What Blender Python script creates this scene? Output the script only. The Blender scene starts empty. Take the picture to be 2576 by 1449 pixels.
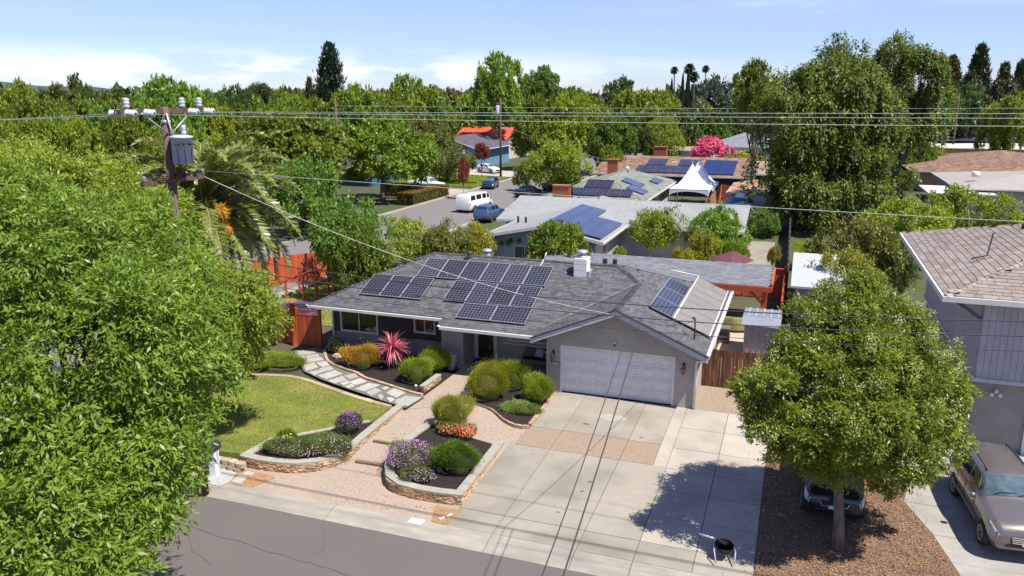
import bpy, math, random
import numpy as np
from mathutils import Vector, Matrix
R = math.radians
rng = np.random.default_rng(7)
random.seed(7)
scene = bpy.context.scene
COL = scene.collection

# ---------------------------------------------------------------- camera, sky, sun, exposure
CAMZ = 12.58; PITCH = 13.6; YAW = 19.8; FPX = 2003.0; FW, FH = 2576.0, 1449.0
cd = bpy.data.cameras.new('camera'); cam = bpy.data.objects.new('camera', cd); COL.objects.link(cam)
cam.location = (0, 0, CAMZ); cam.rotation_euler = (R(90 - PITCH), 0, R(YAW))
cd.sensor_width = 36; cd.lens = 36 * FPX / FW; cd.clip_end = 9000; cd.clip_start = 0.2
scene.camera = cam
SUN_EL, SUN_AZ = 61.0, 107.0
world = bpy.data.worlds.new('World'); scene.world = world; world.use_nodes = True
def build_world():
    nt = world.node_tree; N = nt.nodes; L = nt.links; N.clear()
    out = N.new('ShaderNodeOutputWorld'); bg = N.new('ShaderNodeBackground')
    sky = N.new('ShaderNodeTexSky'); sky.sky_type = 'NISHITA'; sky.sun_disc = False
    sky.sun_elevation = R(SUN_EL); sky.sun_rotation = R(SUN_AZ); sky.air_density = 1.0; sky.dust_density = 0.0; sky.ozone_density = 3.0
    sky.altitude = 0
    tc = N.new('ShaderNodeTexCoord')
    def math_(op, a, b=None, c=None, clamp=False):
        m = N.new('ShaderNodeMath'); m.operation = op; m.use_clamp = clamp
        for i, v in enumerate((a, b, c)):
            if v is None: continue
            if isinstance(v, (int, float)): m.inputs[i].default_value = v
            else: L.new(v, m.inputs[i])
        return m.outputs[0]
    sep = N.new('ShaderNodeSeparateXYZ'); L.new(tc.outputs['Generated'], sep.inputs[0])
    z = sep.outputs[2]
    def noise(scale, detail, rough, vec, dist=0):
        n = N.new('ShaderNodeTexNoise'); n.inputs['Scale'].default_value = scale; n.inputs['Detail'].default_value = detail
        n.inputs['Roughness'].default_value = rough; n.inputs['Distortion'].default_value = dist; L.new(vec, n.inputs['Vector']); return n.outputs[0]
    def mapp(sx, sy, sz, lx=0, ly=0, lz=0, rz=0):
        m = N.new('ShaderNodeMapping'); m.inputs['Scale'].default_value = (sx, sy, sz); m.inputs['Location'].default_value = (lx, ly, lz)
        m.inputs['Rotation'].default_value = (0, 0, rz); L.new(tc.outputs['Generated'], m.inputs['Vector']); return m.outputs[0]
    def ramp(v, a, b):
        m = N.new('ShaderNodeMapRange'); m.interpolation_type = 'SMOOTHSTEP'
        L.new(v, m.inputs[0]); m.inputs[1].default_value = a; m.inputs[2].default_value = b
        return m.outputs[0]
    # low cumulus bank near the horizon
    n1 = noise(8.0, 8, 0.55, mapp(1, 1, 3.4, 3.1, 0.4, 0))
    band = math_('MULTIPLY', ramp(z, 0.005, 0.03), ramp(z, 0.062, 0.02))
    thr = math_('SUBTRACT', n1, 0.0)
    vm = N.new('ShaderNodeVectorMath'); vm.operation = 'DOT_PRODUCT'; L.new(tc.outputs['Generated'], vm.inputs[0]); vm.inputs[1].default_value = (-0.80, 0.60, 0)
    lo = math_('MULTIPLY', math_('MULTIPLY', ramp(thr, 0.44, 0.56), band), ramp(vm.outputs['Value'], 0.66, 0.92))
    # thin high cirrus
    n2 = noise(2.2, 10, 0.62, mapp(0.9, 2.2, 7.0, 0.5, 1.3, 0, R(20)), 0.6)
    n3 = noise(1.1, 3, 0.5, mapp(1, 1, 2.5, 5.5, 2, 0))
    hi = math_('MULTIPLY', math_('MULTIPLY', ramp(n2, 0.46, 0.80), ramp(n3, 0.42, 0.62)), 0.50)
    mask = math_('MAXIMUM', math_('MULTIPLY', lo, 0.92), hi)
    tint = N.new('ShaderNodeMix'); tint.data_type = 'RGBA'; tint.blend_type = 'MULTIPLY'; tint.inputs['Factor'].default_value = 1
    L.new(sky.outputs[0], tint.inputs[6]); hz = N.new('ShaderNodeMix'); hz.data_type = 'RGBA'; L.new(ramp(z, 0.0, 0.22), hz.inputs['Factor'])
    hz.inputs[6].default_value = (0.40, 0.46, 0.69, 1); hz.inputs[7].default_value = (0.68, 0.59, 0.75, 1); L.new(hz.outputs[2], tint.inputs[7])
    mix = N.new('ShaderNodeMix'); mix.data_type = 'RGBA'; L.new(mask, mix.inputs['Factor'])
    L.new(tint.outputs[2], mix.inputs[6]); mix.inputs[7].default_value = (5.1, 5.3, 5.5, 1)
    L.new(mix.outputs[2], bg.inputs[0]); bg.inputs[1].default_value = 0.14
    L.new(bg.outputs[0], out.inputs[0])
build_world()
sd = bpy.data.lights.new('sun', 'SUN'); sun = bpy.data.objects.new('sun', sd); COL.objects.link(sun)
sd.energy = 4.8; sd.angle = R(0.53); sd.color = (1.0, 0.955, 0.88)
_d = Vector((math.cos(R(SUN_EL)) * math.sin(R(SUN_AZ)), math.cos(R(SUN_EL)) * math.cos(R(SUN_AZ)), math.sin(R(SUN_EL))))
sun.rotation_euler = _d.to_track_quat('Z', 'Y').to_euler(); sun.location = (30, -20, 60)
vs = scene.view_settings; scene.display_settings.display_device = 'sRGB'
vs.view_transform = 'Standard'; vs.look = 'None'; vs.gamma = 1; vs.exposure = 0.72; vs.use_curve_mapping = False

# ---------------------------------------------------------------- from the photo's sight lines to places in the world
def _ray(x, y):
    p, w = R(PITCH), R(YAW)
    f = Vector((-math.sin(w) * math.cos(p), math.cos(w) * math.cos(p), -math.sin(p)))
    r = Vector((math.cos(w), math.sin(w), 0)); u = r.cross(f)
    return (x - FW / 2) / FPX * r - (y - FH / 2) / FPX * u + f
def at(x, y, z=0.0):
    d = _ray(x, y); t = (z - CAMZ) / d.z; return Vector((d.x * t, d.y * t, z))
def atY(x, y, Y):
    d = _ray(x, y); t = Y / d.y; return Vector((d.x * t, Y, CAMZ + d.z * t))
def atD(x, y, D):
    d = _ray(x, y); w = R(YAW); t = D / (-math.sin(w) * d.x + math.cos(w) * d.y)
    return Vector((d.x * t, d.y * t, CAMZ + d.z * t))
def G(Y):                                   # the front yard falls 0.4 m to the street
    return -0.4 * min(1.0, max(0.0, (31.5 - Y) / 12.0))
def atG(x, y):
    z = -0.2
    for _ in range(12):
        q = at(x, y, z); z = G(q.y)
    return Vector((q.x, q.y, z))

# ---------------------------------------------------------------- materials
MATS = {}
def M(name, c1, c2=None, scale=4.0, rough=0.8, bump=0.0, bscale=None, detail=6.0, tint=0.0, metal=0.0, objvar=0.0, spec=0.35, stretch=(1, 1, 1), c3=None, scale3=0.5, lohi=(0.35, 0.65), coord='pos', coat=0.0, rot=0.0, f3=(0.45, 0.7)):
    if name in MATS: return MATS[name]
    m = bpy.data.materials.new(name); m.use_nodes = True; MATS[name] = m
    N = m.node_tree.nodes; L = m.node_tree.links; b = N['Principled BSDF']
    b.inputs['Roughness'].default_value = rough; b.inputs['Metallic'].default_value = metal
    b.inputs['Specular IOR Level'].default_value = spec; b.inputs['Coat Weight'].default_value = coat
    if c2 is None: c2 = tuple(v * 0.8 for v in c1)
    mp = N.new('ShaderNodeMapping'); mp.inputs['Scale'].default_value = stretch; mp.inputs['Rotation'].default_value = (0, 0, rot)
    if coord == 'pos': g = N.new('ShaderNodeNewGeometry'); L.new(g.outputs['Position'], mp.inputs[0])
    else: g = N.new('ShaderNodeTexCoord'); L.new(g.outputs['Object'], mp.inputs[0])
    n = N.new('ShaderNodeTexNoise'); n.inputs['Scale'].default_value = scale; n.inputs['Detail'].default_value = detail; n.inputs['Roughness'].default_value = 0.6
    L.new(mp.outputs[0], n.inputs['Vector'])
    mr = N.new('ShaderNodeMapRange'); L.new(n.outputs[0], mr.inputs[0]); mr.inputs[1].default_value = lohi[0]; mr.inputs[2].default_value = lohi[1]
    mx = N.new('ShaderNodeMix'); mx.data_type = 'RGBA'; L.new(mr.outputs[0], mx.inputs[0])
    mx.inputs[6].default_value = (*c1, 1); mx.inputs[7].default_value = (*c2, 1); col = mx.outputs[2]
    if c3:
        n3 = N.new('ShaderNodeTexNoise'); n3.inputs['Scale'].default_value = scale3; n3.inputs['Detail'].default_value = 5; L.new(mp.outputs[0], n3.inputs['Vector'])
        r3 = N.new('ShaderNodeMapRange'); L.new(n3.outputs[0], r3.inputs[0]); r3.inputs[1].default_value = f3[0]; r3.inputs[2].default_value = f3[1]
        m3 = N.new('ShaderNodeMix'); m3.data_type = 'RGBA'; L.new(r3.outputs[0], m3.inputs[0]); L.new(col, m3.inputs[6]); m3.inputs[7].default_value = (*c3, 1); col = m3.outputs[2]
    def mul(col, fac_out, amt):
        a = N.new('ShaderNodeMapRange'); L.new(fac_out, a.inputs[0]); a.inputs[3].default_value = 1 - amt; a.inputs[4].default_value = 1 + amt
        v = N.new('ShaderNodeVectorMath'); v.operation = 'SCALE'; L.new(col, v.inputs[0]); L.new(a.outputs[0], v.inputs['Scale']); return v.outputs[0]
    if tint:
        at_ = N.new('ShaderNodeAttribute'); at_.attribute_name = 'tint'; col = mul(col, at_.outputs['Fac'], tint)
    if objvar:
        oi = N.new('ShaderNodeObjectInfo'); col = mul(col, oi.outputs['Random'], objvar)
    L.new(col, b.inputs['Base Color'])
    if bump:
        nb = N.new('ShaderNodeTexNoise'); nb.inputs['Scale'].default_value = bscale or scale * 4; nb.inputs['Detail'].default_value = 4; L.new(mp.outputs[0], nb.inputs['Vector'])
        bp = N.new('ShaderNodeBump'); bp.inputs['Strength'].default_value = bump; bp.inputs['Distance'].default_value = 0.02
        L.new(nb.outputs[0], bp.inputs['Height']); L.new(bp.outputs[0], b.inputs['Normal'])
    return m
def ML(name, dark, light, trans=0.32, rough=0.45, tc=None, var=0.15, spec=0.3):
    """leaf: colour runs over the leaf's own tint, light passes through"""
    if name in MATS: return MATS[name]
    m = bpy.data.materials.new(name); m.use_nodes = True; MATS[name] = m
    N = m.node_tree.nodes; L = m.node_tree.links; b = N['Principled BSDF']; out = N['Material Output']
    a = N.new('ShaderNodeAttribute'); a.attribute_name = 'tint'
    mx = N.new('ShaderNodeMix'); mx.data_type = 'RGBA'; L.new(a.outputs['Fac'], mx.inputs[0])
    mx.inputs[6].default_value = (*dark, 1); mx.inputs[7].default_value = (*light, 1)
    oi = N.new('ShaderNodeObjectInfo'); mr = N.new('ShaderNodeMapRange'); L.new(oi.outputs['Random'], mr.inputs[0]); mr.inputs[3].default_value = 1 - var; mr.inputs[4].default_value = 1 + var
    v = N.new('ShaderNodeVectorMath'); v.operation = 'SCALE'; L.new(mx.outputs[2], v.inputs[0]); L.new(mr.outputs[0], v.inputs['Scale'])
    if var:      # crowns differ a little in hue too
        fr = N.new('ShaderNodeMath'); fr.operation = 'MULTIPLY'; L.new(oi.outputs['Random'], fr.inputs[0]); fr.inputs[1].default_value = 7.31; f2 = N.new('ShaderNodeMath'); f2.operation = 'FRACT'; L.new(fr.outputs[0], f2.inputs[0])
        hm = N.new('ShaderNodeMix'); hm.data_type = 'RGBA'; L.new(f2.outputs[0], hm.inputs[0]); hm.inputs[6].default_value = (1 + var * 1.3, 1.0, 1 - var, 1); hm.inputs[7].default_value = (1 - var * 1.0, 1 - var * 0.2, 1 + var * 1.5, 1)
        v0 = v; v = N.new('ShaderNodeVectorMath'); v.operation = 'MULTIPLY'; L.new(v0.outputs[0], v.inputs[0]); L.new(hm.outputs[2], v.inputs[1])
    L.new(v.outputs[0], b.inputs['Base Color']); b.inputs['Roughness'].default_value = rough; b.inputs['Specular IOR Level'].default_value = spec
    t = N.new('ShaderNodeBsdfTranslucent'); v2 = N.new('ShaderNodeVectorMath'); v2.operation = 'MULTIPLY'; L.new(v.outputs[0], v2.inputs[0]); v2.inputs[1].default_value = tc or (1.5, 1.35, 0.55)
    L.new(v2.outputs[0], t.inputs['Color'])
    ms = N.new('ShaderNodeMixShader'); ms.inputs[0].default_value = trans; L.new(b.outputs[0], ms.inputs[1]); L.new(t.outputs[0], ms.inputs[2]); L.new(ms.outputs[0], out.inputs[0])
    return m
def grid_mat(name, base, line, nx, ny, w, h, lw=0.012, rough=0.12, spec=0.6, line2=None):
    """solar glass: cells printed between thin pale lines, in the panel's own coordinates"""
    if name in MATS: return MATS[name]
    m = bpy.data.materials.new(name); m.use_nodes = True; MATS[name] = m
    N = m.node_tree.nodes; L = m.node_tree.links; b = N['Principled BSDF']
    b.inputs['Roughness'].default_value = rough; b.inputs['Specular IOR Level'].default_value = spec
    tc = N.new('ShaderNodeTexCoord'); s = N.new('ShaderNodeSeparateXYZ'); L.new(tc.outputs['Object'], s.inputs[0])
    def mt(op, a, b_=None):
        q = N.new('ShaderNodeMath'); q.operation = op
        for i, v in enumerate((a, b_)):
            if v is None: continue
            if isinstance(v, (int, float)): q.inputs[i].default_value = v
            else: L.new(v, q.inputs[i])
        return q.outputs[0]
    def lines(o, n, size):
        f = mt('FRACT', mt('ADD', mt('MULTIPLY', o, n / size), 50.0)); d = mt('ABSOLUTE', mt('SUBTRACT', f, 0.5))
        return mt('GREATER_THAN', d, 0.5 - lw * n / size / 2)
    fac = mt('MAXIMUM', lines(s.outputs[0], nx, w), lines(s.outputs[1], ny, h))
    oi = N.new('ShaderNodeObjectInfo'); mr = N.new('ShaderNodeMapRange'); L.new(oi.outputs['Random'], mr.inputs[0]); mr.inputs[3].default_value = 0.8; mr.inputs[4].default_value = 1.25
    mx = N.new('ShaderNodeMix'); mx.data_type = 'RGBA'; L.new(fac, mx.inputs[0]); mx.inputs[6].default_value = (*base, 1); mx.inputs[7].default_value = (*line, 1)
    v = N.new('ShaderNodeVectorMath'); v.operation = 'SCALE'; L.new(mx.outputs[2], v.inputs[0]); L.new(mr.outputs[0], v.inputs['Scale'])
    L.new(v.outputs[0], b.inputs['Base Color'])
    return m
def glass(name, c=(0.03, 0.04, 0.045), rough=0.04):
    return M(name, c, tuple(v * 0.6 for v in c), scale=0.8, rough=rough, spec=0.8)

# ---------------------------------------------------------------- mesh building
class MB:
    def __init__(s): s.v = []; s.f = []; s.t = []; s.sm = []
    def add(s, vs, fs, tint=None, smooth=False):
        o = len(s.v); s.v += [tuple(v) for v in vs]
        for f in fs:
            s.f.append(tuple(i + o for i in f)); s.t.append(random.random() if tint is None else tint); s.sm.append(smooth)
        return s
    def box(s, x0, x1, y0, y1, z0, z1, tint=None):
        return s.add([(x0, y0, z0), (x1, y0, z0), (x1, y1, z0), (x0, y1, z0), (x0, y0, z1), (x1, y0, z1), (x1, y1, z1), (x0, y1, z1)],
                     [(0, 3, 2, 1), (4, 5, 6, 7), (0, 1, 5, 4), (1, 2, 6, 5), (2, 3, 7, 6), (3, 0, 4, 7)], tint if tint is not None else random.random())
    def bar(s, a, b, w, h, up=(0, 0, 1), tint=None):
        a = Vector(a); b = Vector(b); d = (b - a).normalized(); up = Vector(up)
        if abs(d.dot(up)) > 0.99: up = Vector((1, 0, 0))
        sd_ = d.cross(up).normalized(); u = sd_.cross(d).normalized()
        vs = [p + sd_ * sx * w / 2 + u * sz * h / 2 for p in (a, b) for sx, sz in ((-1, -1), (1, -1), (1, 1), (-1, 1))]
        return s.add(vs, [(0, 1, 2, 3), (7, 6, 5, 4), (0, 4, 5, 1), (1, 5, 6, 2), (2, 6, 7, 3), (3, 7, 4, 0)], tint)
    def tube(s, pts, r, n=8, cap=True, tint=None, smooth=True):
        pts = [Vector(p) for p in pts]; rs = r if isinstance(r, (list, tuple)) else [r] * len(pts)
        vs = []; prev = None
        for i, p in enumerate(pts):
            d = (pts[min(i + 1, len(pts) - 1)] - pts[max(i - 1, 0)]).normalized()
            a = prev - d * prev.dot(d) if prev is not None else (Vector((1, 0, 0)) if abs(d.x) < 0.8 else Vector((0, 1, 0))) 
            a = (a - d * a.dot(d)).normalized(); prev = a; b = d.cross(a)
            for k in range(n):
                t = 2 * math.pi * k / n; vs.append(p + (a * math.cos(t) + b * math.sin(t)) * rs[i])
        fs = [(i * n + k, i * n + (k + 1) % n, (i + 1) * n + (k + 1) % n, (i + 1) * n + k) for i in range(len(pts) - 1) for k in range(n)]
        s.add(vs, fs, tint, smooth)
        if cap:
            o = len(s.v) - len(vs); s.f.append(tuple(o + k for k in reversed(range(n)))); s.f.append(tuple(o + (len(pts) - 1) * n + k for k in range(n)))
            s.t += [0.5, 0.5]; s.sm += [False, False]
        return s
    def lathe(s, prof, c=(0, 0, 0), n=16, axis='z', smooth=True, tint=None):
        vs = []
        for r, h in prof:
            for k in range(n):
                t = 2 * math.pi * k / n; x, y = r * math.cos(t), r * math.sin(t)
                p = (x, y, h) if axis == 'z' else ((x, h, y) if axis == 'y' else (h, x, y))
                vs.append((p[0] + c[0], p[1] + c[1], p[2] + c[2]))
        fs = [(i * n + k, i * n + (k + 1) % n, (i + 1) * n + (k + 1) % n, (i + 1) * n + k) for i in range(len(prof) - 1) for k in range(n)]
        return s.add(vs, fs, tint, smooth)
    def prism(s, poly, z0, z1, tint=None):
        n = len(poly); f0 = z0 if callable(z0) else (lambda x, y: z0); f1 = z1 if callable(z1) else (lambda x, y: z1)
        vs = [(x, y, f0(x, y)) for x, y in poly] + [(x, y, f1(x, y)) for x, y in poly]
        fs = [tuple(reversed(range(n))), tuple(range(n, 2 * n))] + [(i, (i + 1) % n, n + (i + 1) % n, n + i) for i in range(n)]
        return s.add(vs, fs, tint)
    def prismY(s, poly, y0, y1, tint=None):          # polygon in x,z swept along y
        n = len(poly); vs = [(x, y0, z) for x, z in poly] + [(x, y1, z) for x, z in poly]
        fs = [tuple(range(n)), tuple(reversed(range(n, 2 * n)))] + [(i, n + i, n + (i + 1) % n, (i + 1) % n) for i in range(n)]
        return s.add(vs, fs, tint)
    def mesh(s, name):
        me = bpy.data.meshes.new(name); me.from_pydata(s.v, [], s.f)
        a = me.attributes.new('tint', 'FLOAT', 'FACE'); a.data.foreach_set('value', np.array(s.t, dtype=np.float32))
        me.polygons.foreach_set('use_smooth', np.array(s.sm, dtype=bool)); me.update(); return me
def tag(o, label=None, cat=None, group=None, kind=None):
    if label: o['label'] = label
    if cat: o['category'] = cat
    if group: o['group'] = group
    if kind: o['kind'] = kind
    return o
def thing(name, label, cat, loc=(0, 0, 0), rz=0.0, group=None):
    o = bpy.data.objects.new(name, None); COL.objects.link(o); o.location = loc; o.rotation_euler = (0, 0, rz); o.empty_display_size = 0.1
    return tag(o, label, cat, group)
def link(name, me, mat, parent=None, loc=None, rot=None, scale=None, kind=None, label=None):
    if mat is not None and not me.materials: me.materials.append(mat)
    o = bpy.data.objects.new(name, me); COL.objects.link(o)
    if parent: o.parent = parent
    if loc is not None: o.location = loc
    if rot is not None: o.rotation_euler = rot
    if scale is not None: o.scale = scale
    return tag(o, label, None, None, kind)
def obj(name, mb, mat, parent=None, wm=False, **k):
    """wm: the shapes were given in world coordinates, the parent stands at its own place"""
    if wm and parent is not None:
        par = parent; off = Vector((0, 0, 0))
        while par is not None: off = off + par.location; par = par.parent
        mb.v = [(x - off.x, y - off.y, z - off.z) for x, y, z in mb.v]
    me = mb.mesh(name); 
    return link(name, me, mat, parent, **k)
def struct(name, mb, mat, label=None):
    o = obj(name, mb, mat); o['kind'] = 'structure'
    if label: o['label'] = label
    return o
def stuff(o, label=None, cat=None): return tag(o, label, cat, None, 'stuff')
def copy_tree(o, parent=None, label=None):
    c = o.copy(); COL.objects.link(c); c.parent = parent
    if label: c['label'] = label
    for ch in KIDS.get(o.name, ()): copy_tree(ch, c)
    return c
KIDS = {}
def index_kids(root):
    for o in list(COL.objects):
        pass
def kids_of(root):
    out = {}
    for o in bpy.data.objects:
        if o.parent: out.setdefault(o.parent.name, []).append(o)
    KIDS.clear(); KIDS.update(out)

# ---------------------------------------------------------------- leaves (numpy)
def unit(a): return a / np.maximum(np.linalg.norm(a, axis=-1, keepdims=True), 1e-9)
def leaf_mesh(name, P, D, N, ln, wd, tint, mat, fold=0.0):
    n = len(P); D = unit(D); S = unit(np.cross(D, N)); ln = np.broadcast_to(ln, (n,))[:, None]; wd = np.broadcast_to(wd, (n,))[:, None]
    U = np.cross(S, D)
    v = np.stack([P, P + D * ln * 0.45 + S * wd * 0.5 + U * fold * wd, P + D * ln, P + D * ln * 0.45 - S * wd * 0.5 + U * fold * wd], 1).reshape(-1, 3)
    me = bpy.data.meshes.new(name); me.vertices.add(4 * n); me.vertices.foreach_set('co', v.astype(np.float32).ravel())
    me.loops.add(4 * n); me.loops.foreach_set('vertex_index', np.arange(4 * n, dtype=np.int32))
    me.polygons.add(n); me.polygons.foreach_set('loop_start', np.arange(0, 4 * n, 4, dtype=np.int32))
    a = me.attributes.new('tint', 'FLOAT', 'FACE'); a.data.foreach_set('value', np.clip(np.broadcast_to(tint, (n,)), 0, 1).astype(np.float32))
    me.update(calc_edges=True); me.materials.append(mat); return me
def sph(n): 
    v = rng.normal(size=(n, 3)); return unit(v)
def lobe_clusters(lobes, n, shell=(0.72, 1.02), low=-0.55):
    """points on the outside of a heap of lobes (x,y,z,r,rz); points inside another lobe are dropped"""
    L = np.array(lobes, float); w = L[:, 3] ** 2; idx = rng.choice(len(L), size=n * 3, p=w / w.sum())
    d = sph(n * 3); d = d[d[:, 2] > low][:]; idx = idx[:len(d)]
    rr = rng.uniform(*shell, size=(len(d), 1)); Rr = np.stack([L[idx, 3], L[idx, 3], L[idx, 4]], 1)
    P = L[idx, :3] + d * Rr * rr
    keep = np.ones(len(P), bool)
    for k in range(len(L)):
        q = (P - L[k, :3]) / np.array([L[k, 3], L[k, 3], L[k, 4]]); keep &= ~((np.sum(q * q, 1) < 0.42) & (idx != k))
    P, d = P[keep][:n], d[keep][:n]
    return P, unit(d + np.array([0, 0, 0.15]))
def crown_mesh(name, lobes, ncl, per, cr, ln, wd, mat, droop=0.0, hang=0.0, shell=(0.72, 1.02), low=-0.55, spread=0.9, tvar=0.5, clump=None, spray=0.0):
    """leaves in sprays, sprays on the outside of boughs (clump = how many, how big), boughs on the lobes"""
    if clump:
        B, bd = lobe_clusters(lobes, clump[0], shell, low); m = len(B); k = rng.integers(0, m, ncl); d = unit(sph(ncl) + bd[k] * 0.75 + np.array([0, 0, 0.25]))
        br = clump[1] * rng.uniform(0.55, 1.25, m); P = B[k] + d * (br[k] * rng.uniform(0.75, 1.0, ncl))[:, None] * np.array([1, 1, 0.72]) * np.array(clump[2] if len(clump) > 2 else (1, 1, 1)); tb = rng.uniform(0, 1, m)[k]
    else:
        P, d = lobe_clusters(lobes, ncl, shell, low); ncl = len(P); tb = rng.uniform(0, 1, ncl)
    n = ncl * per; ci = np.repeat(np.arange(ncl), per)
    off = rng.normal(size=(n, 3)) * cr
    if hang > 0:
        t = rng.uniform(0, 1, size=n) * np.repeat(rng.uniform(0.3, 1.0, ncl), per); off = off * np.array([0.35, 0.35, 0.35]); off[:, 2] -= t * hang
        off[:, :2] += d[ci][:, :2] * (t * (1 - t))[:, None] * hang * 0.35
    if spray > 0:
        tw = unit(d + sph(ncl) * 0.55 + np.array([0, 0, -droop * 0.8])); t = rng.uniform(0, 1, n); off = off * 0.45 + tw[ci] * (t * spray)[:, None] + np.array([0, 0, -1.0]) * (t * t * spray * droop * 0.6)[:, None]; d = unit(d * 0.4 + tw)
    pos = P[ci] + off
    D = unit(d[ci] * 0.7 + sph(n) * spread + np.array([0, 0, -droop])); Nn = unit(np.array([0, 0, 1.0]) + d[ci] * 0.8 + sph(n) * 0.9)
    tint = (tb * 0.6 + rng.uniform(0, 1, ncl) * 0.4)[ci] * tvar + rng.uniform(0, 1, n) * (1 - tvar)
    s = rng.uniform(0.7, 1.25, n)
    return leaf_mesh(name, pos, D, Nn, ln * s, wd * s, tint, mat)
def trunk_mesh(name, h, r, tops, mat, split=0.35, seed=0, bend=0.06):
    """tapered trunk with limbs that reach the given points"""
    rd = random.Random(seed); mb = MB(); s = Vector((rd.uniform(-bend, bend) * h, rd.uniform(-bend, bend) * h, h * split))
    mb.tube([(0, 0, -0.1 * r), (s.x * 0.2, s.y * 0.2, h * split * 0.3), (s.x * 0.7, s.y * 0.5, h * split * 0.7), s], [r * 1.35, r, r * 0.88, r * 0.8], 8)
    for t in tops:
        t = Vector(t); m = (s + t) / 2 + Vector((rd.uniform(-1, 1), rd.uniform(-1, 1), rd.uniform(0, 1))) * (t - s).length * 0.12
        mb.tube([s - Vector((0, 0, h * split * 0.12)), s + (m - s) * 0.5, m, t], [r * 0.5, r * 0.36, r * 0.24, r * 0.06], 6)
    me = mb.mesh(name); me.materials.append(mat); return me
# ---------------------------------------------------------------- the ground, street, drive and front garden
K = FW / 3072.0
def zoomer(x0, y0, s): return lambda x, y: ((x0 + x * s) * K, (y0 + y * s) * K)
zc = zoomer(550, 1100, 0.4335); zd = zoomer(1450, 1100, 0.4334); z5 = zoomer(800, 700, 0.414); z6 = zoomer(1600, 700, 0.4141)
ze = zoomer(2150, 1100, 0.4335); zg = zoomer(2150, 600, 0.414); za = zoomer(0, 900, 0.5714); y6 = zoomer(2050, 600, 450 / 1630)
z1 = zoomer(1150, 380, 450 / 1918); z2 = zoomer(1650, 520, 400 / 2070); z3 = zoomer(1950, 380, 400 / 1811); z4 = zoomer(2600, 350, 472 / 1954); l5 = zoomer(780, 740, 370 / 1577)
def A(zf, x, y, z=0.0): return at(*zf(x, y), z)
def AG(zf, x, y): return atG(*zf(x, y))

m_ground = M('garden_soil', (0.085, 0.075, 0.045), (0.045, 0.06, 0.025), scale=0.35, rough=0.95, bump=0.6, bscale=3, c3=(0.06, 0.085, 0.025), scale3=0.05)
m_asph = M('asphalt', (0.158, 0.134, 0.118), (0.098, 0.083, 0.074), scale=30, rough=0.9, bump=0.5, bscale=160, c3=(0.118, 0.108, 0.095), scale3=0.5, lohi=(0.3, 0.7), f3=(0.4, 0.65))
m_asph2 = M('asphalt_old', (0.19, 0.17, 0.165), (0.15, 0.135, 0.13), scale=30, rough=0.92, bump=0.3, c3=(0.17, 0.155, 0.14), scale3=0.15)
m_conc = M('concrete', (0.300, 0.268, 0.215), (0.262, 0.236, 0.190), scale=1.6, rough=0.85, bump=0.25, bscale=60, c3=(0.205, 0.184, 0.146), scale3=0.55, objvar=0.09, lohi=(0.3, 0.7))
m_conc2 = M('pale_concrete', (0.405, 0.358, 0.295), (0.36, 0.32, 0.265), scale=1.8, rough=0.85, bump=0.2, bscale=70, c3=(0.295, 0.26, 0.212), scale3=0.5, objvar=0.06, lohi=(0.3, 0.7))
m_kerb = M('kerb_concrete', (0.345, 0.308, 0.25), (0.265, 0.24, 0.195), scale=2.5, rough=0.88, bump=0.4, bscale=50, c3=(0.24, 0.22, 0.185), scale3=1.2, objvar=0.06, stretch=(0.4, 1.5, 1))
m_agg = M('exposed_aggregate', (0.375, 0.305, 0.238), (0.265, 0.212, 0.162), scale=15, rough=0.9, bump=0.9, bscale=30, detail=4, c3=(0.36, 0.27, 0.21), scale3=0.8, lohi=(0.38, 0.62))
m_agg2 = M('brown_aggregate', (0.315, 0.245, 0.178), (0.225, 0.172, 0.122), scale=15, rough=0.9, bump=0.9, bscale=30, detail=4, c3=(0.30, 0.20, 0.13), scale3=1.2, lohi=(0.38, 0.62))
m_mulch = M('dark_mulch', (0.035, 0.024, 0.02), (0.012, 0.009, 0.008), scale=22, rough=0.98, bump=1.0, bscale=40)
m_chips = M('wood_chips', (0.26, 0.155, 0.09), (0.075, 0.042, 0.027), scale=17, rough=0.95, bump=1.0, bscale=30, c3=(0.13, 0.075, 0.045), scale3=1.4, detail=4)
m_gravel = M('fine_gravel', (0.37, 0.29, 0.21), (0.17, 0.13, 0.095), scale=13, rough=0.95, bump=0.8, bscale=50, c3=(0.30, 0.23, 0.16), scale3=1.0)
m_lawn = M('lawn_soil', (0.22, 0.23, 0.05), (0.13, 0.16, 0.03), scale=6, rough=0.95, bump=0.8, bscale=70, c3=(0.32, 0.26, 0.10), scale3=0.55, f3=(0.5, 0.72))
m_flag = M('flagstone', (0.40, 0.38, 0.34), (0.31, 0.30, 0.275), scale=4, rough=0.8, bump=0.35, bscale=25, objvar=0.16, c3=(0.33, 0.30, 0.25), scale3=2)
m_ledge = M('ledge_stone', (0.56, 0.35, 0.19), (0.42, 0.24, 0.115), scale=7, rough=0.85, bump=0.8, bscale=30, objvar=0.32, c3=(0.45, 0.32, 0.21), scale3=1.4)
m_cap = M('wall_cap', (0.34, 0.325, 0.265), (0.29, 0.275, 0.225), scale=3, rough=0.85, bump=0.3, bscale=40, objvar=0.05)
m_edge = M('edging_stone', (0.47, 0.32, 0.21), (0.36, 0.24, 0.15), scale=6, rough=0.85, bump=0.5, objvar=0.18)
m_block = M('wall_block', (0.50, 0.39, 0.29), (0.36, 0.28, 0.21), scale=6, rough=0.9, bump=0.8, bscale=20, objvar=0.18)
m_mortar = M('mortar', (0.20, 0.13, 0.08), (0.13, 0.085, 0.055), scale=10, rough=0.95)
m_wood = M('weathered_wood', (0.24, 0.15, 0.09), (0.14, 0.085, 0.05), scale=3, rough=0.9, stretch=(1, 6, 1))
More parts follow.
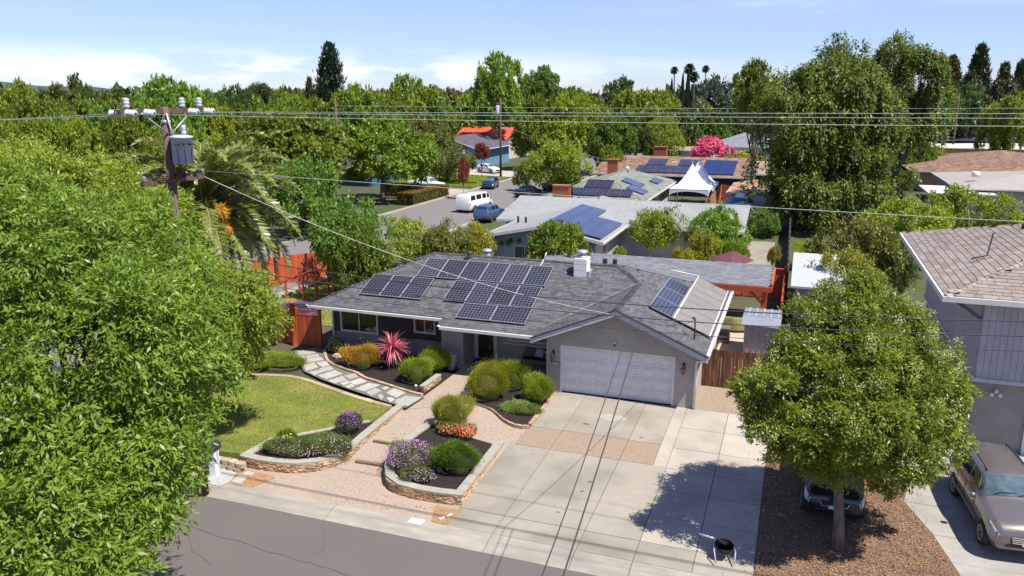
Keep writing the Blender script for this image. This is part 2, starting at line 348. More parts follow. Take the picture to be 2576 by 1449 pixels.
m_white = M('white_paint', (0.78, 0.77, 0.74), (0.70, 0.69, 0.66), scale=2, rough=0.55)
m_black = M('black_paint', (0.02, 0.02, 0.022), (0.014, 0.014, 0.016), scale=4, rough=0.5)
m_dirt = M('bare_dirt', (0.36, 0.22, 0.11), (0.24, 0.14, 0.07), scale=9, rough=0.95, bump=0.8, bscale=30)
m_joint = M('joint_dark', (0.16, 0.14, 0.115), (0.13, 0.115, 0.095), scale=5, rough=0.95)  # plain darker tone of the bed seen in open joints

# land: one sheet; the front yard ramps down to the street
mb = MB(); xs = [-3000, -400, -120, -60, -40, -24, -12, -0.35, 12, 40, 120, 400, 3000]
ys = [(-400, -0.62), (20.2, -0.62), (20.28, -0.44), (31.5, -0.06), (60, -0.06), (300, -0.06), (6000, -0.06)]
nx = len(xs)
mb.add([(x, y, z) for y, z in ys for x in xs], [(j * nx + i, j * nx + i + 1, (j + 1) * nx + i + 1, (j + 1) * nx + i) for j in range(len(ys) - 1) for i in range(nx - 1)])
struct('ground', mb, m_ground, 'soil of the neighbourhood under gardens and trees')
mb = MB(); mb.add([(-400, -60, -0.52), (400, -60, -0.52), (400, 19.5, -0.5), (-400, 19.5, -0.5)], [(0, 1, 2, 3)]); road = struct('road', mb, m_asph, 'grey asphalt street across the foreground')
def sheet(name, poly, z, mat, parent=None, kind='structure', label=None):
    mb = MB(); mb.add([(p[0], p[1], z if z is not None else p[2]) for p in poly], [tuple(range(len(poly)))])
    o = obj(name, mb, mat, parent, wm=parent is not None)
    if parent is None and kind: o['kind'] = kind
    if label: o['label'] = label
    return o
# rolled kerb, cast in lengths
kerb = tag(bpy.data.objects.new('kerb', None), 'pale concrete rolled kerb along the street'); COL.objects.link(kerb); kerb['kind'] = 'structure'
prof = [(19.42, -0.497), (19.62, -0.485), (19.78, -0.44), (19.92, -0.395), (20.28, -0.375), (20.28, -0.6), (19.42, -0.6)]
cuts = [-60, -50, -40, -34, -28, -24.6, -21.4, -18.35, -13.35, -7.93, -5.32, -3.63, -0.30, 5.1, 9, 13, 20, 30, 45]
for a, b in zip(cuts[:-1], cuts[1:]):
    mb = MB(); a += 0.012; b -= 0.012; n = len(prof); k = 5 if b - a > 4 else 2
    vs = [(a + (b - a) * i / k, y + random.uniform(-0.01, 0.01) * (j == 0), z) for i in range(k + 1) for j, (y, z) in enumerate(prof)]
    mb.add(vs, [(i * n + j, i * n + (j + 1) % n, (i + 1) * n + (j + 1) % n, (i + 1) * n + j)[::-1] for i in range(k) for j in range(n)] + [tuple(range(n)), tuple(reversed(range(k * n, k * n + n)))])
    obj('kerb_segment', mb, m_kerb, kerb)
sheet('kerb_bed', [(-60, 19.43, -0.51), (45, 19.43, -0.51), (45, 20.27, -0.41), (-60, 20.27, -0.41)], None, m_joint)
# painted house number on the kerb
pl = thing('kerb_number', 'white painted rectangle with a house number on the kerb', 'house number', (at(1047, 1312, -0.38)))
mb = MB(); mb.box(-0.235, 0.235, -0.15, 0.15, 0.006, 0.010); obj('plate', mb, m_white, pl)
def text(body, size, mat, parent, loc, rot, name='lettering', ext=0.002):
    cu = bpy.data.curves.new('txt', 'FONT'); cu.body = body; cu.size = size; cu.align_x = 'CENTER'; cu.align_y = 'CENTER'; cu.extrude = ext; cu.resolution_u = 3
    o = bpy.data.objects.new('txt', cu); COL.objects.link(o); bpy.context.view_layer.update()
    me = bpy.data.meshes.new_from_object(o.evaluated_get(bpy.context.evaluated_depsgraph_get())); bpy.data.objects.remove(o); bpy.data.curves.remove(cu)
    me.name = name; me.materials.clear(); me.materials.append(mat)
    return link(name, me, None, parent, loc=loc, rot=rot)
text('615', 0.17, M('grey_print', (0.16, 0.17, 0.22), rough=0.8), pl, (0, 0, 0.0125), (0, 0, 0))

# slabs: each is a piece of the drive, joints stay open between them
drive = tag(bpy.data.objects.new('driveway', None), 'concrete driveway in front of the garage door'); COL.objects.link(drive); drive['kind'] = 'structure'
sheet('joint_bed', [(-9.5, 20.27, G(20.27) - 0.025), (-0.33, 20.27, G(20.27) - 0.025), (-0.33, 31.5, G(31.5) - 0.025), (-9.5, 31.5, G(31.5) - 0.025)], None, m_joint, drive)
def slab(x0, x1, y0, y1, mat, par=None, j=0.012):
    x0 += j; x1 -= j; y0 += j; y1 -= j; mb = MB(); w = random.uniform(-0.002, 0.002)
    mb.prism([(x0, y0), (x1, y0), (x1, y1), (x0, y1)], lambda x, y: G(y) - 0.1, lambda x, y: G(y) + w); return obj('slab', mb, mat, par or drive)
for x0, x1 in ((-9.5, -7.93), (-7.93, -5.32), (-5.32, -3.63)):
    slab(x0, x1, 20.28, 21.35, m_conc); slab(x0, x1 if x1 > -3.7 else x1, 21.35, 26.15, m_conc)
slab(-9.3, -7.93, 27.85, 31.5, m_conc); slab(-7.93, -5.32, 27.85, 31.5, m_conc); slab(-5.32, -4.1, 27.85, 31.5, m_conc)
for x0, x1 in ((-9.3, -7.93), (-7.93, -5.32), (-5.32, -4.1)): slab(x0, x1, 26.15, 27.85, m_agg2)
slab(-4.1, -3.63, 25.45, 31.5, m_conc2, j=0.006)
rows = [20.28, 21.35] + sorted(AG(zd, x, y).y for x, y in ((1145, 1020), (1210, 850), (1255, 700), (1305, 560), (1360, 420))) + [31.5]
for x0, x1 in ((-3.63, -1.97), (-1.97, -0.34)):
    for y0, y1 in zip(rows[:-1], rows[1:]): slab(x0, x1, y0, y1, m_conc2 if y0 > 21 else m_conc)

# walk, beds, lawn
sheet('walkway', [(-19.5, 20.28, G(20.28) - 0.012), (-9.5, 20.28, G(20.28) - 0.012), (-9.5, 25.9, G(25.9) - 0.008), (-9.3, 25.9, G(25.9) - 0.008), (-9.3, 31.5, -0.008), (-9.5, 33.3, 0.0), (-15.2, 33.3, 0.0), (-15.2, 31.5, -0.008), (-19.5, 23, G(23) - 0.01)], None, m_agg, label='exposed aggregate walk from the kerb to the front door')
sheet('porch_floor', [(-14.7, 32.2, 0.012), (-9.75, 32.2, 0.012), (-9.75, 34.6, 0.012), (-14.7, 34.6, 0.012)], None, m_conc2)
def poly_at(zf, pts, z): return [A(zf, x, y, z) for x, y in pts]
LZ = 0.02
lawn_pts = [(-420, 200), (-300, 60), (-60, 30), (200, 45), (530, 62), (760, 66), (900, 112), (1050, 168), (1250, 232), (1425, 280), (1300, 372), (1150, 392), (1000, 425), (780, 468), (610, 492), (395, 600), (250, 585), (120, 560), (-150, 600), (-420, 560)]
lawn_poly = poly_at(zc, lawn_pts, LZ)
mb = MB(); mb.prism([(p.x, p.y) for p in lawn_poly], -0.6, LZ, 0.5); struct('lawn', mb, m_lawn, 'front lawn between the planter and the stone path')
def inside(poly, X, Y):
    c = np.zeros(len(X), bool); n = len(poly); j = n - 1
    for i in range(n):
        xi, yi, xj, yj = poly[i][0], poly[i][1], poly[j][0], poly[j][1]
        c ^= ((yi > Y) != (yj > Y)) & (X < (xj - xi) * (Y - yi) / ((yj - yi) if abs(yj - yi) > 1e-9 else 1e-9) + xi); j = i
    return c
m_grass = ML('grass_blade', (0.10, 0.17, 0.018), (0.37, 0.42, 0.07), trans=0.3, rough=0.6, var=0)
def grass(name, poly, n, h, z, label, mat=None, w=0.012):
    a = np.array([(p[0], p[1]) for p in poly]); lo, hi = a.min(0), a.max(0)
    X = rng.uniform(lo[0], hi[0], n * 2); Y = rng.uniform(lo[1], hi[1], n * 2); k = inside(poly, X, Y); X, Y = X[k][:n], Y[k][:n]; n = len(X)
    patch = 0.5 + 0.22 * np.sin(X * 1.7 + np.sin(Y * 1.3) * 2) + 0.2 * np.sin(Y * 2.6 + X * 0.8) + 0.12 * np.sin(X * 6.1) * np.sin(Y * 5.3)
    D = np.stack([rng.normal(0, 0.55, n), rng.normal(0, 0.55, n), np.ones(n)], 1)
    me = leaf_mesh(name, np.stack([X, Y, np.full(n, z)], 1), D, sph(n), h * rng.uniform(0.6, 1.3, n), w, patch * 0.6 + rng.uniform(0, 0.45, n), mat or m_grass)
    return stuff(link(name, me, None), label, 'grass')
grass('grass', lawn_poly, 90000, 0.055, LZ, 'short mown grass of the front lawn, dry at its lower edge')
# concrete mow strip on the far side of the lawn
def offset(path, d):
    out = []; n = len(path)
    for i in range(n):
        a = path[max(i - 1, 0)]; b = path[min(i + 1, n - 1)]; t = Vector((b[0] - a[0], b[1] - a[1])).normalized(); out.append(Vector((path[i][0] - t.y * d, path[i][1] + t.x * d)))
    return out
def resample(path, step):
    P = [Vector((p[0], p[1])) for p in path]; out = [P[0]]; 
    L_ = [0]; 
    for a, b in zip(P[:-1], P[1:]): L_.append(L_[-1] + (b - a).length)
    n = max(1, round(L_[-1] / step)); res = []
    for i in range(n + 1):
        s = L_[-1] * i / n; k = 0
        while k < len(P) - 2 and L_[k + 1] < s: k += 1
        t = (s - L_[k]) / max(1e-9, L_[k + 1] - L_[k]); res.append(P[k].lerp(P[k + 1], t))
    return res
def smooth_path(P, it=2):
    P = [Vector((p[0], p[1])) for p in P]
    for _ in range(it):
        Q = [P[0]]
        for a, b in zip(P[:-1], P[1:]): Q += [a.lerp(b, 0.25), a.lerp(b, 0.75)]
        P = Q + [P[-1]]
    return P
def ribbon(name, path, w, z0, z1, step, mat, parent, gap=0.008, jit=0.0):
    """a row of pieces laid end to end along a path"""
    P = resample(path, step); l = offset(P, w / 2); r = offset(P, -w / 2)
    for i in range(len(P) - 1):
        g = gap / max(0.01, (P[i + 1] - P[i]).length); dz = random.uniform(-jit, jit)
        q = [l[i].lerp(l[i + 1], g), l[i].lerp(l[i + 1], 1 - g), r[i].lerp(r[i + 1], 1 - g), r[i].lerp(r[i + 1], g)]
        if jit: q = [p + Vector((random.uniform(-1, 1), random.uniform(-1, 1))) * jit for p in q]
        mb = MB(); mb.prism([(p.x, p.y) for p in reversed(q)], z0, z1 + dz); obj(name, mb, mat, parent)
def sthing(name, label):
    o = tag(bpy.data.objects.new(name, None), label); COL.objects.link(o); o['kind'] = 'structure'; return o
ms = sthing('mow_strip', 'curved concrete strip between the lawn and the stone path')
ribbon('strip_segment', smooth_path([A(zc, x, y, 0.04) for x, y in ((-60, 25), (250, 42), (530, 55), (760, 60), (900, 104), (1050, 160), (1250, 225), (1430, 272))]), 0.24, -0.1, 0.045, 0.9, m_edge, ms)
ribbon('strip_segment', smooth_path([A(zc, x, y, 0.04) for x, y in ((1290, 372), (1150, 395), (1000, 430), (800, 466), (650, 492))]), 0.15, -0.1, 0.04, 0.8, m_conc2, ms)
# stone path
sheet('path_bed', [A(z5, x, y, 0.0) for x, y in ((200, 850), (350, 826), (420, 845), (440, 920), (520, 975), (660, 1010), (800, 1075), (1000, 1140), (1150, 1180), (1010, 1265), (850, 1215), (600, 1130), (400, 1060), (270, 1000), (210, 900))], 0.004, M('path_grit', (0.17, 0.17, 0.14), (0.10, 0.10, 0.075), scale=12, rough=0.95, bump=0.5))
path = sthing('path', 'winding path of pale irregular flagstones to the side gate')
stones = [[(220, 852), (345, 838), (360, 862), (300, 878), (225, 880)], [(212, 888), (268, 884), (282, 904), (235, 912)], [(276, 887), (372, 869), (385, 893), (290, 906)], [(238, 918), (395, 896), (415, 915), (330, 930), (252, 944)],
    [(262, 952), (345, 934), (378, 968), (285, 994)], [(355, 935), (430, 922), (458, 952), (400, 966), (378, 955)], [(385, 977), (462, 958), (488, 983), (380, 1008), (372, 995)], [(303, 1002), (370, 987), (397, 1006), (340, 1028)],
    [(365, 1030), (495, 990), (552, 1015), (430, 1055)], [(440, 1066), (550, 1030), (583, 1060), (490, 1086)], [(558, 1030), (640, 1010), (668, 1035), (600, 1056)], [(530, 1086), (586, 1066), (610, 1080), (555, 1102)],
    [(595, 1074), (680, 1045), (728, 1070), (640, 1098)], [(564, 1110), (618, 1088), (636, 1106), (590, 1120)], [(635, 1126), (740, 1083), (825, 1095), (705, 1144)], [(715, 1150), (790, 1118), (835, 1140), (755, 1178)],
    [(828, 1122), (868, 1106), (890, 1118), (852, 1133)], [(800, 1172), (828, 1160), (852, 1180), (826, 1204)], [(860, 1155), (920, 1118), (1010, 1150), (980, 1166), (940, 1190)], [(865, 1192), (905, 1186), (932, 1204), (890, 1220)], [(945, 1200), (975, 1190), (960, 1215), (930, 1222)],
    [(920, 1226), (1000, 1172), (1125, 1186), (1020, 1250)]]
for s in stones:
    q = [A(z5, x, y, 0.035) for x, y in s]; c = sum((Vector((p.x, p.y)) for p in q), Vector((0, 0))) / len(q); mb = MB(); h = 0.03 + random.uniform(-0.006, 0.008)
    out = []
    for i, p in enumerate(q):      # chipped edges
        n = q[(i + 1) % len(q)]; out.append((p.x, p.y)); m = Vector(((p.x + n.x) / 2, (p.y + n.y) / 2)); m += (m - c) * random.uniform(-0.03, 0.05); out.append((m.x, m.y))
    out = [(c.x + (x - c.x) * 0.975, c.y + (y - c.y) * 0.975) for x, y in out]
    mb.prism(out[::-1], -0.03, h); obj('flagstone', mb, m_flag, path)
# mulch beds and their edging stones
sheet('mulch_bed', [A(z5, x, y, 0.02) for x, y in ((430, 862), (445, 920), (520, 960), (660, 1000), (800, 1070), (1000, 1135), (1140, 1168), (1270, 1080), (1400, 985), (1330, 930), (900, 800), (440, 815))], 0.02, m_mulch, label='dark mulch bed below the bedroom windows')
sheet('mulch_bed', [A(z5, x, y, 0.0) for x, y in ((1412, 1190), (1500, 1220), (1640, 1270), (1720, 1340), (1800, 1378), (1905, 1388), (1965, 1325), (2088, 1160), (2030, 1150), (2020, 1010), (1540, 1000), (1440, 1100))], 0.004, m_mulch, label='dark mulch bed beside the garage wall')
e1 = sthing('bed_edging', 'row of tan edging stones along the mulch bed and path')
ribbon('edging_stone', smooth_path([A(z5, x, y, 0.08) for x, y in ((418, 838), (430, 900), (452, 930), (510, 955), (600, 992), (655, 1000), (700, 1038), (800, 1068), (900, 1100), (1020, 1138), (1130, 1165))]), 0.14, -0.02, 0.085, 0.33, m_edge, e1, 0.014, 0.008)
e2 = sthing('bed_edging', 'row of tan edging stones around the bed beside the driveway')
ribbon('edging_stone', smooth_path([A(z5, x, y, 0.0) for x, y in ((1420, 1192), (1500, 1218), (1600, 1250), (1660, 1280), (1720, 1340), (1790, 1378), (1850, 1392), (1905, 1392))]), 0.13, -0.2, -0.0, 0.30, m_edge, e2, 0.012, 0.006)
ribbon('edging_stone', [A(z5, 1905, 1392, -0.05), A(z5, 2092, 1158, -0.03)], 0.14, -0.2, 0.02, 0.33, m_edge, e2, 0.012, 0.006)

# stacked-stone planters
stone_meshes = []
for k in range(10):
    mb = MB(); nx_ = 3; vs = []
    for i in range(nx_ + 1):
        x = -0.5 + i / nx_
        vs += [(x, 0.5, -0.5), (x, -0.5 + random.uniform(-0.25, 0.25), -0.46), (x, -0.55 + random.uniform(-0.3, 0.3), 0.46), (x, 0.5, 0.5)]
    fs = [(i * 4 + j, (i + 1) * 4 + j, (i + 1) * 4 + (j + 1) % 4, i * 4 + (j + 1) % 4) for i in range(nx_) for j in range(4)] + [(0, 1, 2, 3), (nx_ * 4 + 3, nx_ * 4 + 2, nx_ * 4 + 1, nx_ * 4)]
    mb.add(vs, [f[::-1] for f in fs]); me = mb.mesh('stone'); me.materials.append(m_ledge); stone_meshes.append(me)
def zline(v): return v if callable(v) else (lambda s: v)
def stone_wall(root, path, top, base, side=-1, th=0.26, course=0.075, cap=True, stone=(0.22, 0.48)):
    """path: line of the outer face; side: which way the wall is thick. top(s), base(x,y)"""
    P = resample(path, 0.12); core = offset(P, side * th); mb = MB(); n = len(P)
    vs = []
    tot = n - 1
    for i in range(n):
        zt = top(i / tot); zb = base(P[i].x, P[i].y) - 0.12
        o = P[i] + (core[i] - P[i]) * 0.14
        vs += [(o.x, o.y, zb), (o.x, o.y, zt - 0.065), (core[i].x, core[i].y, zt - 0.065), (core[i].x, core[i].y, zb)]
    mb.add(vs, [(i * 4 + j, (i + 1) * 4 + j, (i + 1) * 4 + (j + 1) % 4, i * 4 + (j + 1) % 4) for i in range(n - 1) for j in range(4)] + [(0, 1, 2, 3), (4 * n - 4, 4 * n - 3, 4 * n - 2, 4 * n - 1)])
    obj('wall_core', mb, m_mortar, root)
    L_ = [0.0]
    for a, b in zip(P[:-1], P[1:]): L_.append(L_[-1] + (b - a).length)
    def pos(s):
        k = 0
        while k < n - 2 and L_[k + 1] < s: k += 1
        t = (s - L_[k]) / (L_[k + 1] - L_[k]); return P[k].lerp(P[k + 1], t), (P[k + 1] - P[k]).normalized()
    ztop = max(top(0), top(1)) - 0.065; c = 0
    while True:
        zt = -c * course; s = random.uniform(-0.2, 0); alive = False
        while s < L_[-1]:
            ln = random.uniform(*stone); a = max(0, s); b = min(L_[-1], s + ln - 0.012)
            if b - a > 0.05:
                p, t = pos((a + b) / 2); z = top((a + b) / 2 / L_[-1]) - 0.065 + zt
                if z > base(p.x, p.y) + 0.01:
                    alive = True; me = random.choice(stone_meshes); h = course * random.uniform(0.84, 0.95)
                    nrm = Vector((-t.y, t.x)) * side; dep = 0.06 + random.uniform(-0.008, 0.022); q = p + nrm * 0.018 
                    ang = math.atan2(t.y, t.x) + (0 if side > 0 else math.pi)
                    link('stone', me, None, root, loc=(q.x, q.y, z - course / 2), rot=(0, 0, ang), scale=(b - a, dep, h))
            s += ln
        c += 1
        if not alive or c > 12: break
    if cap:
        Q = resample(path, 0.75); l = offset(Q, -side * 0.03); r = offset(Q, side * (th + 0.03)); m = len(Q) - 1
        for i in range(m):
            g = 0.006; q = [l[i].lerp(l[i + 1], g), l[i].lerp(l[i + 1], 1 - g), r[i].lerp(r[i + 1], 1 - g), r[i].lerp(r[i + 1], g)]
            z0, z1_ = top(i / m), top((i + 1) / m); mb = MB()
            order = [0, 1, 2, 3] if side > 0 else [3, 2, 1, 0]; zz = [z0, z1_, z1_, z0]
            mb.add([(q[k].x, q[k].y, zz[k] - 0.065) for k in order] + [(q[k].x, q[k].y, zz[k]) for k in order], [(3, 2, 1, 0), (4, 5, 6, 7), (0, 1, 5, 4), (1, 2, 6, 5), (2, 3, 7, 6), (3, 0, 4, 7)])
            obj('cap', mb, m_cap, root)
gb = lambda x, y: G(y)
pw1 = smooth_path([A(zc, x, y, 0.05) for x, y in ((392, 612), (500, 640), (620, 657), (760, 668), (880, 662), (1040, 632), (1150, 580), (1225, 505), (1360, 395), (1535, 255))], 2)
t1 = thing('stone_planter', 'curved stacked stone planter wall with a grey cap left of the front walk', 'planter')
stone_wall(t1, pw1, lambda s: 0.05, gb, side=1)
obj_p = resample([A(zc, 392, 612, 0.05), A(zc, 605, 488, 0.05)], 0.8)
stone_wall(t1, [Vector((p.x, p.y)) for p in reversed(obj_p)], lambda s: 0.045, gb, side=1, stone=(0.3, 0.5))
pw2 = smooth_path([A(zc, x, y, 0.05) for x, y in ((1728, 343), (1590, 440), (1462, 540), (1405, 625), (1392, 705), (1412, 768), (1475, 808), (1600, 842), (1760, 868))], 2) + [Vector(A(zc, 1925, 885, 0.05)[:2])]
t2 = thing('stone_planter', 'horseshoe stacked stone planter wall between the walk and the driveway', 'planter')
stone_wall(t2, pw2, lambda s: -0.03 + 0.08 * min(1, s * 1.6), gb, side=1)
stone_wall(t2, [Vector(A(zc, 1925, 885, 0.05)[:2]), Vector(A(zc, 2222, 512, -0.1)[:2])], lambda s: 0.045 - 0.16 * s, lambda x, y: G(y) + 0.0, side=1)
t3 = thing('stone_wall', 'short stacked stone wall with a grey cap beside the mulch bed', 'garden wall')
stone_wall(t3, [Vector(A(z5, 1140, 1108, 0.32)[:2]), Vector(A(z5, 1262, 1020, 0.32)[:2])], lambda s: 0.32, lambda x, y: -0.02, side=1, th=0.2)
stone_wall(t3, [Vector(A(z5, 1122, 1098, 0.30)[:2]), Vector(A(z5, 1140, 1108, 0.32)[:2])], lambda s: 0.30, lambda x, y: -0.02, side=1, th=0.1, cap=False, stone=(0.1, 0.2))
t4 = thing('stone_pillar', 'low stacked stone pier under the round bushes right of the walk', 'garden wall')
p = A(z5, 1413, 1190, -0.05); stone_wall(t4, [Vector((p.x, p.y)), Vector((p.x + 0.42, p.y))], lambda s: 0.28, lambda x, y: -0.05, side=1, th=0.3, stone=(0.15, 0.25))
cc = A(zc, 432, 602, 0.05); mb = MB(); mb.box(-0.16, 0.2, -0.16, 0.18, -0.35, 0.036); obj('cap', mb, m_cap, t1, loc=(cc.x, cc.y, 0.0))
# soil inside the planters
ins = [A(zc, x, y, 0.0) for x, y in ((480, 600), (620, 650), (760, 655), (900, 650), (1050, 620), (1150, 560), (1300, 440), (1440, 320), (1330, 378), (1060, 420), (780, 470), (620, 500))]
sheet('mulch_bed', ins, -0.015, m_mulch, label='dark mulch inside the curved stone planter')
ins2 = [A(zc, x, y, -0.03) for x, y in ((1745, 360), (1600, 450), (1470, 550), (1425, 640), (1415, 720), (1440, 765), (1500, 800), (1700, 850), (1880, 850), (2140, 520), (2000, 480), (1900, 420))]
mb = MB(); mb.add([(p.x, p.y, -0.03 - 0.09 * max(0, min(1, (p.y - 21.5) / 5)) ) for p in ins2], [tuple(range(len(ins2)))]); struct('mulch_bed', mb, m_mulch, 'dark mulch inside the horseshoe planter')
# timber risers on the walk with a flat tread between them
for nm, a, b, lab in (('lower', (1192, 660), (1400, 692), 'lower timber step across the front walk'), ('upper', (1316, 518), (1462, 543), 'upper timber step across the front walk')):
    p, q = AG(zc, *a), AG(zc, *b); t = thing('garden_step', lab, 'step', ((p + q) / 2)); mb = MB(); mb.bar(p - (p + q) / 2 + Vector((0, 0, 0.0)), q - (p + q) / 2, 0.12, 0.14); obj('timber', mb, m_wood, t)
a0, a1, b0, b1 = AG(zc, 1195, 652), AG(zc, 1402, 684), AG(zc, 1312, 524), AG(zc, 1452, 552)
sheet('step_tread', [(a0.x, a0.y, a0.z + 0.062), (a1.x, a1.y, a1.z + 0.062), (b1.x + 0.05, b1.y, b1.z + 0.01), (b0.x - 0.1, b0.y, b0.z + 0.01)], None, m_agg)
# the blocks, mailbox and loose pieces at the left end of the kerb
bw = thing('block_wall', 'low wall of rough tan blocks behind the mailbox', 'garden wall')
bp = resample([A(zc, 60, 600, -0.1), A(zc, 130, 625, -0.1), A(zc, 300, 655, -0.1), A(zc, 405, 690, -0.15)], 0.34)
for c in range(2):
    for i in range(len(bp) - 1):
        m = bp[i].lerp(bp[i + 1], 0.5 + 0.25 * c); mb = MB(); w, d, h = 0.165 + random.uniform(-0.02, 0), 0.13, 0.085
        mb.prism([(-w, -d * 0.8), (-w * 0.4, -d - 0.02), (w * 0.5, -d), (w, -d * 0.75), (w * 0.9, d), (-w * 0.9, d)], -h, h * random.uniform(0.8, 1.0)); t = bp[i + 1] - bp[i]
        obj('block', mb, m_block, bw, loc=(m.x, m.y + 0.04 * c, G(m.y) + 0.06 + 0.175 * c), rot=(0, 0, math.atan2(t.y, t.x) + random.uniform(-0.1, 0.1)))
sheet('gravel_pad', [AG(zc, x, y) + Vector((0, 0, 0.006)) for x, y in ((50, 770), (120, 650), (270, 655), (390, 700), (330, 790), (250, 830))], None, M('pale_grit', (0.46, 0.45, 0.43), (0.30, 0.29, 0.28), scale=20, rough=0.95, bump=0.8))
sheet('dirt_patch', [AG(zc, x, y) + Vector((0, 0, 0.004)) for x, y in ((290, 805), (390, 700), (600, 750), (640, 768), (470, 835), (400, 830))], None, m_dirt)
sheet('dirt_patch', [AG(zc, x, y) + Vector((0, 0, 0.004)) for x, y in ((1715, 1070), (1745, 960), (1895, 990), (1950, 970), (1830, 1095))], None, m_dirt)
for q in ([(330, 800), (385, 755), (445, 765), (395, 818)], [(405, 750), (440, 725), (495, 735), (470, 758)]):
    s = thing('paver', 'flat grey paving stone in the dirt right of the mailbox' if q[0][0] == 330 else 'small paving stone against the curved planter wall', 'paving stone'); mb = MB(); mb.prism([tuple(AG(zc, *p)[:2]) for p in q][::-1], lambda x, y: G(y) - 0.05, lambda x, y: G(y) + 0.03); obj('slab', mb, m_flag, s)
pp = AG(zc, 1815, 1045); st = thing('marker_stake', 'white painted stake lying in the dirt by the planter corner', 'stake', pp + Vector((0, 0, 0.03))); mb = MB(); mb.bar((-0.12, -0.2, 0), (0.12, 0.22, 0.0), 0.05, 0.03); obj('stake', mb, m_white, st); mb = MB(); mb.bar((-0.01, -0.02, 0.0), (0.01, 0.02, 0.0), 0.056, 0.036); obj('band', mb, m_black, st)
mp = AG(za, 1130, 915); mbx = thing('mailbox', 'black mailbox on a square white post at the kerb', 'mailbox', mp, R(4))
mb = MB(); mb.box(-0.13, 0.13, -0.13, 0.13, -0.1, 0.92); obj('post', mb, m_white, mbx)
mb = MB(); n = 8; arc = [(-0.15, 0.0)] + [(-0.15 * math.cos(math.pi * k / n), 0.16 + 0.13 * math.sin(math.pi * k / n)) for k in range(n + 1)] + [(0.15, 0.0)]
mb.prismY([(x, z + 0.92) for x, z in arc][::-1], -0.32, 0.26); obj('box', mb, M('mailbox_paint', (0.045, 0.045, 0.055), (0.03, 0.03, 0.038), rough=0.4), mbx)
mb = MB(); mb.prismY([(x * 1.04, z * 1.03 + 0.915) for x, z in arc][::-1], -0.335, -0.305); obj('door', mb, m_black, mbx)
mb = MB(); mb.box(0.152, 0.165, -0.2, 0.05, 1.06, 1.085); mb.box(0.152, 0.165, 0.0, 0.05, 1.06, 1.14); obj('flag', mb, M('brass', (0.5, 0.33, 0.12), metal=0.6, rough=0.4), mbx)
po = AG(zc, 92, 600); pt = thing('timber_post', 'brown timber post behind the mailbox under the big tree', 'post', po + Vector((0.0, 0.3, 0))); mb = MB(); mb.box(-0.07, 0.07, -0.07, 0.07, -0.2, 1.0); obj('post', mb, M('brown_timber', (0.20, 0.085, 0.03), (0.12, 0.05, 0.02), rough=0.8), pt)
# right of the drive: chips under the small tree, then the neighbour's drive
edge_r = [(4.95, 19.4), (4.95, 20.3), (5.05, 22.5), (4.62, 24.5), (4.0, 26.3), (4.3, 27.8), (4.6, 30), (4.6, 36)]
sheet('wood_chip_bed', [(-0.33, 20.29, G(20.29) - 0.01), (4.95, 20.29, G(20.29) - 0.01), (5.05, 22.5, G(22.5) - 0.01), (4.62, 24.5, G(24.5) - 0.01), (4.0, 26.3, G(26.3) - 0.01), (4.3, 27.8, G(27.8) - 0.01), (4.6, 31.4, 0), (-0.33, 31.4, 0)], None, m_chips, label='bed of wood chips under the tree right of the driveway')
n = 9000; X = rng.uniform(-0.3, 4.9, n); Y = rng.uniform(20.35, 31, n); k = inside([(-0.33, 20.3), (4.9, 20.3), (5.0, 22.5), (4.55, 24.5), (3.95, 26.3), (4.3, 31), (-0.33, 31)], X, Y); X, Y = X[k], Y[k]; n = len(X)
Zc = np.array([G(y) for y in Y]); D = sph(n); D[:, 2] = np.abs(D[:, 2]) * 0.25
me = leaf_mesh('wood_chips', np.stack([X, Y, Zc + 0.004], 1), D, np.array([0, 0, 1.0]) + sph(n) * 0.3, 0.075 * rng.uniform(0.5, 1.4, n), 0.035, rng.uniform(0, 1, n), ML('chip', (0.06, 0.035, 0.022), (0.42, 0.27, 0.16), trans=0.0, rough=0.9, var=0))
stuff(link('wood_chips', me, None), 'loose wood chips scattered under the tree', 'wood chips')
d2 = sthing('driveway', 'grey concrete driveway of the neighbour at the right edge')
m_conc3 = M('grey_concrete', (0.33, 0.31, 0.275), (0.27, 0.255, 0.225), scale=1.5, rough=0.88, bump=0.3, bscale=50, c3=(0.24, 0.225, 0.19), scale3=0.8, objvar=0.05)
lft = [(4.95, 20.29), (5.05, 22.5), (4.62, 24.5), (4.0, 26.3), (4.3, 27.8), (4.6, 31.0)]
for i in range(len(lft) - 1):
    (x0, y0), (x1, y1) = lft[i], lft[i + 1]
    mb = MB(); mb.prism([(x0, y0 + 0.01), (9, y0 + 0.01), (9, y1 - 0.01), (x1, y1 - 0.01)], lambda x, y: G(y) - 0.1, lambda x, y: G(y) - 0.002); obj('slab', mb, m_conc3, d2)
    mb = MB(); mb.prism([(9.02, y0 + 0.01), (14, y0 + 0.01), (14, y1 - 0.01), (9.02, y1 - 0.01)], lambda x, y: G(y) - 0.1, lambda x, y: G(y) - 0.002); obj('slab', mb, m_conc3, d2)
sheet('gravel_strip', [(-3.42, 31.5, 0.0), (-0.35, 31.5, 0.0), (-0.35, 34.6, 0.004), (-3.42, 34.6, 0.004)], None, m_gravel, label='strip of gravel beside the garage')
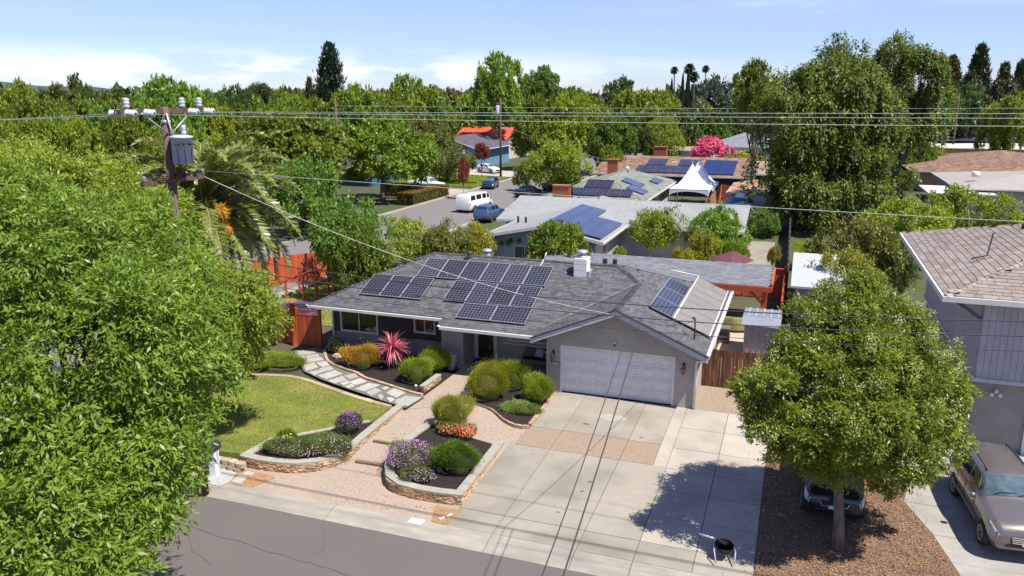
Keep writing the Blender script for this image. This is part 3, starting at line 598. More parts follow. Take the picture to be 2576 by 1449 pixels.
# small marks: leaves, pebbles, stains stay as shapes on the paving
mb = MB()
for k in range(240):
    x = random.uniform(-19, 4.5); y = random.uniform(17, 31); z = G(y) if y > 20.3 else (-0.372 if y > 19.95 else -0.5 + 0.002)
    if y > 20.3 and not (-9.2 < x < -0.5): continue
    if 19.4 < y < 19.97: continue
    r_ = random.uniform(0.006, 0.022); mb.lathe([(r_, z), (r_ * 0.8, z + r_ * 0.5), (0.001, z + r_ * 0.6)], (x, y, 0), 5, smooth=False)
stuff(obj('pebbles', mb, M('pebble', (0.25, 0.2, 0.14), (0.06, 0.05, 0.04), scale=0.9, rough=0.9)), 'small pebbles and crumbs lying on the paving', 'pebbles')

def crack(pts, w, z, mat, name='road_crack', wob=0.05, seed=0):
    rd = random.Random(seed); P = resample([Vector(p) for p in pts], 0.35); P = [p + Vector((rd.uniform(-wob, wob), rd.uniform(-wob, wob))) for p in P]; mb = MB()
    for i in range(len(P) - 1):
        t = (P[i + 1] - P[i]).normalized(); n_ = Vector((-t.y, t.x)); a, b = w * rd.uniform(0.3, 1) / 2, w * rd.uniform(0.3, 1) / 2
        mb.add([(*(P[i] + n_ * a), z), (*(P[i] - n_ * a), z), (*(P[i + 1] - n_ * b), z), (*(P[i + 1] + n_ * b), z)], [(0, 1, 2, 3)])
    return mb
mt = M('tar', (0.035, 0.03, 0.03), (0.05, 0.045, 0.042), scale=6, rough=0.8); rc = MB()
for k, (pts, w) in enumerate((([(-20, 17.9), (-14, 17.35), (-9, 16.9), (-4, 16.3)], 0.025), ([(-13, 18.9), (-12.4, 18.0), (-12.5, 17.2)], 0.015), ([(-9.5, 16.9), (-6, 17.6), (-3.5, 17.9)], 0.012), ([(-17, 17.5), (-16, 16.6), (-15, 16.2)], 0.015))):
    c_ = crack(pts, w, -0.496, mt, seed=k); rc.v += [] ; rc.add(c_.v, c_.f)
stuff(obj('road_cracks', rc, mt), 'thin dark cracks wandering across the asphalt', 'cracks')
rd = random.Random(4); sm = MB()
for x, y, r_ in ((-11.6, 18.6, 0.10), (-11.1, 18.7, 0.07), (-6.6, 29.7, 0.0), (-5.9, 24.3, 0.09), (-7.2, 28.7, 0.10), (-6.0, 23.6, 0.06), (-8.4, 25.6, 0.05), (-4.9, 28.2, 0.06), (-6.4, 22.1, 0.05), (-10.2, 18.2, 0.04)):
    if r_ == 0: continue
    z = (G(y) + 0.0035) if y > 20.3 else -0.496; vs = [(x + r_ * math.cos(a) * rd.uniform(0.6, 1.3) * 1.3, y + r_ * math.sin(a) * rd.uniform(0.5, 1.2), z) for a in [k * 0.7 for k in range(9)]]; sm.add(vs, [tuple(range(9))])
stuff(obj('oil_stains', sm, M('oil_stain', (0.15, 0.135, 0.115), (0.10, 0.09, 0.075), scale=7, rough=0.6)), 'small dark oil spots on the driveway and road', 'stains')
sm = MB(); vs = [(-6.35 + 0.55 * math.cos(a) * rd.uniform(0.85, 1.1), 29.6 + 0.3 * math.sin(a) * rd.uniform(0.8, 1.15), G(29.6) + 0.004 + 0.6 * 0.0333 * 0) for a in [k * 0.35 for k in range(18)]]; vs = [(x, y, G(y) + 0.0035) for x, y, z in vs]; sm.add(vs, [tuple(range(18))]); stuff(obj('pale_stain', sm, M('pale_stain', (0.38, 0.36, 0.33), (0.30, 0.275, 0.225), scale=5, rough=0.8)), 'pale oval mark on the driveway before the garage', 'stain')
# ---------------------------------------------------------------- roofs
m_shin = M('dark_shingle', (0.125, 0.125, 0.135), (0.075, 0.075, 0.082), scale=7, rough=0.95, tint=0.28, bump=0.3, bscale=60, c3=(0.10, 0.098, 0.10), scale3=0.5, spec=0.2, objvar=0.12)
m_under = M('roof_felt', (0.05, 0.05, 0.055), (0.04, 0.04, 0.045), scale=5, rough=0.95)
m_trim = M('trim_white', (0.62, 0.60, 0.56), (0.54, 0.525, 0.49), scale=3, rough=0.6)
m_fascia = M('fascia_grey', (0.50, 0.50, 0.51), (0.43, 0.43, 0.44), scale=3, rough=0.7)
TAB = {}
def shingles(root, poly, zf, uax, vax, vdir, mat, course=0.15, tab=0.32, t=0.014, name='shingle', jag=0.0, pieces=0, gap=0.006):
    """tabs laid in courses over one roof plane. uax: axis along the eave (0/1), vax: axis up the slope (0/1), vdir: sign that climbs.
    the nearest ones are pieces of their own, the rest stays one joined part"""
    P = np.array([(p[0], p[1]) for p in poly]); lo, hi = P.min(0), P.max(0); tabs = []
    v0, v1 = (lo[vax], hi[vax]) if vdir > 0 else (-hi[vax], -lo[vax])
    nr = int((v1 - v0) / course) + 1
    for i in range(nr):
        v = v0 + i * course; u = lo[uax] - random.uniform(0, tab)
        us = []
        while u < hi[uax]: w = tab * random.uniform(0.6, 1.3); us.append((u, w)); u += w
        cu = np.array([a + w / 2 for a, w in us]); cv = np.full(len(cu), (v + course * 0.5) * vdir)
        X, Y = (cu, cv) if uax == 0 else (cv, cu); k = inside([tuple(p) for p in P], X, Y)
        for (a, w), ok, x, y in zip(us, k, X, Y):
            if not ok: continue
            a1 = min(a + w - gap, hi[uax]); a = max(a, lo[uax]); vt = min(v + course * 1.02, v1)
            if a1 - a > 0.03: tabs.append((x * x + y * y, a, a1, v + random.uniform(-jag, jag), vt))
    fl = (uax == 0 and vdir > 0) or (uax == 1 and vdir < 0)
    def pt(u_, v_, dz):
        x, y = (u_, v_ * vdir) if uax == 0 else (v_ * vdir, u_); return Vector((x, y, zf(x, y) + dz))
    def geo(a, a1, v, vt, o=Vector((0, 0, 0))):
        vs = [pt(a, v, t) - o, pt(a1, v, t) - o, pt(a1, vt, 0.003) - o, pt(a, vt, 0.003) - o, pt(a, v, 0.0) - o, pt(a1, v, 0.0) - o]
        fs = [(0, 1, 2, 3), (4, 5, 1, 0)]; return vs, (fs if fl else [f[::-1] for f in fs])
    tabs.sort(); out = None; off = Vector((0, 0, 0)); par = root
    while par is not None: off += par.location; par = par.parent
    if pieces:
        sizes = []
        for q in range(6):
            w = tab * (0.7 + 0.11 * q); o = pt(0, v0, 0); vs, fs = geo(0, w, v0, v0 + course * 1.02, o); m_ = MB().add(vs, fs, 0.2 + 0.12 * q).mesh(name); m_.materials.append(mat); sizes.append((w, m_))
        for d, a, a1, v, vt in tabs[:pieces]:
            w, m_ = min(sizes, key=lambda s_: abs(s_[0] - (a1 - a))); q = link(name, m_, None, root, loc=pt(a, v, 0) - off)
            sc = (a1 - a) / w; q.scale = (sc, 1, 1) if uax == 0 else (1, sc, 1)
    mb = MB()
    for d, a, a1, v, vt in tabs[pieces:]: vs, fs = geo(a, a1, v, vt); mb.add(vs, fs, random.random())
    return obj(name, mb, mat, root, wm=True, kind='stuff') if mb.v else None
def roof_plane(root, poly, zf, th=0.10, mat=None, name='roof_plane'):
    mb = MB(); mb.prism([(p[0], p[1]) for p in poly], lambda x, y: zf(x, y) - th, lambda x, y: zf(x, y) - 0.001, 0.5); return obj(name, mb, mat or m_under, root, wm=True)
def cap_row(root, a, b, mat, w=0.2, step=0.22, name='ridge_cap'):
    """ridge and hip caps"""
    a, b = Vector(a), Vector(b); d = b - a; n = max(1, int(d.length / step)); mb = MB(); dn = d.normalized(); s = dn.cross(Vector((0, 0, 1))).normalized()
    for i in range(n):
        p = a + d * (i / n); q = a + d * ((i + 1.06) / n); up = Vector((0, 0, 0.045)); dz = Vector((0, 0, -w * 0.30))
        mb.add([p + up, p + s * w * 0.7 + dz + up, q + s * w * 0.7 + dz + up * 0.55, q + up * 0.6, p - s * w * 0.7 + dz + up, q - s * w * 0.7 + dz + up * 0.55], [(0, 1, 2, 3), (0, 3, 5, 4)], random.random())
    return obj(name, mb, mat, root, wm=True, kind='stuff')
def wall_open(root, name, axis, c0, c1, u0, u1, z0, z1, holes, mat):
    """a wall between c0..c1 (thickness) running u0..u1, with rectangular holes (u0,u1,z0,z1); axis 'x' runs along x"""
    us = sorted({u0, u1, *[h[0] for h in holes], *[h[1] for h in holes]}); zs = sorted({z0, z1, *[h[2] for h in holes], *[h[3] for h in holes]}); mb = MB()
    for a, b in zip(us[:-1], us[1:]):
        run = None
        for c, d in zip(zs[:-1], zs[1:]):
            um, zm = (a + b) / 2, (c + d) / 2; hole = any(h[0] < um < h[1] and h[2] < zm < h[3] for h in holes)
            if hole: 
                if run: (mb.box(a, b, c0, c1, run[0], run[1], 0.5) if axis == 'x' else mb.box(c0, c1, a, b, run[0], run[1], 0.5)); run = None
            else: run = (run[0] if run else c, d)
        if run: (mb.box(a, b, c0, c1, run[0], run[1], 0.5) if axis == 'x' else mb.box(c0, c1, a, b, run[0], run[1], 0.5))
    return obj(name, mb, mat, root, wm=True)
m_glass = glass('window_glass', (0.035, 0.045, 0.035))
m_int = M('dark_room', (0.03, 0.028, 0.026), (0.02, 0.018, 0.018), scale=2)
def window_x(root, x0, x1, z0, z1, Y, fw=0.08, mull=1, mat=None, face=-1, depth=0.05, gm=None):
    """window in a wall that runs along x; face -1 looks to the street"""
    mat = mat or m_trim; mb = MB(); ya, yb = sorted((Y + face * depth, Y - face * 0.06))
    mb.box(x0, x1, ya, yb, z0, z0 + fw); mb.box(x0, x1, ya, yb, z1 - fw, z1); mb.box(x0, x0 + fw, ya, yb, z0 + fw, z1 - fw); mb.box(x1 - fw, x1, ya, yb, z0 + fw, z1 - fw)
    f = obj('window', mb, mat, root, wm=True)
    w = (x1 - x0 - 2 * fw) / (mull + 1)
    for i in range(mull + 1):
        a = x0 + fw + i * w; g = MB(); g.box(a + 0.02, a + w - 0.02, Y - 0.01, Y + 0.01, z0 + fw + 0.0, z1 - fw); obj('pane', g, gm or m_glass, f, wm=True)
        if i: b = MB(); b.box(a - 0.025, a + 0.025, ya + 0.01, yb, z0 + fw, z1 - fw); obj('mullion', b, mat, f, wm=True)
    return f
def window_y(root, y0, y1, z0, z1, X, fw=0.08, mull=1, mat=None, face=-1, depth=0.05, gm=None):
    mat = mat or m_trim; mb = MB(); xa, xb = sorted((X + face * depth, X - face * 0.06))
    mb.box(xa, xb, y0, y1, z0, z0 + fw); mb.box(xa, xb, y0, y1, z1 - fw, z1); mb.box(xa, xb, y0, y0 + fw, z0 + fw, z1 - fw); mb.box(xa, xb, y1 - fw, y1, z0 + fw, z1 - fw)
    f = obj('window', mb, mat, root, wm=True); w = (y1 - y0 - 2 * fw) / (mull + 1)
    for i in range(mull + 1):
        a = y0 + fw + i * w; g = MB(); g.box(X - 0.01, X + 0.01, a + 0.02, a + w - 0.02, z0 + fw, z1 - fw); obj('pane', g, gm or m_glass, f, wm=True)
        if i: b = MB(); b.box(xa + 0.01, xb, a - 0.025, a + 0.025, z0 + fw, z1 - fw); obj('mullion', b, mat, f, wm=True)
    return f

# ---------------------------------------------------------------- the house
m_stucco = M('grey_stucco', (0.42, 0.385, 0.35), (0.36, 0.33, 0.30), scale=1.3, rough=0.95, bump=0.35, bscale=45, c3=(0.335, 0.31, 0.285), scale3=0.5)
m_stucco2 = M('blue_grey_stucco', (0.25, 0.25, 0.265), (0.21, 0.21, 0.225), scale=1.5, rough=0.95, bump=0.35, bscale=45)
m_band = M('dark_siding', (0.055, 0.045, 0.045), (0.042, 0.034, 0.035), scale=3, rough=0.7)
m_door = M('garage_door_white', (0.74, 0.73, 0.71), (0.68, 0.67, 0.655), scale=1.5, rough=0.6)
HX, HY = -12.5, 36.0
H = thing('house', 'single storey grey stucco house with dark shingle roof and solar panels', 'house', (HX, HY, 0))
pF = lambda x, y: 2.55 + 0.40 * (y - 32.3)
pR = lambda x, y: 2.5 + 0.42 * (-2.95 - x)
pGL = lambda x, y: 2.55 + (x + 10.2) * (1.504 / 3.55)
pB = lambda x, y: 2.5 + (42.4 - y) * (2.05 / 5.1)
pL = lambda x, y: 2.55 + (x + 22.3) * (2.0 / 4.5)
fF = [(-22.3, 32.3), (-15.05, 32.3), (-15.05, 31.75), (-10.15, 31.75), (-10.2, 32.3), (-6.65, 36.05), (-7.95, 37.3), (-17.8, 37.3)]
fGL = [(-10.2, 31.0), (-6.65, 31.0), (-6.65, 36.05), (-10.2, 32.3)]
fR = [(-6.65, 31.0), (-2.95, 31.0), (-2.95, 42.4), (-7.95, 37.3), (-6.65, 36.05)]
fB = [(-22.3, 42.4), (-17.8, 37.3), (-7.95, 37.3), (-2.95, 42.4)]
fL = [(-22.3, 32.3), (-17.8, 37.3), (-22.3, 42.4)]
for pl_, zf in ((fF, pF), (fGL, pGL), (fR, pR), (fB[::-1], pB), (fL[::-1], pL)): rp = roof_plane(H, pl_, zf)
shingles(H, fF, pF, 0, 1, 1, m_shin, pieces=150); shingles(H, fGL, pGL, 1, 0, 1, m_shin, pieces=40); shingles(H, fR, pR, 1, 0, -1, m_shin, pieces=110); shingles(H, fL, pL, 1, 0, 1, m_shin); shingles(H, fB, pB, 0, 1, -1, m_shin, 0.3, 0.6)
for a, b in (((-17.8, 37.3, 4.55), (-7.95, 37.3, 4.57)), ((-22.3, 32.3, 2.55), (-17.8, 37.3, 4.55)), ((-2.95, 42.4, 2.5), (-7.95, 37.3, 4.58)), ((-6.65, 36.05, 4.06), (-7.95, 37.3, 4.58)), ((-6.65, 31.0, 4.06), (-6.65, 36.05, 4.06))): cap_row(H, a, b, M('cap_shingle', (0.07, 0.07, 0.075), (0.05, 0.05, 0.055), scale=6, rough=0.95, tint=0.3))
mb = MB(); v0, v1 = Vector((-10.2, 32.3, 2.565)), Vector((-6.65, 36.05, 4.068)); s_ = (v1 - v0).cross(Vector((0, 0, 1))).normalized() * 0.045
mb.add([v0 + s_ + Vector((0, 0, 0.03)), v0 - s_ + Vector((0, 0, 0.03)), v1 - s_ * 0.7 + Vector((0, 0, 0.03)), v1 + s_ * 0.7 + Vector((0, 0, 0.03))], [(0, 1, 2, 3), (3, 2, 1, 0)]); obj('valley_flashing', mb, M('pale_metal', (0.55, 0.54, 0.52), (0.42, 0.41, 0.40), scale=8, rough=0.5, metal=0.2), H, wm=True)
# gutters and fascia
mb = MB(); mb.box(-22.42, -22.3, 32.2, 42.5, 2.40, 2.53); mb.box(-22.42, -15.05, 32.2, 32.31, 2.42, 2.545); mb.box(-15.05, -14.94, 31.64, 32.31, 2.2, 2.36); mb.box(-15.05, -10.2, 31.64, 31.76, 2.20, 2.335); obj('gutter', mb, m_trim, H, wm=True)
mb = MB(); mb.box(-2.96, -2.82, 31.0, 42.5, 2.36, 2.5); obj('gutter', mb, m_trim, H, wm=True)
mb = MB(); mb.prismY([(-10.3, 2.47), (-6.65, 4.02), (-6.65, 3.80), (-10.3, 2.27)], 30.93, 31.0); mb.prismY([(-2.87, 2.42), (-2.87, 2.20), (-6.65, 3.80), (-6.65, 4.02)], 30.93, 31.0); obj('fascia', mb, m_fascia, H, wm=True)
mb = MB(); mb.prismY([(-10.32, 2.52), (-6.65, 4.075), (-6.65, 4.03), (-10.3, 2.48)], 30.90, 31.02); mb.prismY([(-2.83, 2.48), (-2.87, 2.43), (-6.65, 4.03), (-6.65, 4.075)], 30.90, 31.02); obj('drip_edge', mb, m_under, H, wm=True)
mb = MB(); mb.box(-22.2, -15.05, 32.4, 34.0, 2.38, 2.41); mb.box(-15.0, -10.0, 31.78, 34.6, 2.26, 2.29); obj('soffit', mb, m_fascia, H, wm=True)
mb = MB(); mb.box(-13.0, -9.5, 30.88, 30.9, 0, 0) if False else None
# walls
wall_open(H, 'wall', 'x', 34.0, 34.2, -22.0, -14.6, -0.1, 2.42, [(-21.62, -19.42, 0.80, 1.98), (-17.42, -16.24, 1.14, 1.98)], m_stucco2)
mb = MB(); mb.box(-14.62, -14.42, 33.2, 34.8, -0.1, 2.4); mb.box(-15.55, -14.62, 33.2, 34.0, -0.1, 2.4); obj('wall', mb, m_stucco, H, wm=True)
wall_open(H, 'wall', 'x', 34.6, 34.8, -14.42, -9.75, -0.1, 2.6, [(-14.26, -13.32, 0.03, 2.08), (-12.66, -9.95, 1.02, 2.1)], m_stucco)
wall_open(H, 'wall', 'x', 31.5, 31.7, -9.75, -3.42, -0.15, 2.35, [(-9.12, -4.22, -0.15, 2.14)], m_stucco)
mb = MB(); mb.prismY([(-9.75, 2.35), (-3.42, 2.35), (-3.42, 2.52), (-6.65, 3.95), (-9.75, 2.60)][::-1], 31.5, 31.7); obj('gable_wall', mb, m_stucco, H, wm=True)
mb = MB(); mb.box(-9.75, -9.55, 31.7, 34.6, -0.1, 2.6); obj('wall', mb, m_stucco, H, wm=True)
mb = MB(); mb.box(-3.62, -3.42, 31.7, 42.0, -0.1, 2.55); obj('wall', mb, m_stucco, H, wm=True)
mb = MB(); mb.box(-22.0, -3.62, 41.8, 42.0, -0.1, 2.5); mb.box(-22.0, -21.8, 34.2, 41.8, -0.1, 2.4); obj('wall', mb, m_stucco2, H, wm=True)
mb = MB(); mb.box(-21.7, -3.7, 36.5, 36.6, 0, 2.4); obj('inner_wall', mb, m_int, H, wm=True)
# dark band of siding round the bedroom windows
for i in range(5):
    z0 = 0.80 + 0.32 * i
    for a, b in ((-21.98, -21.64), (-19.40, -17.44), (-16.22, -15.56)):
        mb = MB(); mb.box(a, b, 33.965, 33.998, z0, min(z0 + 0.312, 2.4)); obj('siding_board', mb, m_band, H, wm=True)
mb = MB(); mb.box(-17.42, -16.24, 33.965, 33.998, 0.82, 1.12); obj('siding_board', mb, m_band, H, wm=True)
window_x(H, -21.62, -19.42, 0.80, 1.98, 34.06, 0.10); window_x(H, -17.42, -16.24, 1.14, 1.98, 34.06, 0.09)
m_warm = M('warm_blind', (0.30, 0.26, 0.16), (0.22, 0.19, 0.11), scale=2.5, rough=0.25, spec=0.7, c3=(0.03, 0.03, 0.03), scale3=0.8, f3=(0.52, 0.56))
w_ = window_x(H, -12.66, -9.95, 1.02, 2.1, 34.66, 0.13, 1, gm=m_warm); mb = MB(); mb.box(-12.85, -9.76, 34.42, 34.6, 0.93, 1.01); obj('sill', mb, m_trim, w_, wm=True)
# front door
fr = MB(); fr.box(-14.40, -14.20, 34.52, 34.62, 0.03, 2.1); fr.box(-13.38, -13.18, 34.52, 34.62, 0.03, 2.1); fr.box(-14.40, -13.18, 34.52, 34.62, 2.1, 2.2); d_ = obj('front_door', fr, m_trim, H, wm=True)
mb = MB(); mb.box(-14.2, -13.38, 34.64, 34.70, 0.03, 2.1)
for q in ((-14.1, -13.85, 0.2, 0.85), (-13.73, -13.48, 0.2, 0.85), (-14.1, -13.85, 0.95, 1.35), (-13.73, -13.48, 0.95, 1.35)): mb.box(q[0], q[1], 34.62, 34.645, q[2], q[3])
obj('door_leaf', mb, M('dark_brown_door', (0.05, 0.025, 0.02), (0.035, 0.018, 0.015), scale=3, rough=0.35), d_, wm=True)
mb = MB(); mb.box(-14.05, -13.53, 34.615, 34.64, 1.48, 1.98); obj('door_light', mb, m_warm, d_, wm=True)
mb = MB(); mb.tube([(-13.46, 34.6, 1.02), (-13.46, 34.56, 1.02), (-13.46, 34.55, 1.02)], 0.03, 8); obj('handle', mb, M('steel', (0.5, 0.5, 0.5), metal=0.9, rough=0.3), d_, wm=True)
# garage door: four sections of eight raised panels
fr = MB(); fr.box(-9.12, -9.04, 31.52, 31.66, -0.02, 2.14); fr.box(-4.30, -4.22, 31.52, 31.66, -0.02, 2.14); fr.box(-9.04, -4.30, 31.52, 31.66, 2.08, 2.14); gd = obj('garage_door', fr, m_door, H, wm=True)
for r_ in range(4):
    z0 = 0.01 + r_ * 0.518; mb = MB(); mb.box(-9.04, -4.30, 31.645, 31.69, z0, z0 + 0.506)
    for c in range(7):
        w = 4.74 / 7; x0 = -9.04 + c * w + 0.075; x1 = x0 + w - 0.15; za_, zb_ = z0 + 0.075, z0 + 0.43
        y0, y1, y2 = 31.645, 31.658, 31.632      # recess ring then raised field
        for t_, (a, b, c0, d0) in ((0, (x0, x1, za_, za_ + 0.02)), (0, (x0, x1, zb_ - 0.02, zb_)), (0, (x0, x0 + 0.02, za_ + 0.02, zb_ - 0.02)), (0, (x1 - 0.02, x1, za_ + 0.02, zb_ - 0.02))): mb.box(a, b, y2 - 0.004, y0, c0, d0)
        mb.add([(x0 + 0.05, y0 - 0.001, za_ + 0.05), (x1 - 0.05, y0 - 0.001, za_ + 0.05), (x1 - 0.05, y0 - 0.001, zb_ - 0.05), (x0 + 0.05, y0 - 0.001, zb_ - 0.05), (x0 + 0.085, y2, za_ + 0.085), (x1 - 0.085, y2, za_ + 0.085), (x1 - 0.085, y2, zb_ - 0.085), (x0 + 0.085, y2, zb_ - 0.085)],
               [(4, 5, 6, 7), (0, 1, 5, 4), (1, 2, 6, 5), (2, 3, 7, 6), (3, 0, 4, 7)])
    obj('door_section', mb, m_door, gd, wm=True)
# downpipes
m_pipe = M('white_pipe', (0.66, 0.66, 0.65), (0.58, 0.58, 0.57), rough=0.5)
mb = MB(); mb.tube([(-22.2, 32.28, 2.42), (-22.2, 32.3, 2.28), (-22.0, 33.9, 2.12), (-21.98, 33.92, 2.0), (-21.98, 33.92, 0.0)], 0.055, 8); obj('downpipe', mb, m_pipe, H, wm=True)
mb = MB(); mb.tube([(-2.9, 31.06, 2.38), (-2.9, 31.1, 2.22), (-3.34, 31.42, 2.1), (-3.36, 31.44, 1.95), (-3.36, 31.44, -0.03)], 0.05, 8); obj('downpipe', mb, m_pipe, H, wm=True)
# chimney and roof vents
ch = MB(); bx0, bx1, by0, by1 = -9.86, -9.24, 36.15, 36.85
for i in range(7): ch.box(bx0 - 0.004 * (i % 2), bx1 + 0.004 * (i % 2), by0 - 0.004 * (i % 2), by1, 4.02 + 0.14 * i, 4.02 + 0.14 * (i + 1) - 0.008)
ch.box(bx0 + 0.02, bx1 - 0.02, by0 + 0.02, by1 - 0.02, 3.9, 5.0); c_ = obj('chimney', ch, m_white, H, wm=True)
m_galv = M('galvanised', (0.52, 0.53, 0.55), (0.40, 0.41, 0.44), scale=9, rough=0.42, metal=0.5)
mb = MB(); mb.box(bx0 - 0.12, bx1 + 0.12, by0 - 0.16, by0, 4.0, 4.03); mb.box(bx1, bx1 + 0.14, by0, by1 + 0.1, 4.08, 4.4); obj('flashing', mb, m_galv, c_, wm=True)
mb = MB(); mb.lathe([(0.24, 4.99), (0.24, 5.10), (0.16, 5.12), (0.16, 5.2), (0.27, 5.21), (0.27, 5.33), (0.15, 5.37), (0.001, 5.38)], (-9.55, 36.5, 0), 16); obj('chimney_cap', mb, m_galv, c_, wm=True)
for x, y, r_, h, mt_, c in ((-15.6, 36.9, 0.10, 0.36, 'black', 1), (-15.3, 38.6, 0.2, 0.55, 'galv', 1), (-15.75, 34.55, 0.045, 0.16, 'black', 0), (-16.15, 35.35, 0.04, 0.12, 'galv', 0), (-15.2, 35.25, 0.035, 0.1, 'galv', 0)):
    z = pF(x, y) if y < 37.3 else pB(x, y); mb = MB(); mb.tube([(x, y, z - 0.05), (x, y, z + h)], r_, 10)
    if c: mb.lathe([(r_ * 1.3, z + h - 0.03), (r_ * 1.35, z + h + 0.07), (0.001, z + h + 0.1)], (x, y, 0), 12)
    mb.lathe([(r_ * 1.9, z + 0.0), (r_ * 1.1, z + 0.08)], (x, y, 0), 10); obj('roof_vent', mb, m_galv if mt_ == 'galv' else M('dark_metal', (0.06, 0.07, 0.09), rough=0.45, metal=0.3), H, wm=True)
for x in (-8.75, -8.25): mb = MB(); z = pB(x, 37.9); mb.box(x - 0.1, x + 0.1, 37.8, 38.0, z - 0.1, z + 0.42); obj('roof_vent', mb, M('dark_metal', (0.05, 0.05, 0.055)), H, wm=True)
mb = MB(); mb.tube([(-11.75, 36.75, 4.36), (-11.72, 37.25, 4.6)], 0.025, 6); mb.tube([(-11.72, 37.25, 4.58), (-11.62, 37.36, 4.95)], 0.03, 6); obj('conduit', mb, m_pipe, H, wm=True)
# solar modules: rows as they stand on the roof
m_frame = M('panel_frame', (0.62, 0.62, 0.62), (0.55, 0.55, 0.56), rough=0.35, metal=0.7)
m_side = M('panel_skirt', (0.012, 0.012, 0.014), rough=0.5)
sl = math.atan(0.40)
def module(x0, x1, y0, y1, portrait, zf=pF, lift=0.12, rx=sl, ry=0.0, nx=6, ny=10, mat=None, root=H):
    cx, cy = (x0 + x1) / 2, (y0 + y1) / 2; w = (x1 - x0) - 0.012; h = (y1 - y0) / math.cos(rx) - 0.012; 
    if ry: w = (x1 - x0) / math.cos(ry) - 0.012; h = (y1 - y0) - 0.012
    z = zf(cx, cy) + lift; mb = MB(); f = 0.028; par = root
    loc = Vector((cx, cy, z)) - par.location; rot = (rx, ry, 0)
    gm = mat or grid_mat('pv_%d_%d_%d' % (nx, ny, round(w * 50)), (0.018, 0.020, 0.026), (0.22, 0.23, 0.25), nx, ny, w - 2 * f, h - 2 * f, 0.011)
    mb.box(-w / 2 + f, w / 2 - f, -h / 2 + f, h / 2 - f, -0.005, 0.008); p = obj('solar_panel', mb, gm, par, loc=loc, rot=rot)
    fb = MB(); fb.box(-w / 2, w / 2, -h / 2, -h / 2 + f, -0.03, 0.012); fb.box(-w / 2, w / 2, h / 2 - f, h / 2, -0.03, 0.012); fb.box(-w / 2, -w / 2 + f, -h / 2 + f, h / 2 - f, -0.03, 0.012); fb.box(w / 2 - f, w / 2, -h / 2 + f, h / 2 - f, -0.03, 0.012)
    obj('panel_frame', fb, m_frame, p)
    sk = MB(); sk.box(-w / 2 + 0.01, w / 2 - 0.01, -h / 2 + 0.01, -h / 2 + 0.03, -0.115, -0.03); sk.box(-w / 2 + 0.1, -w / 2 + 0.14, -h / 2 + 0.03, h / 2 - 0.01, -0.1, -0.03); sk.box(w / 2 - 0.03, w / 2 - 0.01, -h / 2 + 0.03, h / 2 - 0.01, -0.115, -0.03); obj('mounting_rail', sk, m_side, p)
for i in range(6): x = -17.75 + i * 1.125; module(x, x + 1.125, 35.08, 36.62, 1)
for i in range(3): x = -20.03 + i * 1.117; module(x, x + 1.117, 33.32, 34.97, 1)
for i in range(4): x = -15.53 + i * 1.117; module(x, x + 1.117, 33.42, 34.98, 1)
for i in range(2): x = -14.4 + i * 1.69; module(x, x + 1.69, 32.3, 33.38, 0, nx=10, ny=6)
rR = math.atan(0.42)
for i in range(3): y = 33.22 + i * 1.93; module(-5.69, -4.66, y, y + 1.9, 0, zf=pR, rx=0.0, ry=rR, nx=6, ny=10)
m_therm = M('pool_heater_mat', (0.22, 0.205, 0.185), (0.175, 0.163, 0.148), scale=3, rough=0.8, objvar=0.07, stretch=(1, 4, 1))
for i in range(7):
    y0, y1 = 33.25 + i * 1.2, 33.25 + (i + 1) * 1.2 - 0.05; cx, cy = -3.83, (y0 + y1) / 2; w = 1.5 / math.cos(rR)
    mb = MB(); 
    for k in range(9): a = -(y1 - y0) / 2 + k * (y1 - y0) / 9; mb.box(-w / 2, w / 2, a, a + (y1 - y0) / 9 - 0.012, -0.02, 0.02)
    mb.box(-w / 2, w / 2, -(y1 - y0) / 2, (y1 - y0) / 2, -0.025, 0.0); obj('heater_panel', mb, m_therm, H, loc=Vector((cx, cy, pR(cx, cy) + 0.09)) - H.location, rot=(0, rR, 0))
mb = MB(); mb.tube([(-4.6, 33.15, pR(-4.6, 0) + 0.14), (-4.6, 41.8, pR(-4.6, 0) + 0.14)], 0.04, 8); mb.tube([(-3.06, 33.15, pR(-3.06, 0) + 0.12), (-3.06, 41.7, pR(-3.06, 0) + 0.12)], 0.035, 8); mb.tube([(-4.6, 41.8, pR(-4.6, 0) + 0.14), (-5.9, 40.5, pR(-5.9, 0) + 0.1)], 0.03, 8); obj('heater_pipe', mb, m_pipe, H, wm=True)
mb = MB(); mb.box(-4.6, -3.0, 33.1, 33.2, 0, 0) if False else mb.prismY([(-5.7, pR(-5.7, 0) + 0.02), (-3.05, pR(-3.05, 0) + 0.02), (-3.05, pR(-3.05, 0) + 0.1), (-5.7, pR(-5.7, 0) + 0.1)][::-1], 33.16, 33.2); obj('mounting_rail', mb, m_side, H, wm=True)
# service mast by the gable's foot
mb = MB(); mb.tube([(-3.58, 32.2, 2.6), (-3.58, 32.2, 3.55), (-3.62, 32.22, 3.68), (-3.72, 32.22, 3.68)], 0.03, 8); mb.lathe([(0.07, 3.62), (0.05, 3.72), (0.001, 3.73)], (-3.62, 32.22, 0), 8); obj('service_mast', mb, M('dark_metal', (0.05, 0.05, 0.055)), H, wm=True)
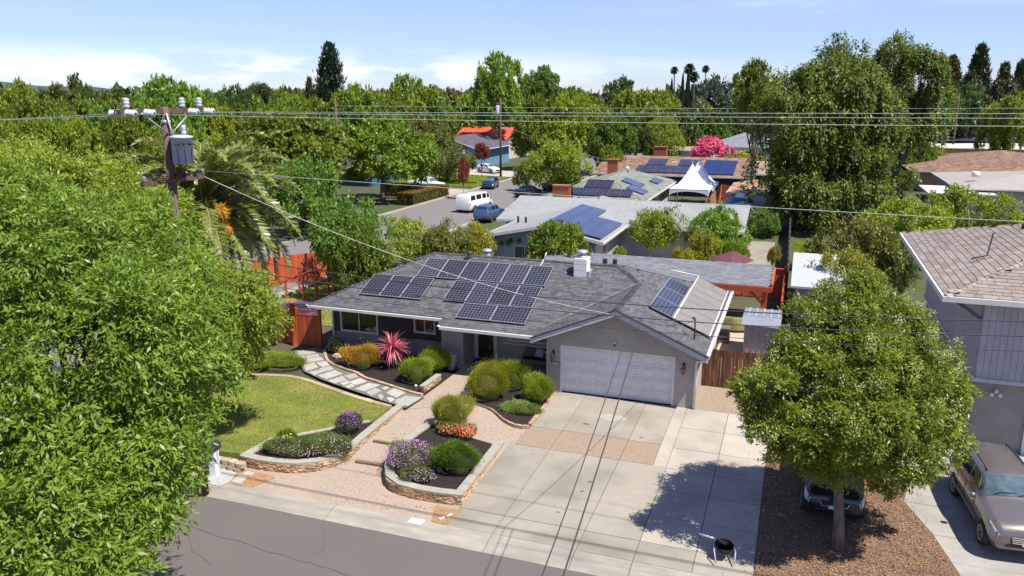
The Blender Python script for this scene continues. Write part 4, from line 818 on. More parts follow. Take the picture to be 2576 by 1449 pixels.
# lanterns, number plate, flood light
m_cop = M('copper', (0.45, 0.24, 0.16), (0.28, 0.13, 0.09), scale=12, rough=0.45, metal=0.5)
for x, z, lab in ((-9.42, 1.66, 'copper wall lantern above the house number plate'), (-3.86, 1.72, 'copper wall lantern right of the garage door')):
    L_ = thing('wall_lantern', lab, 'lantern', (x, 31.5, z)); mb = MB(); mb.lathe([(0.001, 0.17), (0.02, 0.16), (0.06, 0.09), (0.125, 0.02), (0.12, 0.0)], (0, -0.2, 0), 8, smooth=False); obj('hood', mb, m_cop, L_)
    mb = MB(); mb.lathe([(0.085, 0.0), (0.055, -0.22), (0.001, -0.23)], (0, -0.2, 0), 6, smooth=False); obj('glass', mb, M('lantern_glass', (0.28, 0.2, 0.17), (0.2, 0.14, 0.12), rough=0.15), L_)
    mb = MB(); mb.tube([(0, 0, 0.1), (0, -0.1, 0.27), (0, -0.19, 0.26), (0, -0.2, 0.15)], 0.014, 6); mb.box(-0.05, 0.05, -0.02, 0.0, 0.0, 0.22); 
    for k in range(6): t = k * math.pi / 3; mb.tube([(0.086 * math.cos(t), -0.2 + 0.086 * math.sin(t), 0), (0.056 * math.cos(t), -0.2 + 0.056 * math.sin(t), -0.22)], 0.008, 4)
    obj('bracket', mb, M('dark_bronze', (0.06, 0.035, 0.03), rough=0.5), L_)
np_ = thing('number_plate', 'small framed plate of number tiles beside the garage door', 'house number', (-9.33, 31.5, 1.28)); mb = MB(); mb.box(-0.2, 0.2, -0.03, 0, -0.08, 0.08); obj('frame', mb, M('dark_bronze', (0.06, 0.035, 0.03)), np_)
for i, c in enumerate('615'): mb = MB(); mb.box(-0.18 + i * 0.122, -0.065 + i * 0.122, -0.036, -0.029, -0.06, 0.06); t_ = obj('tile', mb, M('cream_tile', (0.6, 0.5, 0.36), (0.5, 0.42, 0.3), rough=0.4), np_); text(c, 0.11, M('grey_print', (0.1, 0.1, 0.1)), np_, (-0.122 + i * 0.122, -0.04, 0), (R(90), 0, 0), 'number')
fl = thing('flood_light', 'white security light high on the gable over the garage door', 'light', (-6.75, 31.5, 2.5)); mb = MB(); mb.lathe([(0.05, -0.02), (0.06, 0.0), (0.045, 0.07), (0.001, 0.09)], (0, -0.1, 0), 10); mb.tube([(0, 0, 0), (0, -0.1, 0.02)], 0.03, 8); obj('lamp_head', mb, m_white, fl)
mb = MB(); mb.lathe([(0.04, -0.12), (0.04, -0.02)], (0, -0.09, 0), 8); obj('sensor', mb, m_black, fl)
bl = thing('flood_light', 'small round white porch light on the wall left of the front door', 'light', (-14.42, 34.0, 1.95)); mb = MB(); mb.lathe([(0.05, 0.0), (0.05, 0.05), (0.001, 0.07)], (0, 0, 0), 10, axis='x'); obj('lamp_head', mb, m_white, bl)
# door mat, bench with cushions, planter pot, dove ornament
dm = thing('doormat', 'black doormat in front of the dark front door', 'doormat', (-13.75, 34.1, 0.012)); mb = MB(); mb.box(-0.5, 0.5, -0.28, 0.28, 0.002, 0.022); obj('mat', mb, m_black, dm)
bn = thing('bench', 'black metal porch bench under the picture window', 'bench', (-11.0, 34.2, 0.012))
mb = MB(); 
for k in range(7): mb.box(-0.75, 0.75, -0.25 + k * 0.07, -0.25 + k * 0.07 + 0.05, 0.42, 0.45)
obj('seat', mb, m_black, bn); mb = MB()
for k in range(16): x = -0.72 + k * 0.096; mb.box(x, x + 0.025, 0.24, 0.26, 0.45, 0.88)
mb.tube([(-0.75, 0.25, 0.86), (-0.3, 0.25, 0.93), (0.3, 0.25, 0.93), (0.75, 0.25, 0.86)], 0.02, 6); obj('backrest', mb, m_black, bn)
for x in (-0.72, 0.7):
    for y in (-0.24, 0.24): mb = MB(); mb.box(x, x + 0.03, y - 0.015, y + 0.015, 0, 0.43); obj('leg', mb, m_black, bn)
    mb = MB(); mb.box(x, x + 0.03, -0.24, 0.24, 0.62, 0.65); mb.box(x, x + 0.03, -0.24, -0.21, 0.43, 0.62); obj('armrest', mb, m_black, bn)
def cushion(name, label, loc, rot, mat, w=0.42, h=0.42):
    t = thing(name, label, 'cushion', loc); t.rotation_euler = rot; mb = MB(); n = 8; vs = []
    for sgn in (1, -1):
        for j in range(n + 1):
            for i in range(n + 1):
                u, v = i / n * 2 - 1, j / n * 2 - 1; e = max(0, (1 - u ** 4) * (1 - v ** 4)) ** 0.5; k = 1 - 0.06 * (u * u * (1 - abs(v)) + v * v * (1 - abs(u))); vs.append((u * w / 2 * k, sgn * 0.07 * e, v * h / 2 * k))
    q = (n + 1) ** 2; fs = []
    for j in range(n):
        for i in range(n): a = j * (n + 1) + i; fs += [(a, a + n + 1, a + n + 2, a + 1), (q + a, q + a + 1, q + a + n + 2, q + a + n + 1)]
    mb.add(vs, fs, smooth=True); obj('cover', mb, mat, t); return t
cushion('cushion', 'plain pale cushion leaning on the black porch bench', (-10.95, 34.3, 0.70), (R(-18), R(10), R(-8)), M('pale_cloth', (0.55, 0.55, 0.60), (0.48, 0.48, 0.53), rough=0.9))
cushion('cushion', 'dark cushion with a white leafy pattern on the porch bench', (-10.5, 34.3, 0.70), (R(-18), R(-4), R(6)), M('pattern_cloth', (0.05, 0.055, 0.08), (0.62, 0.62, 0.64), scale=9, rough=0.9, lohi=(0.49, 0.53), detail=1))
pt = thing('plant_pot', 'large pale grey tapered plant pot against the house wall', 'plant pot', A(z5, 1340, 985)); mb = MB(); mb.lathe([(0.16, 0.0), (0.22, 0.3), (0.30, 0.72), (0.33, 0.75), (0.33, 0.80), (0.28, 0.80), (0.26, 0.7), (0.001, 0.68)], (0, 0, 0), 18); obj('pot', mb, M('pot_glaze', (0.42, 0.44, 0.42), (0.34, 0.36, 0.345), rough=0.5), pt)
dv = thing('bird_ornament', 'small white hanging bird ornament below the large bedroom window', 'ornament', (-20.4, 33.9, 0.55)); mb = MB(); mb.tube([(0, 0, 0.0), (0, 0, 0.26)], 0.006, 4); mb.tube([(-0.09, -0.02, -0.02), (0.0, -0.02, 0.02), (0.08, -0.02, 0.05)], [0.01, 0.035, 0.008], 6); mb.tube([(0, -0.02, 0.02), (0.03, -0.02, -0.16)], [0.025, 0.005], 5); obj('bird', mb, m_white, dv)
# ---------------------------------------------------------------- leaves, trunks, tree builders
g_bright = ML('leaf_bright', (0.085, 0.165, 0.012), (0.30, 0.41, 0.045), trans=0.36)
g_mid = ML('leaf_mid', (0.065, 0.125, 0.012), (0.215, 0.315, 0.038), trans=0.34)
g_dark = ML('leaf_dark', (0.038, 0.072, 0.014), (0.115, 0.175, 0.032), trans=0.28)
g_olive = ML('leaf_olive', (0.085, 0.105, 0.018), (0.235, 0.25, 0.05), trans=0.32)
g_yel = ML('leaf_yellow', (0.12, 0.16, 0.014), (0.40, 0.42, 0.05), trans=0.34)
g_gold = ML('leaf_gold', (0.16, 0.12, 0.012), (0.42, 0.30, 0.035), trans=0.3)
g_grey = ML('leaf_grey', (0.060, 0.085, 0.045), (0.140, 0.175, 0.095), trans=0.2)
g_con = ML('needle_dark', (0.018, 0.038, 0.016), (0.055, 0.085, 0.030), trans=0.12)
g_con2 = ML('needle_brown', (0.040, 0.045, 0.018), (0.105, 0.105, 0.040), trans=0.12)
g_fore = ML('leaf_foreground', (0.062, 0.130, 0.010), (0.265, 0.375, 0.045), trans=0.38, rough=0.42, spec=0.35, var=0)
g_fore2 = ML('leaf_foreground_pale', (0.125, 0.195, 0.018), (0.34, 0.43, 0.06), trans=0.42, rough=0.38, var=0)
g_priv = ML('leaf_privet', (0.055, 0.095, 0.010), (0.27, 0.34, 0.036), trans=0.36, rough=0.38, spec=0.35, var=0)
g_weep = ML('leaf_weeping', (0.028, 0.055, 0.009), (0.215, 0.275, 0.036), trans=0.32, var=0.06)
g_blos = ML('privet_blossom', (0.42, 0.42, 0.08), (0.74, 0.70, 0.26), trans=0.25, tc=(1.1, 1.05, 0.7))
bark = M('bark', (0.20, 0.16, 0.12), (0.11, 0.085, 0.065), scale=5, rough=0.95, bump=1.0, bscale=20, stretch=(1, 1, 0.3), coord='obj')
bark2 = M('pale_bark', (0.33, 0.28, 0.22), (0.22, 0.18, 0.14), scale=5, rough=0.95, bump=0.8, bscale=18, stretch=(1, 1, 0.3), coord='obj')
bark3 = M('dark_bark', (0.09, 0.07, 0.055), (0.05, 0.04, 0.03), scale=5, rough=0.95, bump=0.8, coord='obj')
def lobes_round(n, seed, R_=1.0, z0=0.0, z1=1.0, r=(0.26, 0.42), flat=1.0, lean=(0, 0)):
    rd = np.random.default_rng(seed); out = [(lean[0] * .5, lean[1] * .5, (z0 + z1) / 2, R_ * 0.62, (z1 - z0) * 0.36)]
    for _ in range(n):
        d = rd.normal(size=3); d /= np.linalg.norm(d); k = rd.uniform(0.45, 0.78); rr = rd.uniform(*r) * R_
        z = (z0 + z1) / 2 + d[2] * k * (z1 - z0) / 2; hz = (z - z0) / (z1 - z0)
        out.append((d[0] * k * R_ + lean[0] * hz, d[1] * k * R_ + lean[1] * hz, z, rr, rr * (z1 - z0) / 2 / R_ * flat))
    return out
TPL = {}
def template(kind, i, mat):
    """unit crown: radius about 1, height 0..1 (scaled to metres by the object)"""
    key = (kind, i, mat.name)
    if key in TPL: return TPL[key]
    sd_ = 100 + i * 7 + sum(map(ord, kind))
    if kind == 'broad': me = crown_mesh('crown', lobes_round(20, sd_, r=(0.24, 0.44)), 760, 20, np.array([0.04, 0.04, 0.03]), 0.075, 0.045, mat, low=-0.85, clump=(120, 0.15))
    elif kind == 'far': me = crown_mesh('crown', lobes_round(13, sd_, r=(0.26, 0.46)), 330, 11, np.array([0.06, 0.06, 0.045]), 0.13, 0.08, mat, low=-0.6, clump=(60, 0.19))
    elif kind == 'loose': me = crown_mesh('crown', lobes_round(16, sd_, r=(0.2, 0.36)), 520, 22, np.array([0.05, 0.05, 0.045]), 0.065, 0.034, mat, droop=0.2, low=-0.9, clump=(75, 0.17))
    elif kind == 'dense': me = crown_mesh('crown', lobes_round(14, sd_, r=(0.36, 0.5)), 760, 20, np.array([0.045, 0.045, 0.04]), 0.075, 0.04, mat, low=-0.9, clump=(140, 0.15))
    elif kind == 'conifer' or kind == 'spire':
        n = 9000; rd = np.random.default_rng(sd_); nb = 230; t = rd.uniform(0.0, 1, nb) ** 0.8; az = rd.uniform(0, 6.283, nb); br = (1 - t) ** 0.85 * rd.uniform(0.62, 1.05, nb) + 0.03
        if kind == 'spire': br = np.sin(np.clip(t, 0, 1) * 3.0 + 0.12) ** 0.6 * rd.uniform(0.8, 1, nb) * 0.9
        k = rd.integers(0, nb, n); u = rd.uniform(0.12, 1, n) ** 0.7; rr = br[k] * u
        wv = rd.normal(0, 1, (n, 3)) * np.array([0.07, 0.07, 0.012])
        pos = np.stack([np.cos(az[k]) * rr, np.sin(az[k]) * rr, t[k] * 0.97 + 0.02 + (0.04 * u if kind == 'conifer' else 0.06 * u) - (0.05 * u * u)], 1) + wv
        out = np.stack([np.cos(az[k]), np.sin(az[k]), np.full(n, 0.2 if kind == 'conifer' else 1.5)], 1)
        me = leaf_mesh('crown', pos, out + sph(n) * 0.6, np.array([0, 0, 1.0]) + sph(n) * 0.5, 0.11 * rng.uniform(.6, 1.2, n), 0.05, np.repeat(rng.uniform(0, 1, nb), 1)[k] * 0.5 + rng.uniform(0, 0.5, n), mat)
    TPL[key] = me; return me
TT = {}
def trunk_tpl(i, mat):
    key = (i, mat.name)
    if key not in TT:
        rd = random.Random(i); tops = [(math.cos(a) * rd.uniform(0.4, 0.7), math.sin(a) * rd.uniform(0.4, 0.7), rd.uniform(0.62, 0.88)) for a in [k * 1.05 + rd.random() for k in range(6)]] + [(0, 0, 0.9)]
        TT[key] = trunk_mesh('trunk', 1.0, 0.06, tops, mat, 0.36, i, 0.05)
    return TT[key]
def tree(name, label, pos, Rr, zt, kind, mat, cb=0.25, group=None, bk=None, i=None, flat=1.0, gz=0.0, cat='tree', tr=1.0):
    """pos: foot; zt: height of the top above the ground"""
    i = random.randrange(4) if i is None else i; rz = random.uniform(0, 6.28)
    if kind in ('broad', 'far', 'dense', 'loose') and cb < 0.3: cb = max(cb, 1 - 2.15 * Rr / zt)
    t = thing(name, label, cat, (pos[0], pos[1], gz), rz, group)
    link('crown', template(kind, i, mat), None, t, loc=(0, 0, zt * cb), scale=(Rr, Rr * random.uniform(0.9, 1.1), zt * (1 - cb)))
    if kind in ('conifer', 'spire'):
        key = ('pole', (bk or bark3).name)
        if key not in TT: TT[key] = MB().tube([(0, 0, -0.02), (0, 0, 0.5), (0, 0, 0.97)], [0.05, 0.03, 0.006], 7).mesh('trunk'); TT[key].materials.append(bk or bark3)
        link('trunk', TT[key], None, t, scale=(Rr * tr, Rr * tr, zt))
    else: link('trunk', trunk_tpl(i, bk or bark), None, t, scale=(Rr * 0.85, Rr * 0.85, zt * 0.95), rot=(0, 0, i))
    return t
def ptree(px, ytop, wpx, D, kind, mat, label, cb=0.25, name='tree', **k):
    """a tree whose top and spread were measured in the photo, standing D metres out"""
    q = atD(px, ytop, D); Rr = wpx * D / FPX / 2; return tree(name, label, (q.x, q.y), Rr, q.z, kind, mat, cb, **k)

# ---------------------------------------------------------------- foreground trees left of the road
def fore_tree(label, lobes, ncl, per, ln, wd, mat, foot, tops, trunk_r, seed, hang=0.0, cr=0.22, droop=0.35, name='street_tree', bk=None, low=-0.75, tvar=0.4, shell=(0.6, 1.03), clump=None, split=0.34, limbs=40, spray=0.0):
    t = thing(name, label, 'tree', foot)
    lo = [(a - foot[0], b - foot[1], c - foot[2], d, e) for a, b, c, d, e in lobes]
    me = crown_mesh('crown', lo, ncl, per, cr, ln, wd, mat, droop=droop, hang=hang, low=low, shell=shell, tvar=tvar, clump=clump, spray=spray); link('crown', me, None, t)
    tm = trunk_mesh('trunk', lo[0][2] + 1.0, trunk_r, [(a * 0.8, b * 0.8, c) for a, b, c, d, e in lo[:limbs]], bk or bark, split, seed); link('trunk', tm, None, t); return t
def lobe_px(x, y, r, D):      # lobe seen at x,y with r pixels radius, D metres out
    q = atD(x, y, D); rr = r * D / FPX; return (q.x, q.y, q.z, rr, rr * 0.95)
LA = [lobe_px(*a) for a in ((190, 910, 288, 16), (60, 660, 178, 17), (310, 680, 113, 18.5), (150, 600, 88, 19), (420, 850, 113, 17), (345, 985, 133, 16), (370, 1110, 63, 15.5), (250, 1180, 198, 14.5), (90, 1290, 218, 13.5), (-60, 1000, 278, 15), (190, 1370, 128, 13), (285, 1230, 68, 14.2), (385, 1240, 26, 15), (450, 980, 58, 16.5), (-80, 680, 188, 17), (10, 500, 78, 20), (250, 1460, 68, 12.5), (400, 740, 88, 18), (480, 930, 58, 17), (395, 575, 48, 20.5), (445, 640, 52, 21), (340, 545, 45, 20.2), (480, 700, 45, 21.5))]
qa = at(230, 1700, -0.4); footA = (-12.5 + 3.2, 15.6, -0.45)
footA = (LA[0][0], LA[0][1], -0.45)
fore_tree('very large leafy tree filling the left side in front of the utility pole', LA, 11500, 15, 0.155, 0.050, g_fore, footA, None, 0.28, 3, cr=0.12, clump=(430, 0.60), low=-0.9, spray=0.48, shell=(0.5, 1.04), tvar=0.6, droop=0.45)
LB = [lobe_px(*a) for a in ((590, 755, 70, 28), (632, 745, 42, 28), (550, 820, 80, 28), (628, 810, 40, 28.5), (500, 740, 70, 28), (590, 860, 35, 28), (440, 680, 50, 28), (555, 895, 40, 28))]
fore_tree('smaller bright green tree between the big tree and the red side gate', LB, 4200, 14, 0.16, 0.055, g_fore2, (at(545, 930, 0).x, at(545, 930, 0).y, -0.1), None, 0.15, 5, cr=0.14, clump=(150, 0.6), low=-0.9, spray=0.4, tvar=0.55)
LC = [lobe_px(*a) for a in ((230, 500, 80, 30), (120, 480, 90, 31), (320, 530, 60, 29), (20, 450, 85, 32), (370, 560, 60, 28), (-60, 470, 90, 30), (430, 560, 50, 28))]
fore_tree('pale yellow green tree behind the big tree on the left edge', LC, 3600, 16, 0.19, 0.07, g_fore2, (LC[0][0], LC[0][1], 0), None, 0.2, 6, cr=0.2, clump=(170, 0.85), spray=0.5, tvar=0.55)
# the small tree right of the drive
PX = [lobe_px(*a) for a in ((2150, 980, 190.8, 21.7), (2010, 1000, 114, 21.2), (2300, 1000, 104.4, 21.7), (2140, 780, 80.4, 22.7), (2060, 860, 85.2, 22.2), (2230, 850, 85.2, 22.7), (1930, 980, 46.8, 20.7), (2350, 900, 37.2, 22.7), (1960, 1080, 46.8, 20.5), (2250, 1130, 75.6, 20.2), (2380, 1110, 27.6, 21.2), (2100, 1090, 75.6, 19.9), (2150, 700, 27.6, 23.2), (2010, 890, 46.8, 21.7), (2310, 1200, 22, 20), (2400, 1010, 22, 22.2), (1890, 1010, 22, 20.7), (2120, 1130, 85.2, 20.7), (2010, 1095, 56.4, 20.9), (2240, 1170, 51.6, 20.7), (2340, 1150, 37.2, 21), (2170, 1060, 85.2, 19.7))]
bark4 = M('grey_bark', (0.21, 0.17, 0.13), (0.10, 0.08, 0.06), scale=7, rough=0.95, bump=1.0, bscale=25, stretch=(1, 1, 0.35), coord='obj')
fp = AG(ze, 840, 1250)
tp = fore_tree('small street tree with cream blossom right of the driveway', PX, 11500, 15, 0.125, 0.044, g_priv, tuple(fp), None, 0.15, 8, cr=0.12, bk=bark4, droop=0.25, shell=(0.65, 1.04), clump=(430, 0.40), low=-1.0, split=0.42, limbs=7, spray=0.26, tvar=0.6)
lo = [(a - fp.x, b - fp.y, c - fp.z, d, e) for a, b, c, d, e in PX]
P_, d_2 = lobe_clusters(lo, 120, (1.06, 1.16), low=-0.2); n = len(P_) * 60; ci = np.repeat(np.arange(len(P_)), 60)
P2 = P_[ci] + d_2[ci] * 0.36 + np.random.default_rng(5).normal(size=(n, 3)) * np.array([0.075, 0.075, 0.10]); link('blossom', leaf_mesh('blossom', P2, sph(n) + d_2[ci], sph(n), 0.05, 0.035, rng.uniform(0, 1, n), g_blos), None, tp)

# ---------------------------------------------------------------- date palm behind the pole
def palm_mesh(nf, L_, seed, mat, dens=75, leaf=0.5, up=(0.15, 1.35), w=0.045, droopk=1.0):
    rd = np.random.default_rng(seed); P, D, Nn, ln, ti = [], [], [], [], []; mb = MB()
    for f in range(nf):
        az = f * 2.39996 + rd.uniform(-0.2, 0.2); el = up[0] + (up[1] - up[0]) * (1 - f / nf) ** 1.1 + rd.uniform(-0.1, 0.1); Lf = L_ * rd.uniform(0.85, 1.08); pts = []; p = np.zeros(3); e = el
        h = np.array([math.cos(az), math.sin(az), 0])
        for k in range(15):
            pts.append(p.copy()); d = h * math.cos(e) + np.array([0, 0, math.sin(e)]); p = p + d * Lf / 14; e -= droopk * (0.045 + 0.012 * k) * (1.15 if el > 0.6 else 0.9)
        pts = np.array(pts); mb.tube([tuple(q) for q in pts], [0.05 - 0.0028 * k for k in range(15)], 4)
        side = np.array([-math.sin(az), math.cos(az), 0]); tt = np.linspace(0.12, 0.99, dens)
        for s in (-1, 1):
            i = tt * 14; k = np.minimum(i.astype(int), 13); fr_ = (i - k)[:, None]; q = pts[k] * (1 - fr_) + pts[k + 1] * fr_; tn = unit(pts[k + 1] - pts[k]); upv = np.cross(np.broadcast_to(side, tn.shape) * -1, tn)
            dd = unit(side * s * 0.85 + tn * 0.75 + upv * rd.uniform(-0.1, 0.45, (dens, 1)) + rd.normal(0, 0.07, (dens, 3)))
            P.append(q); D.append(dd); Nn.append(np.cross(dd, tn) + rd.normal(0, 0.2, (dens, 3))); ln.append(leaf * np.sin(np.clip(tt * 3.0 + 0.25, 0, 3.1)) ** 0.6 * rd.uniform(0.85, 1.1, dens)); ti.append(np.full(dens, rd.uniform(0, 1)) * 0.6 + rd.uniform(0, 0.4, dens))
    return leaf_mesh('fronds', np.concatenate(P), np.concatenate(D), np.concatenate(Nn), np.concatenate(ln), w, np.concatenate(ti), mat), mb
g_palm = ML('palm_leaf', (0.09, 0.115, 0.022), (0.27, 0.29, 0.075), trans=0.18, rough=0.35, spec=0.5, var=0)
pc = atD(510, 520, 33); dp = thing('date_palm', 'big date palm with arching fronds and orange fruit stalks behind the pole', 'palm tree', (pc.x, pc.y, 0))
fm, rb = palm_mesh(78, 4.7, 4, g_palm, dens=110, leaf=0.62, up=(-0.5, 1.4), w=0.075)
link('fronds', fm, None, dp, loc=(0, 0, pc.z)); obj('midribs', rb, M('palm_midrib', (0.30, 0.30, 0.10), (0.22, 0.22, 0.07), rough=0.6), dp, loc=(0, 0, pc.z))
mb = MB(); hh = pc.z; mb.tube([(0, 0, 0), (0, 0, hh * 0.5), (0, 0, hh - 0.6), (0, 0, hh)], [0.42, 0.36, 0.42, 0.3], 14); obj('trunk', mb, bark2, dp)
for (x, y) in ((545, 525), (552, 572), (385, 515), (375, 545)):
    q = atD(x, y, 31.5) - dp.location; n = 500; t = rng.uniform(0, 1, n); D = np.stack([rng.normal(0.35 if x > 500 else -0.2, 0.4, n), rng.normal(-0.2, 0.35, n), rng.normal(-0.3, 0.3, n)], 1)
    link('fruit_stalk', leaf_mesh('fruit_stalk', np.stack([q.x - 0.25 + t * 0.55, q.y + rng.normal(0, 0.1, n), q.z + 0.1 - t * 0.12 + rng.normal(0, 0.07, n)], 1), D, sph(n), 0.42, 0.03, rng.uniform(0, 1, n), ML('date_orange', (0.45, 0.20, 0.02), (0.75, 0.42, 0.05), trans=0.2, tc=(1.2, 1, 0.6))), None, dp)

# ---------------------------------------------------------------- shrubs and flowers of the front garden
def shrub(name, label, c, rx, ry, h, mat, n=9000, ln=0.06, wd=0.02, upb=0.8, seed=0, cat='shrub', nl=11, jag=0.10, gz=None, stem=True):
    gz = G(c[1]) if gz is None else gz; t = thing(name, label, cat, (c[0], c[1], gz)); rd = np.random.default_rng(seed + 11)
    lobes = [(0, 0, h * 0.45, 1.0, 1.0)]
    d = sph(n); d[:, 2] = np.abs(d[:, 2]) * 1.1 - 0.25; d = unit(d); bump = np.ones(n)
    for k in range(nl):
        b = rd.normal(size=3); b[2] = abs(b[2]); b /= np.linalg.norm(b); bump += 0.30 * rd.uniform(0.4, 1.2) * np.exp(-((1 - d @ b) / 0.10)) - 0.02
    r_ = bump * rd.uniform(0.80, 1.0, n) * (1 + rd.exponential(jag, n) * (rd.random(n) < 0.25)); P = d * r_[:, None] * np.array([rx, ry, h * 0.60]) + np.array([0, 0, h * 0.42]); k = P[:, 2] > 0.0; P, d2 = P[k], d[k]; m = len(P)
    me = leaf_mesh('foliage', P, d2 + np.array([0, 0, upb]) + sph(m) * 0.55, sph(m) + d2 * 0.5, ln * rd.uniform(0.6, 1.3, m), wd, rd.uniform(0, 1, m) * 0.6 + 0.4 * (0.5 + 0.5 * np.sin(P[:, 0] * 7 + P[:, 2] * 5) * np.sin(P[:, 1] * 6)), mat); link('foliage', me, None, t)
    if stem: mb = MB(); mb.lathe([(rx * 0.5, 0.0), (rx * 0.55, h * 0.3), (rx * 0.4, h * 0.6), (0.01, h * 0.72)], (0, 0, 0), 12); mb.v = [(x, y * ry / rx, z) for x, y, z in mb.v]; obj('inner_twigs', mb, M('twig_dark', (0.06, 0.075, 0.015), (0.03, 0.04, 0.01), scale=8), t)  # dark green core filling the inside of the shrub
    return t
g_lime = ML('leaf_lime', (0.13, 0.19, 0.015), (0.36, 0.44, 0.045), trans=0.3, var=0)
g_limegold = ML('leaf_lime_gold', (0.17, 0.19, 0.02), (0.40, 0.40, 0.05), trans=0.3, var=0)
g_orange = ML('leaf_orange', (0.28, 0.15, 0.02), (0.62, 0.40, 0.05), trans=0.25, tc=(1.3, 1.1, 0.6), var=0)
g_box = ML('leaf_box', (0.05, 0.11, 0.012), (0.19, 0.29, 0.035), trans=0.28, var=0)
def base5(x, y, z=0.0): return A(z5, x, y, z)
for lab, (x, y), rx, ry, h, mt_, n_, ln_, wd_, nm in (
    ('rounded golden orange shrub beside the pink spiky plant', (690, 965), 0.92, 0.8, 0.98, g_orange, 15000, 0.07, 0.022, 'golden_shrub'),
    ('upright lime green shrub between the mulch bed and the short wall', (1075, 1075), 0.72, 0.65, 1.15, g_lime, 13000, 0.085, 0.018, 'lime_shrub'),
    ('lime green shrub in front of the plant pot', (1225, 1000), 0.70, 0.6, 1.05, g_lime, 12000, 0.085, 0.018, 'lime_shrub'),
    ('small white flecked shrub at the left corner of the house', (497, 862), 0.40, 0.4, 0.62, ML('leaf_variegated', (0.05, 0.10, 0.02), (0.42, 0.46, 0.22), trans=0.2, var=0), 4000, 0.07, 0.03, 'variegated_shrub'),
    ('large yellow green shrub nearest the front walk in the porch bed', (1600, 1190), 1.05, 0.85, 1.40, g_limegold, 20000, 0.085, 0.018, 'lime_shrub'),
    ('tall lime shrub against the porch behind the other bushes', (1790, 1110), 0.80, 0.7, 1.15, g_lime, 14000, 0.085, 0.018, 'lime_shrub'),
    ('round lime shrub beside the garage wall', (1955, 1225), 0.62, 0.6, 1.05, g_lime, 12000, 0.08, 0.018, 'lime_shrub'),
    ('ball shaped yellow green shrub at the head of the horseshoe planter', (1335, 1400), 0.76, 0.74, 1.22, g_limegold, 20000, 0.06, 0.016, 'ball_shrub')):
    c = AG(z5, x, y); shrub(nm, lab, c, rx, ry, h, mt_, n_, ln_, wd_, seed=int(x))
shrub('ground_cover', 'low mat of pale green ground cover in the porch bed', AG(z5, 1830, 1300), 0.95, 0.55, 0.32, ML('leaf_mat', (0.09, 0.16, 0.03), (0.36, 0.44, 0.12), trans=0.25, var=0), 9000, 0.06, 0.03, cat='plant', seed=3)
# clipped mound of small plants at the head of the lawn
for lab, (x, y), rx, ry, h in (('long mound of bright green ground cover left of the stone path', (90, 945), 1.75, 0.75, 0.42), ('low mound of ground cover under the big tree beside the side gate', (-150, 960), 1.6, 0.8, 0.4)):
    shrub('ground_cover', lab, A(z5, x, y, 0), rx, ry, h, g_lime, 15000, 0.07, 0.022, cat='plant', seed=9, gz=0.0)
shrub('orange_flower_shrub', 'reddish leaved shrub at the foot of the red side gate', A(z5, 15, 800, 0), 0.6, 0.5, 0.8, ML('leaf_reddish', (0.10, 0.10, 0.02), (0.42, 0.20, 0.05), trans=0.2, var=0), 4000, 0.09, 0.035, seed=5, gz=0.0)
c = AG(zc, 1822, 815); shrub('box_shrub', 'bright green clipped shrub at the street end of the horseshoe planter', (c.x + 0.1, c.y + 0.62, 0), 0.72, 0.66, 0.98, g_box, 15000, 0.055, 0.026, seed=21, gz=-0.03)
def flowers(name, label, c, rx, ry, h, n_l, n_f, green, fl, gz, cat='flowers', seed=1, fs=0.035, lf=0.07, wdf=0.02):
    t = shrub(name, label, c, rx, ry, h, green, n_l, lf, wdf, seed=seed, cat=cat, gz=gz, jag=0.12); rd = np.random.default_rng(seed); d = sph(n_f); d[:, 2] = np.abs(d[:, 2]); P = d * rd.uniform(0.96, 1.14, (n_f, 1)) * np.array([rx, ry, h * 0.6]) + np.array([0, 0, h * 0.42])
    link('blossoms', leaf_mesh('blossoms', P, sph(n_f), d + sph(n_f) * 0.4, fs * rd.uniform(0.7, 1.3, n_f), fs, rd.uniform(0, 1, n_f), fl), None, t); return t
f_pink = ML('petal_pink', (0.50, 0.22, 0.45), (0.85, 0.62, 0.78), trans=0.2, tc=(1, 1, 1), var=0)
f_mag = ML('petal_magenta', (0.50, 0.15, 0.52), (0.80, 0.42, 0.78), trans=0.2, tc=(1, 1, 1), var=0)
f_pur = ML('petal_purple', (0.14, 0.04, 0.22), (0.32, 0.12, 0.45), trans=0.15, tc=(1, 1, 1), var=0)
f_cor = ML('petal_coral', (0.62, 0.12, 0.05), (0.90, 0.32, 0.18), trans=0.2, tc=(1, 1, 1), var=0)
f_yel = ML('petal_yellow', (0.80, 0.45, 0.02), (0.90, 0.65, 0.05), trans=0.2, tc=(1, 1, 1), var=0)
g_ger = ML('leaf_geranium', (0.06, 0.11, 0.02), (0.21, 0.27, 0.06), trans=0.25, var=0)
c = A(zc, 760, 560, 0.2); flowers('pink_flower_bed_plant', 'pink flowering plant at the street end of the curved planter', (c.x, c.y, 0), 1.15, 0.5, 0.5, 9000, 700, g_ger, f_pink, -0.03, seed=31)
c = A(zc, 1040, 560, 0.2); flowers('pink_flower_bed_plant', 'pale pink flowering plant beside the walk side of the curved planter', (c.x, c.y, 0), 0.85, 0.55, 0.55, 8000, 420, g_ger, f_pink, -0.03, seed=32)
c = A(zc, 1580, 640, 0.25); flowers('magenta_flower_plant', 'magenta and lilac flowering plant at the rounded end of the horseshoe planter', (c.x - 0.05, c.y, 0), 0.85, 0.80, 0.85, 9000, 1500, g_ger, f_mag, -0.05, seed=33)
c = A(zc, 1600, 780, 0.1); flowers('pink_flower_bed_plant', 'trailing pink flowers spilling over the horseshoe planter cap', (c.x, c.y + 0.25, 0), 0.6, 0.4, 0.42, 4000, 420, g_ger, f_pink, -0.05, seed=34)
